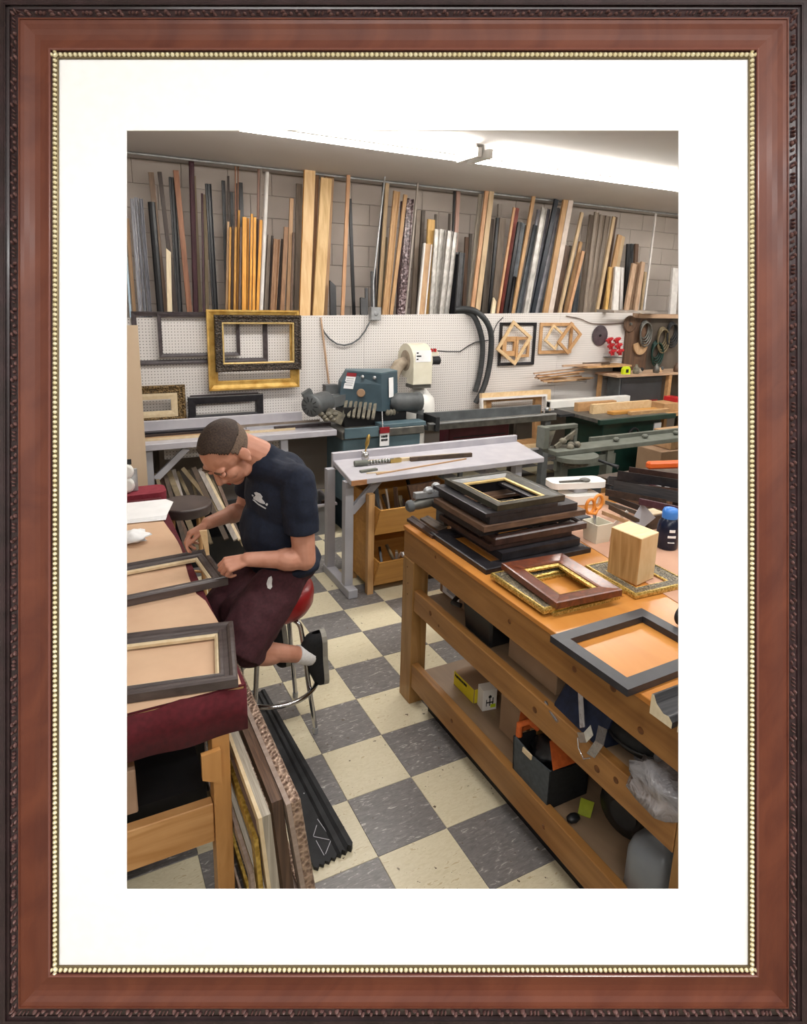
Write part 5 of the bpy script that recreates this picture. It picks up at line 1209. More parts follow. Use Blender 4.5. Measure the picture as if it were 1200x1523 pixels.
# kraft board
t_ = at_z
q = MB(); zz = .9502
q.prism([(.20, -.92), (1.20, -.9), (1.18, .1), (.34, .06), (.28, -.42)], (0, 0, zz), EX, EY, (0, 0, .002))
M['pinkkraft'] = mat('pink_kraft', 'b48a72', 'c49a80', .75, sc=(4, 4, 4), detail=6)
tag(q.build('kraft_board', M['pinkkraft']), 'pinkish brown kraft board covering the right part of the bench', 'board')
# wood block
hwood('blockface', 'a0733f', 'cda26c', .55, (22, 22, 2.2))
hwood('blockend', 'd6b888', 'e4cca2', .55, (5, 60, 5))
F_, L_, R_ = at_z(946, 872, .953), at_z(902, 851, .953), at_z(972, 860, .953)
H_ = .205; bk_ = L_ + (R_ - F_)
q = MB().hexa([F_, R_, bk_, L_, F_ + EZ * H_, R_ + EZ * H_, bk_ + EZ * H_, L_ + EZ * H_])
o = q.build('wood_block', [M['blockface'], M['blockend']], bevel=.003)
for f in o.data.polygons:
    if f.normal.z > .5 or abs(f.normal.dot((R_ - F_).cross(EZ).normalized())) > .9: f.material_index = 1
tag(o, 'tall laminated pine block standing on the grey ornate frame', 'wood block')
# black frame at the near edge
M['blackflat'] = mat('black_flat_frame', '2c2c30', '36363a', .38, sc=(20, 20, 20))
pic_frame('flat black frame overhanging the front edge of the right bench', (-.432, -1.255, .951), (1, .02, 0), (-.02, 1, 0), .44, .335, .046, .024, M['blackflat'], 'flat')
# mouldings sections with raw ends
hwood('rawend', 'cfc0a0', 'e0d4b8', .7, (30, 30, 30))
for i, (y0, hh, lab) in enumerate([(-1.335, .06, 'dark moulding section with raw cream end, left at the bench edge'), (-1.425, .06, 'dark moulding section with raw cream end, right at the bench edge')]):
    sec = [(0, 0), (0, hh), (.008, hh + .003), (.02, hh - .018), (.045, hh - .033), (.062, hh - .03), (.075, hh - .042), (.075, 0)]
    q = MB(); n = len(sec); va = [Vector((-.43 + .004 * i, y0 - a, .951 + z)) for a, z in sec]; vb = [v + Vector((.55, 0, 0)) for v in va]
    q.add(va + vb, [(k, (k + 1) % n, n + (k + 1) % n, n + k) for k in range(n)]); q.add(va, [tuple(range(n))]); q.add(vb, [tuple(range(n))])
    o = q.build('moulding_section', [M['charcoal'], M['rawend']])
    for f in o.data.polygons:
        if abs(f.normal.x) > .9: f.material_index = 1
    o['kind'] = 'thing'
    tag(o, lab, 'moulding', 'moulding sections at the bench edge')
c = at_z(1006, 925, .97)
t = thing('tape_roll', 'black tape roll standing at the right edge of the bench', 'tape', (c.x, c.y, .951))
q = MB(); q.tube([(c.x + .028 + .03 * math.cos(k * math.pi / 10), c.y, .99 + .03 * math.sin(k * math.pi / 10)) for k in range(20)], .009, 8, closed=True); q.build('tape', M['rubber'], t)
MB().lathe([(.02, 0), (.02, .016)], (c.x + .028, c.y - .008, .99), (0, 1, 0), 16).build('core', M['whiteplas'], t)

# mouldings pieces at the far left corner of the bench
for a, b_, w, h, m, lab in [((614, 774), (652, 800), .035, .026, 'brownframe', 'short dark brown moulding lying along the bench edge'), ((637, 772), (665, 790), .05, .02, 'scrapdk', 'short dark moulding beside the stack at the far bench corner'), ((655, 798), (668, 808), .035, .018, 'charcoal', 'short charcoal moulding end poking from under the stack')]:
    A, B_ = at_z(*a, .951), at_z(*b_, .951); d = (B_ - A).normalized(); s = Vector((-d.y, d.x, 0)) * -1
    q = MB(); q.prism([(p_ * w, r_ * h) for p_, r_ in PROF['slope']], A + EZ * .0005, s, EZ, B_ - A)
    tag(q.build('framing_stick', M[m]), lab, 'moulding', 'short mouldings on the bench corner')
# pneumatic tool behind the stack
A = at_y(613, 752, .20)
t = thing('nail_gun', 'silver grey pneumatic nailer lying behind the stack of frames', 'nailer', (A.x, .2, .951))
hx = at_y(668, 741, .2)
q = MB().tube([(A.x, .2, A.z), (A.x + .03, .2, A.z + .002), (hx.x, .2, hx.z)], [.02, .026, .022], 12); q.build('cylinder', M['castiron'], t)
q = MB().bar((A.x + .01, .2, A.z + .05), (hx.x, .2, hx.z + .035), .03, .028); q.ball((A.x + .09, .2, A.z + .065), .03, .02, .022); q.ball((A.x + .13, .2, A.z + .085), .024, .02, .02); q.build('body', M['galv'], t)
MB().lathe([(.03, 0), (.03, .02), (.02, .03)], (A.x, .2, A.z), (-1, 0, -.1), 12).build('end_cap', M['motor'], t)
MB().box((hx.x - .05, .16, .9515), (hx.x - .01, .24, hx.z)).build('handle', M['motor'], t)

# white device, cup, scissors and so on
A = at_z(862, 757, .952)
t = thing('label_printer', 'white rounded plastic device with grey jaws behind the stack of frames', 'device', (A.x, A.y, .952))
c = at_z(866, 750, .952) + Vector((.02, .06, 0))
def rounded(cx_, cy_, hx_, hy_, n=5, r=.03, ang=0):
    out = []
    for qx, qy, a0 in ((1, 1, 0), (-1, 1, 90), (-1, -1, 180), (1, -1, 270)):
        for k in range(n + 1):
            a_ = math.radians(a0 + 90 * k / n); out.append((qx * (hx_ - r) + r * math.cos(a_), qy * (hy_ - r) + r * math.sin(a_)))
    ca, sa = math.cos(ang), math.sin(ang)
    return [(cx_ + x * ca - y * sa, cy_ + x * sa + y * ca) for x, y in out]
MB().prism(rounded(c.x, c.y, .11, .075, r=.05, ang=-.2), (0, 0, .9525), EX, EY, (0, 0, .05)).build('base', M['whiteplas'], t, bevel=.006)
MB().prism(rounded(c.x + .02, c.y + .03, .05, .04, r=.02), (0, 0, 1.003), EX, EY, (0, 0, .03)).build('neck', M['greylam'], t)
MB().prism(rounded(c.x + .0, c.y + .03, .17, .065, r=.04, ang=-.25), (0, 0, 1.034), EX, EY, (0, 0, .035)).build('upper_body', M['whiteplas'], t, bevel=.008)
q = MB().bar((c.x - .13, c.y + .02, 1.073), (c.x + .02, c.y - .02, 1.078), .012, .01); q.ball((c.x + .03, c.y - .01, 1.075), .035, .03, .012); q.build('jaws', M['castiron'], t)
cpt = at_z(893, 806, .9525)
t = thing('plastic_cup', 'square white plastic cup in front of the scissors', 'cup', cpt)
q = MB(); a_, bt = .042, .050
c = Vector((cpt.x, cpt.y + .03, .9525))
for sx, sy in ((1, 0), (-1, 0), (0, 1), (0, -1)):
    n_ = Vector((sx, sy, 0)); s_ = Vector((-sy, sx, 0))
    q.hexa([c + n_ * a_ - s_ * a_, c + n_ * a_ + s_ * a_, c + n_ * (a_ - .004) + s_ * (a_ - .004), c + n_ * (a_ - .004) - s_ * (a_ - .004),
            c + n_ * bt - s_ * bt + EZ * .095, c + n_ * bt + s_ * bt + EZ * .095, c + n_ * (bt - .004) + s_ * (bt - .004) + EZ * .095, c + n_ * (bt - .004) - s_ * (bt - .004) + EZ * .095])
q.box((c.x - a_, c.y - a_, .9525), (c.x + a_, c.y + a_, .956))
q.build('cup', mat('frosted_cup', 'd2ccb8', 'dcd6c4', .4, sc=(8, 8, 8)), t)
sb = c + Vector((.0, .012, .03)); st_ = c + Vector((.03, .05, .11))
M['scissororange'] = mat('scissor_orange', 'd87e2a', 'e4923c', .4, sc=(9, 9, 9))
t = thing('scissors', 'orange handled scissors standing in the square white cup', 'scissors', sb)
q = MB().bar(sb, st_, .012, .003, (0, 1, 0)); q.bar(sb + Vector((.008, 0, 0)), st_ + Vector((-.01, 0, 0)), .012, .003, (0, 1, 0)); q.build('blades', M['steelp'], t)
for dx, dz in ((-.028, .04), (.022, .055)):
    cc = st_ + Vector((dx, .01, dz)); q = MB().tube([cc + Vector((.026 * math.cos(k * math.pi / 8), 0, .036 * math.sin(k * math.pi / 8))) for k in range(16)], .008, 8, closed=True)
    q.tube([st_, cc + Vector((0, 0, -.034))], .008, 8); q.build('handle', M['scissororange'], t)
a = c + Vector((.06, .03, .0)); 
t = thing('folded_sheet', 'grey folded sheet standing behind the wood block', 'paper', (c.x + .1, c.y - .05, .9525))
P1, P2, P3, P4 = at_y(930, 788, c.y - .02), at_y(955, 748, c.y - .02), at_y(975, 770, c.y - .04), at_y(950, 790, c.y - .05)
n_ = (P2 - P1).cross(P3 - P1).normalized() * .002
MB().hexa([P1, P4, P3, P2, P1 + n_, P4 + n_, P3 + n_, P2 + n_]).build('sheet', mat('grey_film', 'a4a4a8', 'b8b8bc', .3, sc=(9, 9, 9)), t)
P5 = (P1 + P4) / 2
MB().tube([(P5.x, P5.y + .001, .953), P5 + Vector((0, .004, .01))], .006, 6).build('stand', M['galv'], t)
A, B_ = at_y(919, 785, c.y), at_y(938, 762, c.y)
tag(MB().bar(Vector((A.x, c.y + .06, .956)), B_ + Vector((0, .02, 0)), .02, .004, (0, 1, 0)).build('putty_knife', M['whiteplas']), 'white flat blade leaning beside the scissors', 'knife')
# bottle
c = at_z(1001, 818, .9525); c.y += .04
t = thing('glue_bottle', 'dark blue bottle with bright blue cap at the right edge', 'bottle', c)
M['bottle'] = mat('bottle_blue', '10182c', '162038', .25, sc=(5, 5, 5)); M['bluecap'] = mat('blue_cap', '3a78c8', '4a88d4', .35, sc=(9, 9, 9))
MB().lathe([(.046, 0), (.050, .006), (.050, .10), (.046, .125), (.032, .145)], c, (0, 0, 1), 24).build('body', M['bottle'], t)
MB().lathe([(.035, 0), (.036, .03), (.030, .045), (.012, .05)], c + EZ * .146, (0, 0, 1), 20).build('cap', M['bluecap'], t)
for r, (w, h, m) in enumerate([(.03, .004, 'paper'), (.036, .01, 'paper'), (.025, .012, 'paper')]):
    dd = Vector((-.5, -.86, 0)).normalized(); s_ = Vector((-dd.y, dd.x, 0))
    MB().obox(c + dd * .0495 + EZ * (.04 + r * .028), s_ * w / 2, dd * .002, EZ * h / 2).build('label_print', M[m], t)
# small boxes and dark clutter on the bench back
for i, (u, v, w, d, h, m, lab) in enumerate([(975, 787, .12, .08, .075, 'scrapdk', 'dark moulding sample with brown band behind the blue bottle'), (985, 768, .14, .06, .10, 'umber', 'brown moulding sample with pale top behind the blue bottle'),
                                             (870, 778, .08, .07, .03, 'inkblue', 'small dark blue box beside the white cup')]):
    p = at_z(u, v, .9525); y = p.y + d
    t = thing('sample_block', lab, 'block', (p.x, y, .9525))
    MB().box((p.x - w / 2, p.y, .9525), (p.x + w / 2, p.y + d, .9525 + h)).build('body', M[m], t, bevel=.004)
    if i < 2: MB().box((p.x - w / 2 + .004, p.y + .004, .953 + h), (p.x + w / 2 - .004, p.y + d - .004, .958 + h)).build('face', M['palelip'], t)
# side table with pile
t = thing('side_table', 'low side table carrying dark mouldings right of the work bench', 'table', (1.9, .3, 0))
MB().box((1.27, -.5, .90), (2.6, .62, .93)).build('top', M['scrapdk'], t)
for x in (1.32, 2.5):
    for y in (-.45, .56): MB().box((x - .03, y - .03, 0), (x + .03, y + .03, .899)).build('leg', M['leg_z'], t)
rs = random.Random(23)
PILE = [((900, 722), (1015, 752), .045, .03, 'blackwood'), ((925, 738), (1015, 770), .05, .035, 'umber'), ((905, 738), (985, 768), .03, .03, 'black'), ((930, 716), (1020, 740), .06, .04, 'maroon'), ((900, 745), (960, 765), .03, .02, 'castiron'),
        ((905, 716), (975, 720), .04, .05, 'charcoal'), ((940, 728), (1015, 736), .05, .05, 'brownframe'), ((895, 760), (935, 775), .025, .02, 'tan'), ((905, 752), (945, 772), .025, .025, 'scrapdk'), ((918, 708), (1010, 722), .04, .05, 'blackwood'), ((935, 700), (1020, 712), .05, .04, 'brownframe'), ((900, 732), (990, 748), .035, .035, 'darkbrown'), ((950, 745), (1020, 760), .05, .03, 'maroon'), ((912, 726), (1015, 744), .03, .06, 'charcoal')]
PL = ['long black moulding on top of the dark pile', 'long brown moulding of the dark pile near the bottle', 'slim black moulding at the left of the dark pile', 'wide maroon moulding across the dark pile', 'grey metal bar at the left of the dark pile', 'charcoal moulding at the back of the dark pile', 'dark brown moulding in the middle of the dark pile', 'tan stick between scissors and the dark pile', 'dark stick between scissors and the dark pile', 'black moulding at the far side of the dark pile', 'brown moulding nearest the orange handled tool', 'narrow dark brown moulding low in the dark pile', 'maroon moulding end just above the blue bottle', 'charcoal moulding crossing the middle of the dark pile']
for i, (a, b_, w, h, m) in enumerate(PILE):
    z0 = .9525 + .012 * i + (.0 if i in (1, 7, 8) else .01)
    A, B_ = at_z(*a, z0 + .02), at_z(*b_, z0 + .02)
    q = MB(); d = (B_ - A).normalized(); s_ = Vector((-d.y, d.x, 0)); q.prism([(p_ * w, r_ * h) for p_, r_ in PROF['slope']], A - EZ * .018, s_, EZ, B_ - A)
    tag(q.build('framing_stick', M[m]), PL[i], 'moulding', 'dark mouldings piled right of the bench')
A = at_z(985, 712, .99)
t = thing('power_tool', 'black and orange power tool behind the dark pile', 'tool', (A.x, A.y, .931))
O0, O1 = at_z(962, 692, 1.02), at_z(1018, 690, 1.02)
MB().bar(O0, O1, .05, .05).build('orange_grip', M['orangeplas'], t, bevel=.012)
for k in range(5):
    p = at_z(966 + k * 11, 708, 1.0); MB().box((p.x - .05, p.y - .05, .9315), (p.x + .035, p.y + .09, 1.0 - .008 * k)).build('housing', M[['rubber', 'motor'][k % 2]], t, bevel=.01)
for k in range(3):
    p = at_z(970 + k * 16, 712, 1.0); MB().box((p.x - .04, p.y - .055, .96), (p.x + .02, p.y - .052, .975)).build('white_mark', M['paper'], t)
pts = [at_z(905 + 12 * k, 728 - 6 * math.sin(k * .6), 1.0) for k in range(8)]
tag(MB().tube(pts, .016, 8).build('extension_lead', M['rubber']), 'thick black cord lying behind the dark pile', 'cord')

# ------------------------------------------------------------------ under the right bench
mz, lz = .6205, .2105
M['blackplas'] = mat('black_plastic', '141516', '1f2022', .4, sc=(8, 8, 8))
M['navy'] = mat('navy_fabric', '11192c', '1b2540', .7, sc=(40, 40, 40), bump=.2)
M['foil'] = mat('silver_foil', 'b4b6ba', 'e0e2e6', .15, .9, sc=(14, 14, 14), bump=.5)
M['clearbag'] = mat('clear_bag', '9a989a', 'c4c2c4', .15, sc=(9, 9, 9), trans=.35, alpha=.75, bump=1.0, dist=2, bdist=.03)
M['greyfab'] = mat('grey_fabric', '3c4144', '4a4f52', .8, sc=(60, 60, 60), bump=.15)
M['blackfab'] = mat('black_fabric', '101112', '1b1c1e', .75, sc=(60, 60, 60), bump=.15)
M['orangefab'] = mat('orange_fabric', 'b4521e', 'cc6428', .7, sc=(60, 60, 60), bump=.15)
M['yellow'] = mat('yellow_print', 'd8c41c', 'e2d030', .5, sc=(6, 6, 6))
p = at_z(679, 899, mz)
t = thing('label_box', 'brown box with a white and yellow label at the back of the middle shelf', 'box', (p.x, p.y, mz))
MB().box((p.x, p.y - .08, mz), (p.x + .3, p.y + .16, mz + .13)).build('box', M['card'], t, bevel=.003)
MB().box((p.x - .002, p.y - .02, mz + .01), (p.x - .0005, p.y + .13, mz + .09)).build('label', M['paper'], t)
MB().box((p.x - .0022, p.y - .02, mz + .091), (p.x - .0005, p.y + .06, mz + .12)).build('yellow_label', M['yellow'], t)
print_marks('print', (p.x - .0022, p.y + .09, mz + .025), -EY, EZ, .09, .055, M['greyenamel'], t, 6, 2)
p = at_z(729, 966, mz)
t = thing('tool_case', 'black plastic tool case on the middle shelf', 'case', (p.x, p.y, mz))
MB().hexa([(p.x, p.y, mz), (p.x + .22, p.y, mz), (p.x + .22, p.y + .20, mz), (p.x, p.y + .20, mz), (p.x - .012, p.y - .01, mz + .14), (p.x + .23, p.y - .01, mz + .14), (p.x + .23, p.y + .21, mz + .14), (p.x - .012, p.y + .21, mz + .14)]).build('body', M['blackplas'], t, bevel=.01)
MB().box((p.x - .018, p.y - .016, mz + .141), (p.x + .236, p.y + .216, mz + .16)).build('lid', M['blackplas'], t, bevel=.005)
MB().tube([(p.x - .012, p.y + .22, mz + .10), (p.x - .03, p.y + .26, mz + .10), (p.x + .02, p.y + .30, mz + .10), (p.x + .1, p.y + .30, mz + .1), (p.x + .14, p.y + .22, mz + .1)], .012, 8).build('handle', M['blackplas'], t)
a, b_ = at_z(742, 975, mz), at_z(812, 1040, mz)
tag(MB().box((a.x + .03, b_.y, mz), (a.x + .33, a.y - .02, mz + .15)).build('cardboard_box', M['card'], bevel=.004), 'low brown cardboard box between the black case and the navy bag', 'box')
# navy bag
p = at_z(832, 1076, mz)
t = thing('cooler_bag', 'navy fabric bag with silver trim on the middle shelf', 'bag', (p.x, p.y, mz))
q = MB(); q.add([(p.x, p.y - .17, mz), (p.x + .02, p.y + .08, mz), (p.x + .34, p.y + .08, mz), (p.x + .3, p.y - .2, mz), (p.x + .07, p.y - .17, mz + .16), (p.x + .07, p.y + .04, mz + .165), (p.x + .32, p.y + .05, mz + .16), (p.x + .26, p.y - .2, mz + .155)],
                [(0, 3, 2, 1), (4, 5, 6, 7), (0, 1, 5, 4), (1, 2, 6, 5), (2, 3, 7, 6), (3, 0, 4, 7)]); q.build('body', M['navy'], t, bevel=.012)
MB().tube([at_x(811, 1044, -.36), at_x(820, 1060, -.37), at_x(829, 1073, -.378)], .006, 6).build('trim', M['foil'], t)
MB().bar((p.x + .06, p.y - .02, mz + .155), (p.x - .002, p.y - .11, mz + .06), .022, .004, (-1, 0, .4)).build('zip_strip', M['foil'], t)
# foil strap
p = at_z(876, 1110, mz)
t = thing('foil_strap', 'crumpled silver foil strap hanging over the middle rail', 'strap', (p.x, p.y, mz))
A = [at_x(870, 1050, -.36), at_x(893, 1060, -.37), at_x(888, 1098, -.385), at_x(880, 1128, -.39)]
for k, pts in enumerate([[at_x(896, 1082, -.372), at_x(891, 1105, -.384), at_x(878, 1124, -.388)], [at_x(880, 1086, -.372), at_x(870, 1097, -.384), at_x(860, 1097, -.388)]]):
    q = MB(); w = Vector((0, -.018, .004)) if k == 0 else Vector((0, -.008, -.014))
    vs = []; 
    for pnt in pts: vs += [pnt - w, pnt + w, pnt + w + Vector((.003, 0, 0)), pnt - w + Vector((.003, 0, 0))]
    fs = []
    for i in range(2):
        for j in range(4): fs.append((i * 4 + j, i * 4 + (j + 1) % 4, i * 4 + 4 + (j + 1) % 4, i * 4 + 4 + j))
    fs += [(0, 3, 2, 1), (8, 9, 10, 11)]
    q.add(vs, fs).build('foil_band', M['foil'], t)
MB().tube([at_x(859, 1097, -.386), at_x(860, 1112, -.388), at_x(868, 1129, -.39), at_x(878, 1127, -.388)], .0025, 6).build('wire_edge', M['foil'], t)
# black bags
p = at_z(925, 1110, mz)
t = thing('black_bag', 'black soft bag with curved seams behind the foil strap', 'bag', (p.x + .12, p.y, mz))
MB().ball((p.x + .10, p.y - .05, mz + .080), .17, .15, .079, 18, 10).build('body', M['blackfab'], t)
MB().tube([(p.x + .10 + .172 * math.cos(k), p.y - .05 + .152 * math.sin(k), mz + .075) for k in [i * .25 + 1.7 for i in range(12)]], .006, 6).build('seam', M['blackplas'], t)
MB().ball((p.x + .12, p.y + .2, mz + .07), .10, .09, .069, 14, 8).build('pouch', M['blackfab'], t)
# clear plastic bag hanging over the rail
def lump(name, c, rx, ry, rz, m, seed, par=None, n=22, mm=14, amp=.22):
    rr = random.Random(seed); q = MB(); q.ball(c, rx, ry, rz, n, mm)
    ph = [(Vector((rr.gauss(0, 1), rr.gauss(0, 1), rr.gauss(0, 1))) * 5 , rr.uniform(0, 6)) for _ in range(7)]
    c = Vector(c); out = []
    for v in q.v:
        d = Vector(v) - c; u = Vector((d.x / rx, d.y / ry, d.z / rz)); k = 1 + amp * sum(math.sin(u.dot(f_) + s_) for f_, s_ in ph) / 3.2
        out.append(tuple(c + d * k))
    q.v = out
    return q.build(name, m, par, weld=True)
p = at_x(985, 1165, -.33)
t = thing('plastic_bag', 'crumpled clear plastic bag spilling over the middle rail at the right', 'bag', (p.x, p.y, mz))
lump('upper_fold', at_x(990, 1130, -.16), .10, .13, .075, M['clearbag'], 4, t)
lump('lower_fold', at_x(988, 1175, -.34), .07, .11, .06, M['clearbag'], 9, t)
lump('rear_fold', at_x(1020, 1150, -.2), .12, .14, .09, M['clearbag'], 12, t)
# lower shelf
a, b_ = at_z(671, 1018, lz), at_z(704, 1047, lz)
t = thing('yellow_box', 'flat cardboard box with a yellow printed side on the bottom shelf', 'box', (a.x, b_.y, lz))
yl = a.y - b_.y
MB().box((b_.x, b_.y, lz), (b_.x + .24, a.y, lz + .075)).build('box', M['card'], t, bevel=.002)
MB().box((b_.x - .0015, b_.y + .002, lz + .002), (b_.x - .0002, a.y - .002, lz + .073)).build('yellow_side', M['yellow'], t)
MB().box((b_.x + .003, b_.y - .0015, lz + .002), (b_.x + .08, b_.y - .0002, lz + .073)).build('yellow_end', M['yellow'], t)
print_marks('print', (b_.x - .0017, a.y - .012, lz + .05), -EY, EZ, .11, .018, M['ink'], t, 8, 1)
p, p2 = at_z(717, 1058, lz), at_z(738, 1054, lz)
t = thing('white_box', 'small white box printed with a black balance sign on the bottom shelf', 'box', (p.x, p.y, lz))
wx = (p2 - p).normalized(); wy = Vector((-wx.y, wx.x, 0)); W_ = (p2 - p).length
MB().prism([(0, 0), (W_, 0), (W_, W_ * .8), (0, W_ * .8)], p, wx, wy, (0, 0, W_ * 1.45)).build('box', M['whiteplas'], t, bevel=.002)
q = MB(); ks = W_ / .125
for a_, b2 in (((.03, .05), (.095, .058)), ((.058, .03), (.066, .105)), ((.03, .03), (.036, .075)), ((.085, .04), (.093, .085)), ((.05, .085), (.075, .1))): q.prism([(a_[0] * ks, a_[1] * ks * 1.3), (b2[0] * ks, a_[1] * ks * 1.3), (b2[0] * ks, b2[1] * ks * 1.3), (a_[0] * ks, b2[1] * ks * 1.3)], p - wy * .001, wx, EZ, wy * .0008)
q.build('print', M['ink'], t)
MB().prism([(.07 * ks, .012), (.115 * ks, .012), (.115 * ks, .03), (.07 * ks, .03)], p - wy * .001, wx, EZ, wy * .0008).build('green_print', M['hiviz'], t)
p = at_z(748, 1098, lz)
t = thing('cardboard_carton', 'tall brown carton with handle hole beside the white box', 'box', (p.x, p.y, lz))
MB().box((p.x + .02, p.y - .12, lz), (p.x + .30, p.y + .06, lz + .30)).build('carton', M['card'], t, bevel=.004)
MB().box((p.x + .0185, p.y - .07, lz + .18), (p.x + .0198, p.y + .0, lz + .24)).build('handle_hole', M['scrapdk'], t)
q = MB().box((p.x + .01, p.y - .20, lz), (p.x + .05, p.y - .155, .598)); tag(q.build('shelf_support', M['leg_z']), 'upright wooden support between the two shelves beside the carton', 'post')
# tool bag
f0, l0, r0_ = at_z(812, 1206, lz), at_z(762, 1150, lz), at_z(872, 1180, lz)
t = thing('tool_bag', 'grey and black open tool bag with orange lining on the bottom shelf', 'bag', f0)
H_ = .17; back_ = l0 + (r0_ - f0)
tp = [f0 + EZ * H_ + Vector((-.0, .0, 0)), r0_ + EZ * (H_ * .95), back_ + EZ * (H_ * 1.1), l0 + EZ * (H_ * 1.05) + Vector((-.01, 0, 0))]
bt_ = [f0, r0_, back_, l0]
walls = []
for k, nm, m in ((3, 'front_panel', 'greyfab'), (0, 'side_panel', 'blackfab'), (1, 'side_panel', 'blackfab'), (2, 'back_panel', 'blackfab')):
    a, b_ = bt_[k], bt_[(k + 1) % 4]; A, B_ = tp[k], tp[(k + 1) % 4]
    ctr = (bt_[0] + bt_[2]) / 2; inn = (ctr - (a + b_) / 2); inn.z = 0; inn = inn.normalized() * .008
    mid = (A + B_) / 2 - EZ * .012
    q = MB(); vs = [a, b_, B_, mid, A]; vs += [v + inn for v in vs]
    q.add(vs, [(0, 1, 2, 3, 4), (9, 8, 7, 6, 5)] + [(i, 5 + i, 5 + (i + 1) % 5, (i + 1) % 5) for i in range(5)]).build(nm, M[m], t)
MB().prism([(0, 0), (1, 0), (1, 1), (0, 1)], f0 + EZ * .001, r0_ - f0, l0 - f0, (0, 0, .004)).build('base', M['blackfab'], t)
for (A, B_, dz) in ((tp[0], tp[1], .07), (tp[3], tp[2], .08)):
    inn = Vector((.03, .03, 0)) if A is tp[3] else Vector((.02, .06, 0)); d = B_ - A
    q = MB(); vs = [A + d * .08, A + d * .7, A + d * .6 + inn + EZ * dz, A + d * .12 + inn + EZ * dz]; n_ = Vector((.004, .006, 0)); vs += [v + n_ for v in vs]
    q.add(vs, [(0, 1, 2, 3), (7, 6, 5, 4)] + [(i, 4 + i, 4 + (i + 1) % 4, (i + 1) % 4) for i in range(4)]).build('orange_flap', M['orangefab'], t)
A = tp[3] + Vector((.02, -.01, .0))
MB().tube([A, A + Vector((.0, .0, .05)), A + Vector((.03, -.02, .07)), A + Vector((.06, -.04, .04))], .014, 8).build('orange_handle', M['orangefab'], t)
lump('contents', (tp[0] + tp[2]) / 2 - EZ * .03, .07, .08, .05, M['blackplas'], 2, t)
P_ = tp[3].lerp(tp[0], .30) + Vector((-.004, -.002, -.012)); MB().bar(P_, P_ + (tp[0] - tp[3]).normalized() * .05, .02, .006, (-1, 0, 0)).build('clip', M['palelip'], t)
p = at_z(868, 1207, lz)
t = thing('green_tag', 'small yellow green tag lying on the bottom shelf', 'tag', p)
MB().hexa([p + Vector((-.03, .0, .0)), p + Vector((0, -.035, 0)), p + Vector((.04, -.01, .03)), p + Vector((.01, .03, .03)), p + Vector((-.03, .0, .003)), p + Vector((0, -.035, .003)), p + Vector((.04, -.01, .033)), p + Vector((.01, .03, .033))]).build('tag', mat('green_tag_print', '8a9418', 'a4ae2a', .5, sc=(30, 30, 30)), t)
p = at_z(852, 1222, lz)
tag(MB().ball(p + EZ * .016, .03, .02, .015, 8, 6).build('cable_plug', M['blackplas']), 'small black plug lying beside the yellow green tag', 'plug')
# black hose reel
c = at_z(920, 1262, lz)
t = thing('black_drum', 'big black round drum lying on the bottom shelf left of the jug', 'drum', (c.x + .1, c.y, lz))
MB().lathe([(.06, 0), (.10, .01), (.115, .05), (.115, .12), (.10, .16), (.04, .17)], (c.x + .03, c.y + .02, lz + .116), (1, .25, .0), 24).build('drum', M['blackplas'], t)
MB().lathe([(.05, 0), (.05, .01)], (c.x + .022, c.y + .018, lz + .116), (1, .25, 0), 16).build('cap', M['rubber'], t)
MB().lathe([(.06, 0), (.06, .2)], (c.x + .2, c.y + .17, lz), (0, 0, 1), 16).build('canister', M['blackplas'], t)
# jug
c = at_z(958, 1340, lz)
t = thing('plastic_jug', 'translucent grey plastic jug with handle on the bottom shelf at the right', 'jug', (c.x, c.y, lz))
M['jug'] = mat('jug_plastic', '7c8288', '8e949a', .3, sc=(4, 4, 4), trans=.25)
jx, jy = c.x + .05, c.y
q = MB()
rings = [(.0, .078, .078), (.01, .085, .085), (.15, .085, .085), (.19, .075, .075), (.215, .045, .045), (.225, .022, .022), (.25, .022, .022)]
vs, fs = [], []; NN = 24
for z, a_, b2 in rings:
    for k in range(NN):
        th = 2 * math.pi * k / NN; cs_, sn = math.cos(th), math.sin(th); pw = .55
        vs.append((jx + a_ * math.copysign(abs(cs_) ** pw, cs_), jy + b2 * math.copysign(abs(sn) ** pw, sn), lz + z))
for i in range(len(rings) - 1):
    for k in range(NN): fs.append((i * NN + k, i * NN + (k + 1) % NN, (i + 1) * NN + (k + 1) % NN, (i + 1) * NN + k))
fs += [tuple(range(NN - 1, -1, -1)), tuple(range((len(rings) - 1) * NN, len(rings) * NN))]
q.add(vs, fs, True).build('body', M['jug'], t)
MB().tube([(jx - .02, jy - .095, lz + .06), (jx - .03, jy - .115, lz + .10), (jx - .02, jy - .115, lz + .17), (jx, jy - .06, lz + .215)], .014, 10).build('handle', M['jug'], t)
MB().lathe([(.026, 0), (.026, .024), (.02, .028)], (jx, jy, lz + .251), (0, 0, 1), 14).build('cap', M['rubber'], t)
pts = [(jx, jy, lz + .27), (jx - .0, jy - .03, lz + .33), (jx + .03, jy - .08, lz + .37), (jx + .1, jy - .14, lz + .375)]
tag(MB().tube(spline([Vector(p_) for p_ in pts]), .006, 6).build('rubber_lead', M['rubber']), 'black cord curving up from the grey jug cap', 'cord')

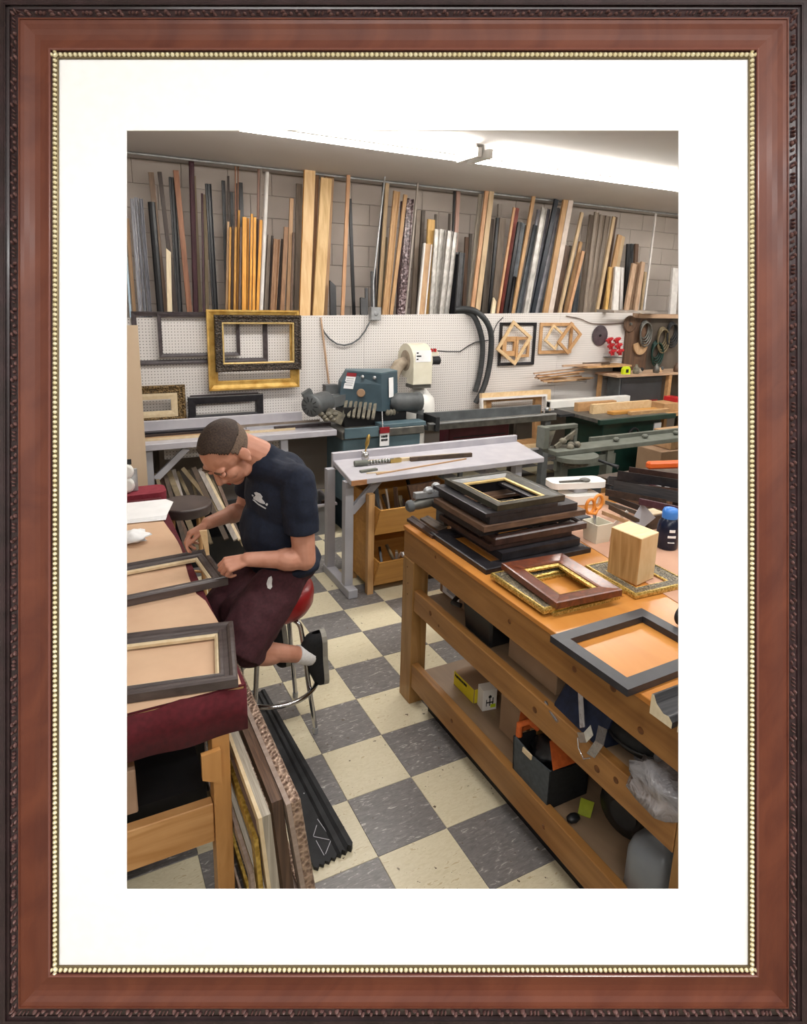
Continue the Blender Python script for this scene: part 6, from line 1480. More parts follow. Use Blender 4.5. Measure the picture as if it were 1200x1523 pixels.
# ------------------------------------------------------------------ left work bench
M['redfab'] = mat('red_felt', '4a1018', '5c1620', .9, sc=(50, 50, 50), bump=.25)
hwood('pineboard', 'b4814a', 'd0a06a', .55, (2.0, 9, 16), c3='dab07c')
bench_wood('pineleg', 'b07c42', 'c8945a', (16, 16, 1.6))
lX0, lX1, lY0, lY1, lz_ = -2.9, -1.388, -.575, 1.50, .85
t = thing('felt_bench', 'low work bench on the left covered with kraft paper over red felt', 'bench', (-2.0, .4, 0))
MB().box((lX0, lY0 + .006, .72), (lX1 - .004, lY1, .842)).build('top', M['midframe'], t)
# felt skirt with a wavy upper edge
q = MB(); n = 60; rs = random.Random(8); vs = []
for i in range(n + 1):
    x = lX0 + (lX1 + .004 - lX0) * i / n
    zt = lz_ - .006 + .006 * math.sin(x * 19) + .004 * math.sin(x * 47 + 1) ; zb_ = .686 + .004 * math.sin(x * 13)
    wv = .004 * math.sin(x * 31)
    vs += [(x, lY0 - wv, zb_), (x, lY0 - wv * .3, zt), (x, lY0 + .004, zt), (x, lY0 + .004, zb_)]
fs = []
for i in range(n):
    for j in range(4): fs.append((i * 4 + j, i * 4 + (j + 1) % 4, i * 4 + 4 + (j + 1) % 4, i * 4 + 4 + j))
fs += [(0, 3, 2, 1), (n * 4, n * 4 + 1, n * 4 + 2, n * 4 + 3)]
q.add(vs, fs, True)
vs = []
for i in range(n + 1):
    y = lY0 + .005 + (lY1 - lY0) * i / n
    zt = lz_ - .004; zb_ = .69 + .012 * math.sin(y * 9); w_ = .004 * math.sin(y * 21)
    vs += [(lX1 + .004 + w_, y, zb_), (lX1 + .004, y, zt), (lX1 - .003, y, zt), (lX1 - .003, y, zb_)]
q.add(vs, [tuple(reversed(f)) for f in fs], True)
q.build('felt_skirt', M['redfab'], t)
MB().box((lX0, lY0 + .004, .8425), (lX1, lY1, .8475)).build('felt_top', M['redfab'], t)
MB().box((-1.498, -.565, 0), (-1.442, -.49, .715)).build('leg', M['pineleg'], t, bevel=.003)
MB().box((-1.49, 1.3, 0), (-1.42, 1.37, .715)).build('leg', M['pineleg'], t)
MB().box((-2.85, -.565, 0), (-2.78, -.49, .715)).build('leg', M['pineleg'], t)
MB().box((-2.85, 1.3, 0), (-2.78, 1.37, .715)).build('leg', M['pineleg'], t)
MB().box((-2.775, -.553, .275), (-1.50, -.515, .425)).build('stretcher', M['pineboard'], t, bevel=.003)
MB().hexa([(-1.535, -.585, .55), (-1.475, -.585, .52), (-1.475, -.567, .52), (-1.535, -.567, .55), (-1.535, -.585, .64), (-1.475, -.585, .645), (-1.475, -.567, .645), (-1.535, -.567, .64)]).build('gusset', M['pineleg'], t)
MB().box((-2.775, -.48, .425), (-1.51, 1.28, .44)).build('under_shelf', M['darkvoid'], t)
b_ = MB().box((-2.4, -.505, .4405), (-1.725, -.15, .60)).build('cardboard_box', mat('pale_carton', '9e8068', 'b0927a', .75, sc=(6, 6, 6)), bevel=.004)
tag(b_, 'tan cardboard box on the dark shelf under the left bench', 'box')
t = thing('black_foam_board', 'black speckled foam board standing under the left bench', 'board', (-1.6, -.4, .44))
MB().box((-1.76, -.12, .4405), (-1.455, -.10, .71)).build('board', mat('black_speck', '08080a', '101012', .7, sc=(90, 90, 90), hi=.72, c3='3a3a40'), t)
MB().box((-1.76, -.14, .0), (-1.455, -.12, .424)).build('lower_board', M['darkvoid'], t)
# kraft paper
q = MB(); nx, ny = 14, 26; vs = []
def pedge(y): return -1.41 - .010 * math.sin(y * 7) + (.018 if y < .1 else 0) - (.02 * max(0, y - .75))
for j in range(ny + 1):
    y = lY0 + .005 + (1.44 - lY0) * j / ny
    for i in range(nx + 1):
        x = lX0 + .05 + (pedge(y) - lX0 - .05) * i / nx
        vs.append((x, y, lz_ + .0005 + .0018 * math.sin(x * 23 + y * 17) * math.sin(y * 29 + x * 5) ** 2))
fs = [(j * (nx + 1) + i, j * (nx + 1) + i + 1, (j + 1) * (nx + 1) + i + 1, (j + 1) * (nx + 1) + i) for j in range(ny) for i in range(nx)]
tag(q.add(vs, fs, True).build('kraft_paper', M['kraft']), 'tan kraft paper spread over the left bench', 'paper')
# frames on the bench
M['greybrown'] = mat('grey_brown_frame', '3c3230', '544a48', .42, sc=(3, 60, 30), dist=.8)
zf = lz_ + .0035
A1, A2, A3, A4 = at_z(342, 921, zf + .038), at_z(354, 1006, zf + .038), at_z(188, 939, zf + .038), at_z(188, 1030, zf + .038)
ex_ = ((A1 - A3) + (A2 - A4)).normalized(); ey_ = Vector((-ex_.y, ex_.x, 0)); Hh = abs((A1 - A2).dot(ey_))
O_ = A2 - ex_ * .95; O_.z = zf
pic_frame('grey brown frame with pale inner edge at the front of the left bench', O_, ex_, ey_, .95, Hh, .058, .036, M['greybrown'], 'step', .012, M['palelip'])
B1_, B2_, B3_, B4_ = at_z(302, 814.5, zf + .04), at_z(339, 857, zf + .04), at_z(188, 834, zf + .04), at_z(188, 890, zf + .04)
ex_ = ((B1_ - B3_) + (B2_ - B4_)).normalized(); ey_ = Vector((-ex_.y, ex_.x, 0)); Hh = abs((B1_ - B2_).dot(ey_))
O_ = B2_ - ex_ * 1.0; O_.z = zf
fB = pic_frame('grey brown frame held by the man, overhanging the bench edge', O_, ex_, ey_, 1.0, Hh, .055, .036, M['greybrown'], 'step', .012, M['palelip'])
# papers, tissue, cushion, dispenser
q = MB()
for k in range(4):
    z = lz_ + .006 + k * .0022
    q.prism([(-2.2, 1.06 + .01 * k), (-1.60, 1.08 + .012 * k), (-1.415, 1.06 + .015 * k), (-1.40, 1.12), (-1.355 + .006 * k, 1.33), (-1.37, 1.40), (-2.2, 1.44)], (0, 0, z), EX, EY, (0, 0, .0018))
tag(q.build('paper_stack', M['paper']), 'bright white paper sheets at the rear of the left bench', 'paper')
c = at_z(199, 800, lz_ + .02)
tg = thing('crumpled_tissue', 'crumpled white tissue lying on the kraft paper', 'tissue', (c.x, c.y, lz_ + .003))
lump('tissue', (c.x, c.y, lz_ + .026), .055, .065, .022, M['paper'], 21, tg, 18, 10, .45)
c0 = at_y(195, 745, 1.56); c1 = at_y(240, 735, 1.56)
tg = thing('red_cushion', 'folded red felt cushion behind the white papers', 'cushion', (c1.x - .25, 1.6, 0))
MB().prism(rounded(c1.x - .27, 1.61, .30, .09, r=.05), (0, 0, .70), EX, EY, (0, 0, .17)).build('cushion', mat('red_cloth', '7a2430', '8c3240', .85, sc=(30, 30, 30), bump=.2), tg, bevel=.012)
MB().box((c1.x - .5, 1.54, 0), (c1.x - .1, 1.68, .699)).build('crate', M['scrapdk'], tg)
c = at_y(197, 720, 1.62)
tg = thing('tape_dispenser', 'grey metal dispenser with white rolls at the left end behind the papers', 'dispenser', (c.x, 1.62, .871))
MB().box((c.x - .2, 1.60, .871), (c.x + .03, 1.615, c.z + .10)).build('panel', M['galv'], tg, bevel=.004)
for k in range(2): MB().lathe([(.045, 0), (.045, .03), (.03, .034)], (c.x - .035, 1.599, .92 + .085 * k), (0, -1, 0), 16).build('roll', M['whiteplas'], tg)
MB().box((c.x - .06, 1.585, 1.045), (c.x + .0, 1.599, 1.075)).build('cutter', M['rubber'], tg)
# beige sheet standing behind
tag(MB().box((-2.8, 2.0, 0), (at_y(205, 486, 2.0).x, 2.02, at_y(200, 484, 2.0).z)).build('plywood_sheet', M['plyface']), 'tall beige plywood sheet standing at the left behind the bench', 'plywood')
# second stool with round brown top
c = at_z(275, 748, .80); r = .158
t = thing('round_stool', 'round dark brown topped stool between the left bench and the saw table', 'stool', (c.x, c.y, 0))
MB().lathe([(r * .97, 0), (r, .006), (r, .05), (r * .985, .058), (r * .9, .06)], (c.x, c.y, .742), (0, 0, 1), 36).build('seat', mat('brown_vinyl', '3a302e', '524642', .35, sc=(7, 7, 7), coat=.15), t)
for k in range(4):
    a = math.pi / 4 + k * math.pi / 2
    MB().tube([(c.x + .12 * math.cos(a), c.y + .12 * math.sin(a), .74), (c.x + .17 * math.cos(a), c.y + .17 * math.sin(a), 0)], [.014, .014], 10).build('leg', M['binpost'], t)
MB().tube([(c.x + .15 * math.cos(k * math.pi / 12), c.y + .15 * math.sin(k * math.pi / 12), .28) for k in range(24)], .009, 8, closed=True).build('ring', M['binpost'], t)
# leaning frames beside the bench
G5 = 'frames leaning against the side of the left bench'
M['carvedpink'] = mat('carved_rose_gold', '7a6254', 'b49a86', .42, .25, sc=(70, 70, 70), vor=True, bump=.9, bdist=.012)
M['rosegrey'] = mat('rose_grey_wood', '8e7c70', 'a8968a', .5, sc=(8, 60, 60))
M['gilded'] = mat('gilded_yellow', '94762e', 'c0a04e', .45, .35, sc=(60, 60, 60), vor=True, bump=.4)
def lean(label, xb, xt, zt, y0, y1, th, w, m, prof, m2=None):
    up_ = Vector((xt - xb, 0, zt)).normalized(); L = math.hypot(xt - xb, zt)
    tt = pic_frame(label, (xb, y0, .002), EY, up_, y1 - y0, L, w, th, m, prof, group=G5)   # face toward +X
    if m2:
        q = MB(); nn = EY.cross(up_)
        for k in range(4): q.rails(k, Vector((xb, y0, .002)) - nn * (th * .45) , EY, up_, y1 - y0, L, [(0, 0), (0, th * .44), (w * .8, th * .44), (w * .8, 0)])
        q.build('back_rail', m2, tt)
lean('thick rose gold carved frame leaning outermost beside the left bench', -1.238, -1.312, .555, -.80, .15, .034, .075, M['carvedpink'], 'step', M['rosegrey'])
lean('dark brown frame leaning behind the carved rose gold one', -1.31, -1.362, .545, -.765, .12, .034, .06, M['umber'], 'slope')
lean('grey wood frame with pale edge leaning in the middle of the row', -1.358, -1.404, .55, -.81, .10, .026, .055, M['silvertan'], 'slope', M['palelip'])
lean('slim gilded yellow frame leaning close to the bench leg', -1.400, -1.428, .47, -.80, .08, .016, .05, M['gilded'], 'step')
lean('low brown frame leaning innermost beside the bench leg', -1.424, -1.438, .33, -.78, .05, .012, .04, M['rosegrey'], 'slope')
# black moulding on the floor
t = thing('floor_moulding', 'wide black moulding with ragged end and white scratches lying on the tiles', 'moulding', (-1.07, -.1, 0))
t['kind'] = 'thing'
e0, e1, e2, e3 = at_z(467, 1294, .004), at_z(525, 1262, .004), at_z(372, 1052, .004), at_z(392, 1050, .004)
q = MB(); n = 14; vs = []
far0 = Vector((-1.13, .55, .001)); far1 = Vector((-1.03, .55, .001))
near = [e0.lerp(e1, i / n) + Vector((rng.uniform(-.002, .002), (-.009 if i % 2 else .004), 0)) for i in range(n + 1)]
top = [(p, .014 if i < n * .62 else (.022 if i < n * .8 else .03)) for i, p in enumerate(near)]
far = [far0.lerp(far1, i / n) for i in range(n + 1)]
for i in range(n + 1):
    h = top[i][1]
    vs += [(near[i].x, near[i].y, .001), (near[i].x, near[i].y, h), (far[i].x, far[i].y, h), (far[i].x, far[i].y, .001)]
fs = []
for i in range(n):
    for j in range(4): fs.append((i * 4 + j, i * 4 + 4 + j, i * 4 + 4 + (j + 1) % 4, i * 4 + (j + 1) % 4))
fs += [(0, 1, 2, 3), (n * 4 + 3, n * 4 + 2, n * 4 + 1, n * 4)]
q.add(vs, fs).build('moulding', M['rubber'], t)
sq = MB()
for a, b_ in (((472, 1218), (505, 1265)), ((471, 1227), (466, 1243)), ((466, 1244), (490, 1249)), ((470, 1250), (482, 1272)), ((492, 1250), (484, 1270))):
    A, B_ = at_z(*a, .0152), at_z(*b_, .0152); sq.bar(A, B_, .0025, .0006)
for u, v in ((436, 1170), (452, 1180)): sq.lathe([(.003, 0), (.003, .001)], at_z(u, v, .0146), (0, 0, 1), 8)
sq.build('scratches', M['greylam'], t)['kind'] = 'stuff'

# ------------------------------------------------------------------ chrome bar stool
M['chrome'] = mat('chrome', 'b8b8ba', rough=.12, metal=1.0)
M['redvinyl'] = mat('red_vinyl', '7c1418', '8e1c20', .35, sc=(5, 5, 5), coat=.2)
sx, sy = -1.045, .30
t = thing('bar_stool', 'chrome bar stool with thick red vinyl seat under the man', 'stool', (sx, sy, 0))
MB().lathe([(.13, 0), (.165, .012), (.187, .05), (.192, .10), (.186, .13), (.165, .145), (.1, .15)], (sx, sy, .605), (0, 0, 1), 36).build('seat', M['redvinyl'], t)
MB().lathe([(.12, 0), (.13, .012)], (sx, sy, .592), (0, 0, 1), 28).build('seat_plate', M['chrome'], t)
for k in range(4):
    a = -math.pi / 4 + k * math.pi / 2; ca, sa = math.cos(a), math.sin(a)
    pts = [Vector((sx + r_ * ca, sy + r_ * sa, z)) for r_, z in ((.05, .585), (.10, .58), (.135, .56), (.15, .50), (.175, .30), (.19, .20), (.215, .03))]
    MB().tube(spline(pts, 5), .0115, 10).build('leg', M['chrome'], t)
    MB().lathe([(.014, 0), (.014, .03)], pts[-1] - EZ * .029, (0, 0, 1), 12).build('foot_cap', M['galv'], t)
MB().tube([(sx + .205 * math.cos(k * math.pi / 20), sy + .205 * math.sin(k * math.pi / 20), .235) for k in range(40)], .011, 10, closed=True).build('foot_ring', M['chrome'], t)

# ------------------------------------------------------------------ the man
def capsule(q, a, b_, r0, r1, n=14):
    a, b_ = Vector(a), Vector(b_); d = b_ - a; L = d.length
    if L < 1e-6: q.ball(a, r0, n=n, m=8); return
    d.normalize(); m = 5; prof = []
    for i in range(m + 1):
        th = math.pi / 2 * (1 - i / m); prof.append((r0 * math.cos(th), -r0 * math.sin(th)))
    for i in range(m + 1):
        th = math.pi / 2 * i / m; prof.append((r1 * math.cos(th), L + r1 * math.sin(th)))
    q.lathe(prof, a, d, n)
def frustum(q, a, b_, r0, r1, n=24, bulge=0.0, flat=1.0, up=(0, 0, 1)):
    a, b_ = Vector(a), Vector(b_); d = b_ - a; L = d.length
    q.lathe([(r0, 0), (r0 * .75 + r1 * .25 + bulge, L * .25), ((r0 + r1) / 2 + bulge, L * .5), (r0 * .25 + r1 * .75 + bulge * .6, L * .75), (r1, L)], a, d, n)
def fuse(q, name, m, voxel, parent=None, smooth=6, wrinkle=0.0, wsc=9.0):
    """join the overlapping shapes of q into one continuous skin"""
    me = q.mesh(name + '_src', m); o = bpy.data.objects.new(name + '_src', me); COL.objects.link(o)
    md = o.modifiers.new('r', 'REMESH'); md.mode = 'VOXEL'; md.voxel_size = voxel; md.use_smooth_shade = True
    sm = o.modifiers.new('s', 'SMOOTH'); sm.factor = .5; sm.iterations = smooth
    dg = bpy.context.evaluated_depsgraph_get(); dg.update()
    me2 = bpy.data.meshes.new_from_object(o.evaluated_get(dg))
    bpy.data.objects.remove(o); bpy.data.meshes.remove(me)
    me2.materials.clear(); me2.materials.append(m)
    if wrinkle:
        from mathutils import noise
        nrm = [v.normal.copy() for v in me2.vertices]
        for v, vn in zip(me2.vertices, nrm):
            k = noise.noise(Vector((v.co.x * wsc, v.co.y * wsc, v.co.z * wsc * .45))) + .5 * noise.noise(v.co * wsc * 2.1)
            v.co += vn * (k * wrinkle)
    for f in me2.polygons: f.use_smooth = True
    o2 = bpy.data.objects.new(name, me2); COL.objects.link(o2)
    if parent is not None: o2.parent = parent; o2.location = -world_loc(parent)
    return o2
M['skin'] = mat('skin', 'b87f66', 'c8917a', .5, sc=(18, 18, 18), detail=5, bump=.04)
b_ = M['skin'].node_tree.nodes['Principled BSDF']; b_.inputs['Subsurface Weight'].default_value = .12; b_.inputs['Subsurface Radius'].default_value = (.012, .005, .003)
man = thing('person', 'seated man in navy t-shirt and maroon shorts bending over the frame', 'person', (sx, sy, .755))
V = Vector
Hc = at_y(337, 673, .25); hf = V((-.52, -.30, -.80)).normalized(); hl = V((.50, -.866, 0)); hl = (hl - hf * hl.dot(hf)).normalized(); hu = hl.cross(hf) * -1
if hu.z < 0: hu = -hu
HA = (hf, hl, hu)
HS = 1.12
def hp(a, b2, c): return Hc + (hf * a + hl * b2 + hu * c) * HS
class HMB(MB):
    def ball(s, c, rx, ry=None, rz=None, n=10, m=6, ax=None):
        k = HS if ax is HA else 1
        return MB.ball(s, c, rx * k, (ry or rx) * k, (rz or rx) * k, n, m, ax)
neck = V((-1.105, .275, 1.378))
SL, SR = V((-.985, .095, 1.285)), V((-1.04, .505, 1.285))
EL = at_y(453, 832, .065); WL = at_y(368, 832, .10)
ER = V((-1.10, .60, 1.02)); WR = at_y(309, 778, .43)
hipL, hipR = V((-.99, .215, .872)), V((-.99, .385, .872))
knL, knR = at_y(355, 966, .10), V((-1.29, .35, .60))
anL = at_y(452, 974, .19); anR = at_y(388, 950, .40)
q = HMB()
# head
q.ball(hp(-.012, 0, .028), .102, .078, .095, 20, 14, HA)
q.ball(hp(.028, 0, -.045), .070, .062, .082, 18, 12, HA)
q.ball(hp(.058, 0, -.108), .030, .030, .022, 12, 8, HA)
for s in (-1, 1):
    q.ball(hp(.055, s * .036, -.028), .034, .026, .028, 12, 8, HA)       # cheek
    q.ball(hp(.078, s * .030, .022), .018, .028, .012, 10, 6, HA)        # brow
    q.ball(hp(-.012, s * .079, -.012), .024, .010, .034, 12, 8, HA)      # ear
    q.ball(hp(-.006, s * .084, -.038), .012, .008, .012, 8, 6, HA)
    q.ball(hp(.098, s * .012, -.046), .012, .010, .009, 8, 6, HA)
    q.ball(hp(.015, s * .050, -.085), .040, .016, .024, 10, 6, HA)       # jaw
capsule(q, hp(.086, 0, .012), hp(.112, 0, -.036), .010, .014, 10)
q.ball(hp(.088, 0, -.070), .012, .024, .007, 10, 6, HA); q.ball(hp(.085, 0, -.082), .011, .020, .007, 10, 6, HA)
capsule(q, hp(-.045, 0, -.02), neck, .066, .072, 16); capsule(q, hp(-.05, 0, .01), neck + V((.01, 0, -.03)), .058, .064, 16)
capsule(q, neck, V((-1.02, .29, 1.2)), .07, .09, 16)
# torso core kept under the clothes
q.ball((-1.02, .30, 1.17), .11, .165, .17, 18, 12); q.ball((-1.01, .30, .95), .11, .15, .18, 18, 12)
capsule(q, SL, SR, .055, .055); capsule(q, hipL, hipR, .10, .10)
# arms
def arm(S, E_, W_, r):
    capsule(q, S, E_, r * 1.15, r * .92, 16); m = S.lerp(E_, .45); q.ball(m, r * 1.06, r * 1.06, r * 1.25, 14, 8)
    capsule(q, E_, W_, r * .88, r * .58, 16); m = E_.lerp(W_, .28); d = (W_ - E_).normalized(); a = d.orthogonal().normalized()
    q.ball(m, r * 1.55, r * .97, r * .97, 14, 8, (d, a, d.cross(a)))
arm(SL, EL, WL, .053); arm(SR, ER, WR, .050)
# legs
for (h, k, a) in ((hipL, knL, anL), (hipR, knR, anR)):
    capsule(q, h, k, .082, .058, 18)
    capsule(q, k, a, .053, .036, 16); d = (a - k).normalized(); o_ = d.orthogonal().normalized()
    q.ball(k.lerp(a, .33) - EZ * .012, .13, .052, .056, 14, 10, (d, V((0, 1, 0)) - d * d.y, EZ - d * d.z))
# hands
def hand(W_, fd, pn, curls, thumb_side, spread=.10, th_dir=None):
    """W_ wrist, fd toward the knuckles, pn out of the back of the hand"""
    fd = fd.normalized(); pn = (pn - fd * pn.dot(fd)).normalized(); sd = fd.cross(pn) * thumb_side
    kn = []
    for i, off in enumerate((.030, .010, -.010, -.029)):
        L = (.086, .090, .086, .078)[i]
        b0 = W_ + sd * off * .55 + fd * .008; k = W_ + fd * L + sd * off + pn * (.004, .007, .005, 0)[i]
        capsule(q, b0, k, .0145, .0115, 10); kn.append((k, off))
    q.ball(W_ + fd * .045 - pn * .004, .042, .036, .014, 14, 8, (fd, sd, pn))
    for i, (k, off) in enumerate(kn):
        ls = [(.040, .026, .021), (.045, .029, .022), (.042, .027, .022), (.033, .021, .020)][i]
        ang = 0; p = k; d = (fd + sd * off * spread * 12).normalized()
        for j in range(3):
            ang += curls[i][j]; dd = d * math.cos(ang) - pn * math.sin(ang); e = p + dd * ls[j]
            capsule(q, p, e, .0092 - .0009 * j, .0084 - .0009 * j, 10); p = e
    t0 = W_ + fd * .022 + sd * .024 - pn * .006
    d1 = (th_dir or (fd * .75 + sd * .55 - pn * .45)).normalized()
    t1 = t0 + d1 * .042; d2 = (d1 * .8 + fd * .5 - sd * .25).normalized(); t2 = t1 + d2 * .032; t3 = t2 + (d2 - sd * .3).normalized() * .026
    capsule(q, t0, t1, .0150, .0115, 10); capsule(q, t1, t2, .0108, .0098, 10); capsule(q, t2, t3, .0096, .0082, 10)
fistd = V((-1, .10, -.18))
hand(WL, fistd, V((-.25, -.45, .86)), [(.75, 1.2, .7), (.85, 1.25, .8), (.9, 1.3, .8), (1.0, 1.3, .8)], 1, th_dir=V((-.8, .5, -.25)))
hand(WR, V((-.88, -.05, -.42)), V((-.35, .25, .9)), [(.55, .55, .35), (.65, .7, .4), (.8, .8, .5), (.9, .9, .5)], -1, th_dir=V((-.7, -.45, -.6)))
body = fuse(q, 'body', M['skin'], .0036, man, 5)
# face details
M['eye'] = mat('eye', '2a2420', rough=.2); M['brow'] = mat('eyebrow', '4a3426', '5e4634', .8, sc=(200, 200, 200), bump=.4)
for s in (-1, 1):
    HMB().ball(hp(.083, s * .031, -.006), .011, .013, .008, 10, 6, HA).build('eye', M['eye'], man)
    HMB().ball(hp(.086, s * .031, -.001), .012, .016, .008, 10, 6, HA).build('eyelid', M['skin'], man)
    HMB().ball(hp(.094, s * .033, .024), .005, .022, .005, 10, 6, HA).build('eyebrow', M['brow'], man)
HMB().ball(hp(.098, 0, -.0755), .003, .018, .0012, 8, 4, HA).build('mouth_line', M['redsign'], man)
# stubble tone and hair
M['hair'] = mat('short_hair', '2c211c', '46362c', .75, sc=(160, 160, 160), bump=.5, lo=.35, hi=.65)
M['fade'] = mat('clipped_hair', '54443a', '7a6656', .8, sc=(160, 160, 160), bump=.3)
def hair_shell(name, m, keep, off):
    n, mm = 90, 64; vs = []; fs = []; dirs = []
    for i in range(mm + 1):
        ph = math.pi * i / mm
        for k in range(n):
            th = 2 * math.pi * k / n; d = (math.sin(ph) * math.cos(th), math.sin(ph) * math.sin(th), -math.cos(ph)); dirs.append(d)
            vs.append(hp(-.012, 0, .028) + (hf * d[0] * (.102 + off) + hl * d[1] * (.078 + off) + hu * d[2] * (.095 + off)) * HS)
    for i in range(mm):
        for k in range(n):
            f = (i * n + k, i * n + (k + 1) % n, (i + 1) * n + (k + 1) % n, (i + 1) * n + k)
            c = [sum(dirs[j][a] for j in f) / 4 for a in range(3)]
            if keep(*c): fs.append(f)
    used = sorted(set(j for f in fs for j in f)); mp = {j: i for i, j in enumerate(used)}
    q = MB(); q.add([vs[j] for j in used], [tuple(mp[j] for j in f) for f in fs], True)
    o = q.build(name, m, man, weld=True)
    sd = o.modifiers.new('s', 'SOLIDIFY'); sd.thickness = .004; sd.offset = -1
    return o
hair_shell('hair', M['hair'], lambda x, y, z: (z > .18 + .1 * abs(y)) and (x < .62 + .2 * (z - .5) - .25 * abs(y)), .0065)
hair_shell('clipped_hair', M['fade'], lambda x, y, z: (-.72 < z <= .26 + .1 * abs(y)) and x < (.18 if z > -.1 else -.18) + .3 * max(0, z) and (z > -.5 or x < -.3), .0035)
# shirt
M['shirt'] = mat('navy_cotton', '0d1424', '131c30', .85, sc=(90, 90, 90), bump=.1)
q = MB()
q.ball((-1.045, .29, 1.31), .10, .14, .085, 18, 10); q.ball((-1.06, .285, 1.345), .075, .10, .055, 18, 10); q.ball((-1.015, .30, 1.19), .142, .205, .19, 22, 14); q.ball((-.985, .30, 1.245), .118, .195, .125, 22, 12)
q.ball((-1.035, .30, 1.02), .155, .185, .18, 22, 14); q.ball((-1.005, .30, .90), .160, .205, .12, 22, 12); q.ball((-.985, .30, .87), .165, .212, .07, 22, 10)
capsule(q, V((-1.0, .17, 1.315)), V((-1.04, .44, 1.315)), .058, .058, 16)
capsule(q, neck - EZ * .055, SL + EZ * .015, .062, .068, 16); capsule(q, neck - EZ * .055, SR + EZ * .015, .062, .068, 16)
frustum(q, V((-1.03, .29, 1.26)), neck + V((-.008, 0, .012)), .11, .073)
for S, E_, r in ((SL, EL, .076), (SR, ER, .072)):
    d = (E_ - S); q.ball(S, r, r, r, 16, 10); frustum(q, S, S + d * .64, r, r * 1.0, bulge=.004)
shirt = fuse(q, 't_shirt', M['shirt'], .0055, man, 5, wrinkle=.010, wsc=9)
# shorts
M['shorts'] = mat('maroon_cotton', '38191f', '482229', .85, sc=(80, 80, 80), bump=.12)
q = MB(); q.ball((-.99, .30, .86), .155, .195, .10, 20, 12)
for h, k in ((hipL, knL), (hipR, knR)):
    d = k - h; q.ball(h, .120, .105, .098, 16, 10); frustum(q, h, h + d * 1.05, .104, .116, bulge=.008)
    c = h + d * .92; capsule(q, c, c + V((.025, 0, -.045)), .095, .082, 16)
capsule(q, V((-1.0, .3, .83)), V((-1.22, .24, .67)), .10, .085, 16)
shorts = fuse(q, 'shorts', M['shorts'], .006, man, 4, wrinkle=.012, wsc=10)
# socks and shoes
M['sock'] = mat('white_sock', 'd8d6d4', 'e8e6e4', .9, sc=(90, 90, 90), bump=.3)
M['shoe'] = mat('black_canvas', '141416', '1e1e20', .8, sc=(120, 120, 120), bump=.1)
M['sole'] = mat('grey_sole', '8e8a80', 'a09c92', .6, sc=(20, 20, 20))
def shoe(heel, toe, sole_n, side):
    heel, toe = V(heel), V(toe); d = (toe - heel); L = d.length; d.normalize(); n_ = V(sole_n); n_ = (n_ - d * n_.dot(d)).normalized(); s_ = d.cross(n_)
    ts = [0, .04, .12, .25, .4, .55, .7, .82, .92, .98, 1.0]; ws = [.012, .028, .036, .036, .034, .038, .046, .047, .038, .022, .006]; hs = [.04, .070, .090, .100, .098, .082, .064, .052, .042, .030, .018]
    q1, q2 = MB(), MB()
    out = [(L * a, w) for a, w in zip(ts, ws)] + [(L * a, -w) for a, w in reversed(list(zip(ts, ws)))]
    q1.prism([(a, w * 1.08) for a, w in out], heel, d, s_, n_ * .024); o1 = q1.build('shoe_sole', M['sole'], man, bevel=.004)
    vs = []; K = 10
    for a, w, h in zip(ts, ws, hs):
        for k in range(K + 1):
            th = math.pi * k / K; vs.append(heel + d * L * a + s_ * w * math.cos(th) * 1.0 - n_ * (h * math.sin(th) ** .7))
    fs = [(i * (K + 1) + k, i * (K + 1) + k + 1, (i + 1) * (K + 1) + k + 1, (i + 1) * (K + 1) + k) for i in range(len(ts) - 1) for k in range(K)]
    q2.add(vs, fs, True); m_ = len(ts); q2.add(vs, [tuple(i * (K + 1) for i in range(m_)) + tuple(i * (K + 1) + K for i in range(m_ - 1, -1, -1))])
    q2.build('shoe', M['shoe'], man)
    q3 = MB()
    for a in (.42, .5, .58): q3.tube([heel + d * L * a + s_ * .022 * c_ - n_ * (.086 - .05 * (a - .42) * 3 - .012 * abs(c_)) for c_ in (-1, -.5, 0, .5, 1)], .0022, 6)
    q3.build('laces', M['shoe'], man)
hL, tL = at_y(476, 939, .17), at_y(479, 1015, .22)
shoe(hL, tL, (1, -.1, .12), 1)
hR, tR = at_y(410, 930, .42), at_y(412, 975, .44)
hR = at_y(416, 925, .40); tR = hR + V((.03, .02, -.26))
shoe(hR, tR, (1, -.1, .1), 1)
for k, a, h in ((knL, anL, hL), (knR, anR, hR)):
    d = (a - k).normalized(); q = MB(); frustum(q, a - d * .045, a + d * .035, .043, .047, 18); q.ball(a + d * .03, .048, .044, .05, 14, 8); q.build('sock', M['sock'], man)
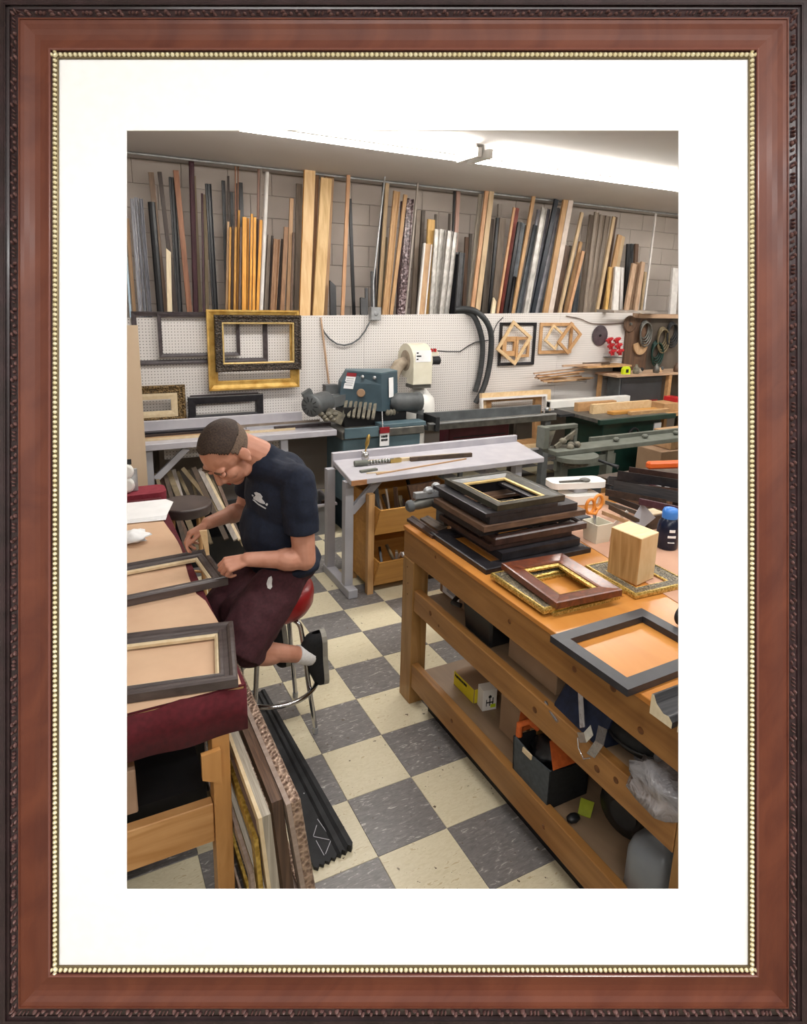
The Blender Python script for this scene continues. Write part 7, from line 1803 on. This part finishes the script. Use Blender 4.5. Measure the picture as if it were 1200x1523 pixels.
# print on the shirt, rag at the pocket: shapes lying on the cloth
from mathutils.bvhtree import BVHTree
def decal(obj, polys, name, m, off=.0025):
    me = obj.data; bv = BVHTree.FromPolygons([obj.matrix_parent_inverse @ v.co for v in me.vertices], [tuple(f.vertices) for f in me.polygons])
    q = MB()
    for poly in polys:
        pts = []
        for u, v in poly:
            d = ray(u, v).normalized(); hit = bv.ray_cast(CAM, d)
            if hit[0] is None: continue
            pts.append(hit[0] + hit[1].normalized() * off)
        if len(pts) > 2:
            n_ = V((0, 0, 0))
            for a, b2 in zip(pts, pts[1:] + pts[:1]): n_ += a.cross(b2)
            n_ = n_.normalized()
            if n_.dot(ray(*poly[0])) > 0: n_ = -n_
            k = len(pts); bk = [p - n_ * .002 for p in pts]
            q.add(pts + bk, [tuple(range(k)), tuple(range(2 * k - 1, k - 1, -1))] + [(i, (i + 1) % k, k + (i + 1) % k, k + i) for i in range(k)])
    if q.v: q.build(name, m, man)
M['print'] = mat('white_print', 'c4c6ca', 'd4d6da', .8, sc=(90, 90, 90))
decal(shirt, [[(378.4, 732.5), (381.2, 731.8), (387.2, 734.4), (389.1, 737.1), (390.5, 738.5), (389.5, 741.8), (380.7, 737.1)], [(377.0, 739.9), (380.7, 737.1), (389.5, 741.8), (387.2, 747.8), (382.1, 744.5), (377.5, 741.8)], [(389.5, 741.8), (393.7, 746.9), (394.6, 749.6), (392.8, 749.6), (387.2, 747.8)], [(375.2, 735.3), (377.5, 737.1), (377.0, 738.5), (375.4, 737.6)], [(395.1, 750.6), (396.9, 748.2), (398.6, 749.6), (397.4, 752.4)], [(375.9, 743.1), (378.0, 743.1), (384.4, 748.9), (384.4, 750.6)], [(384.4, 748.9), (396.0, 755.7), (395.1, 757.0), (384.4, 750.6)]], 'chest_print', M['print'])
decal(shorts, [[(400, 859), (404, 857), (405.5, 861), (404.5, 868), (405, 873), (402, 877), (398, 875), (396.5, 869), (398, 863)]], 'pocket_rag', M['sock'], .005)
# wooden piece in the right hand
A = at_y(299, 790, .335); B_ = at_y(309, 826, .335)
o = MB().hexa([A + V((-.006, 0, 0)), A + V((.026, 0, 0)), A + V((.026, .012, 0)), A + V((-.006, .012, 0)), B_ + V((-.006, 0, 0)), B_ + V((.008, 0, 0)), B_ + V((.008, .008, 0)), B_ + V((-.006, .008, 0))]).build('wood_wedge', M['lightframe'])
tag(o, 'tapering light wood wedge held in the right hand of the man', 'wedge')
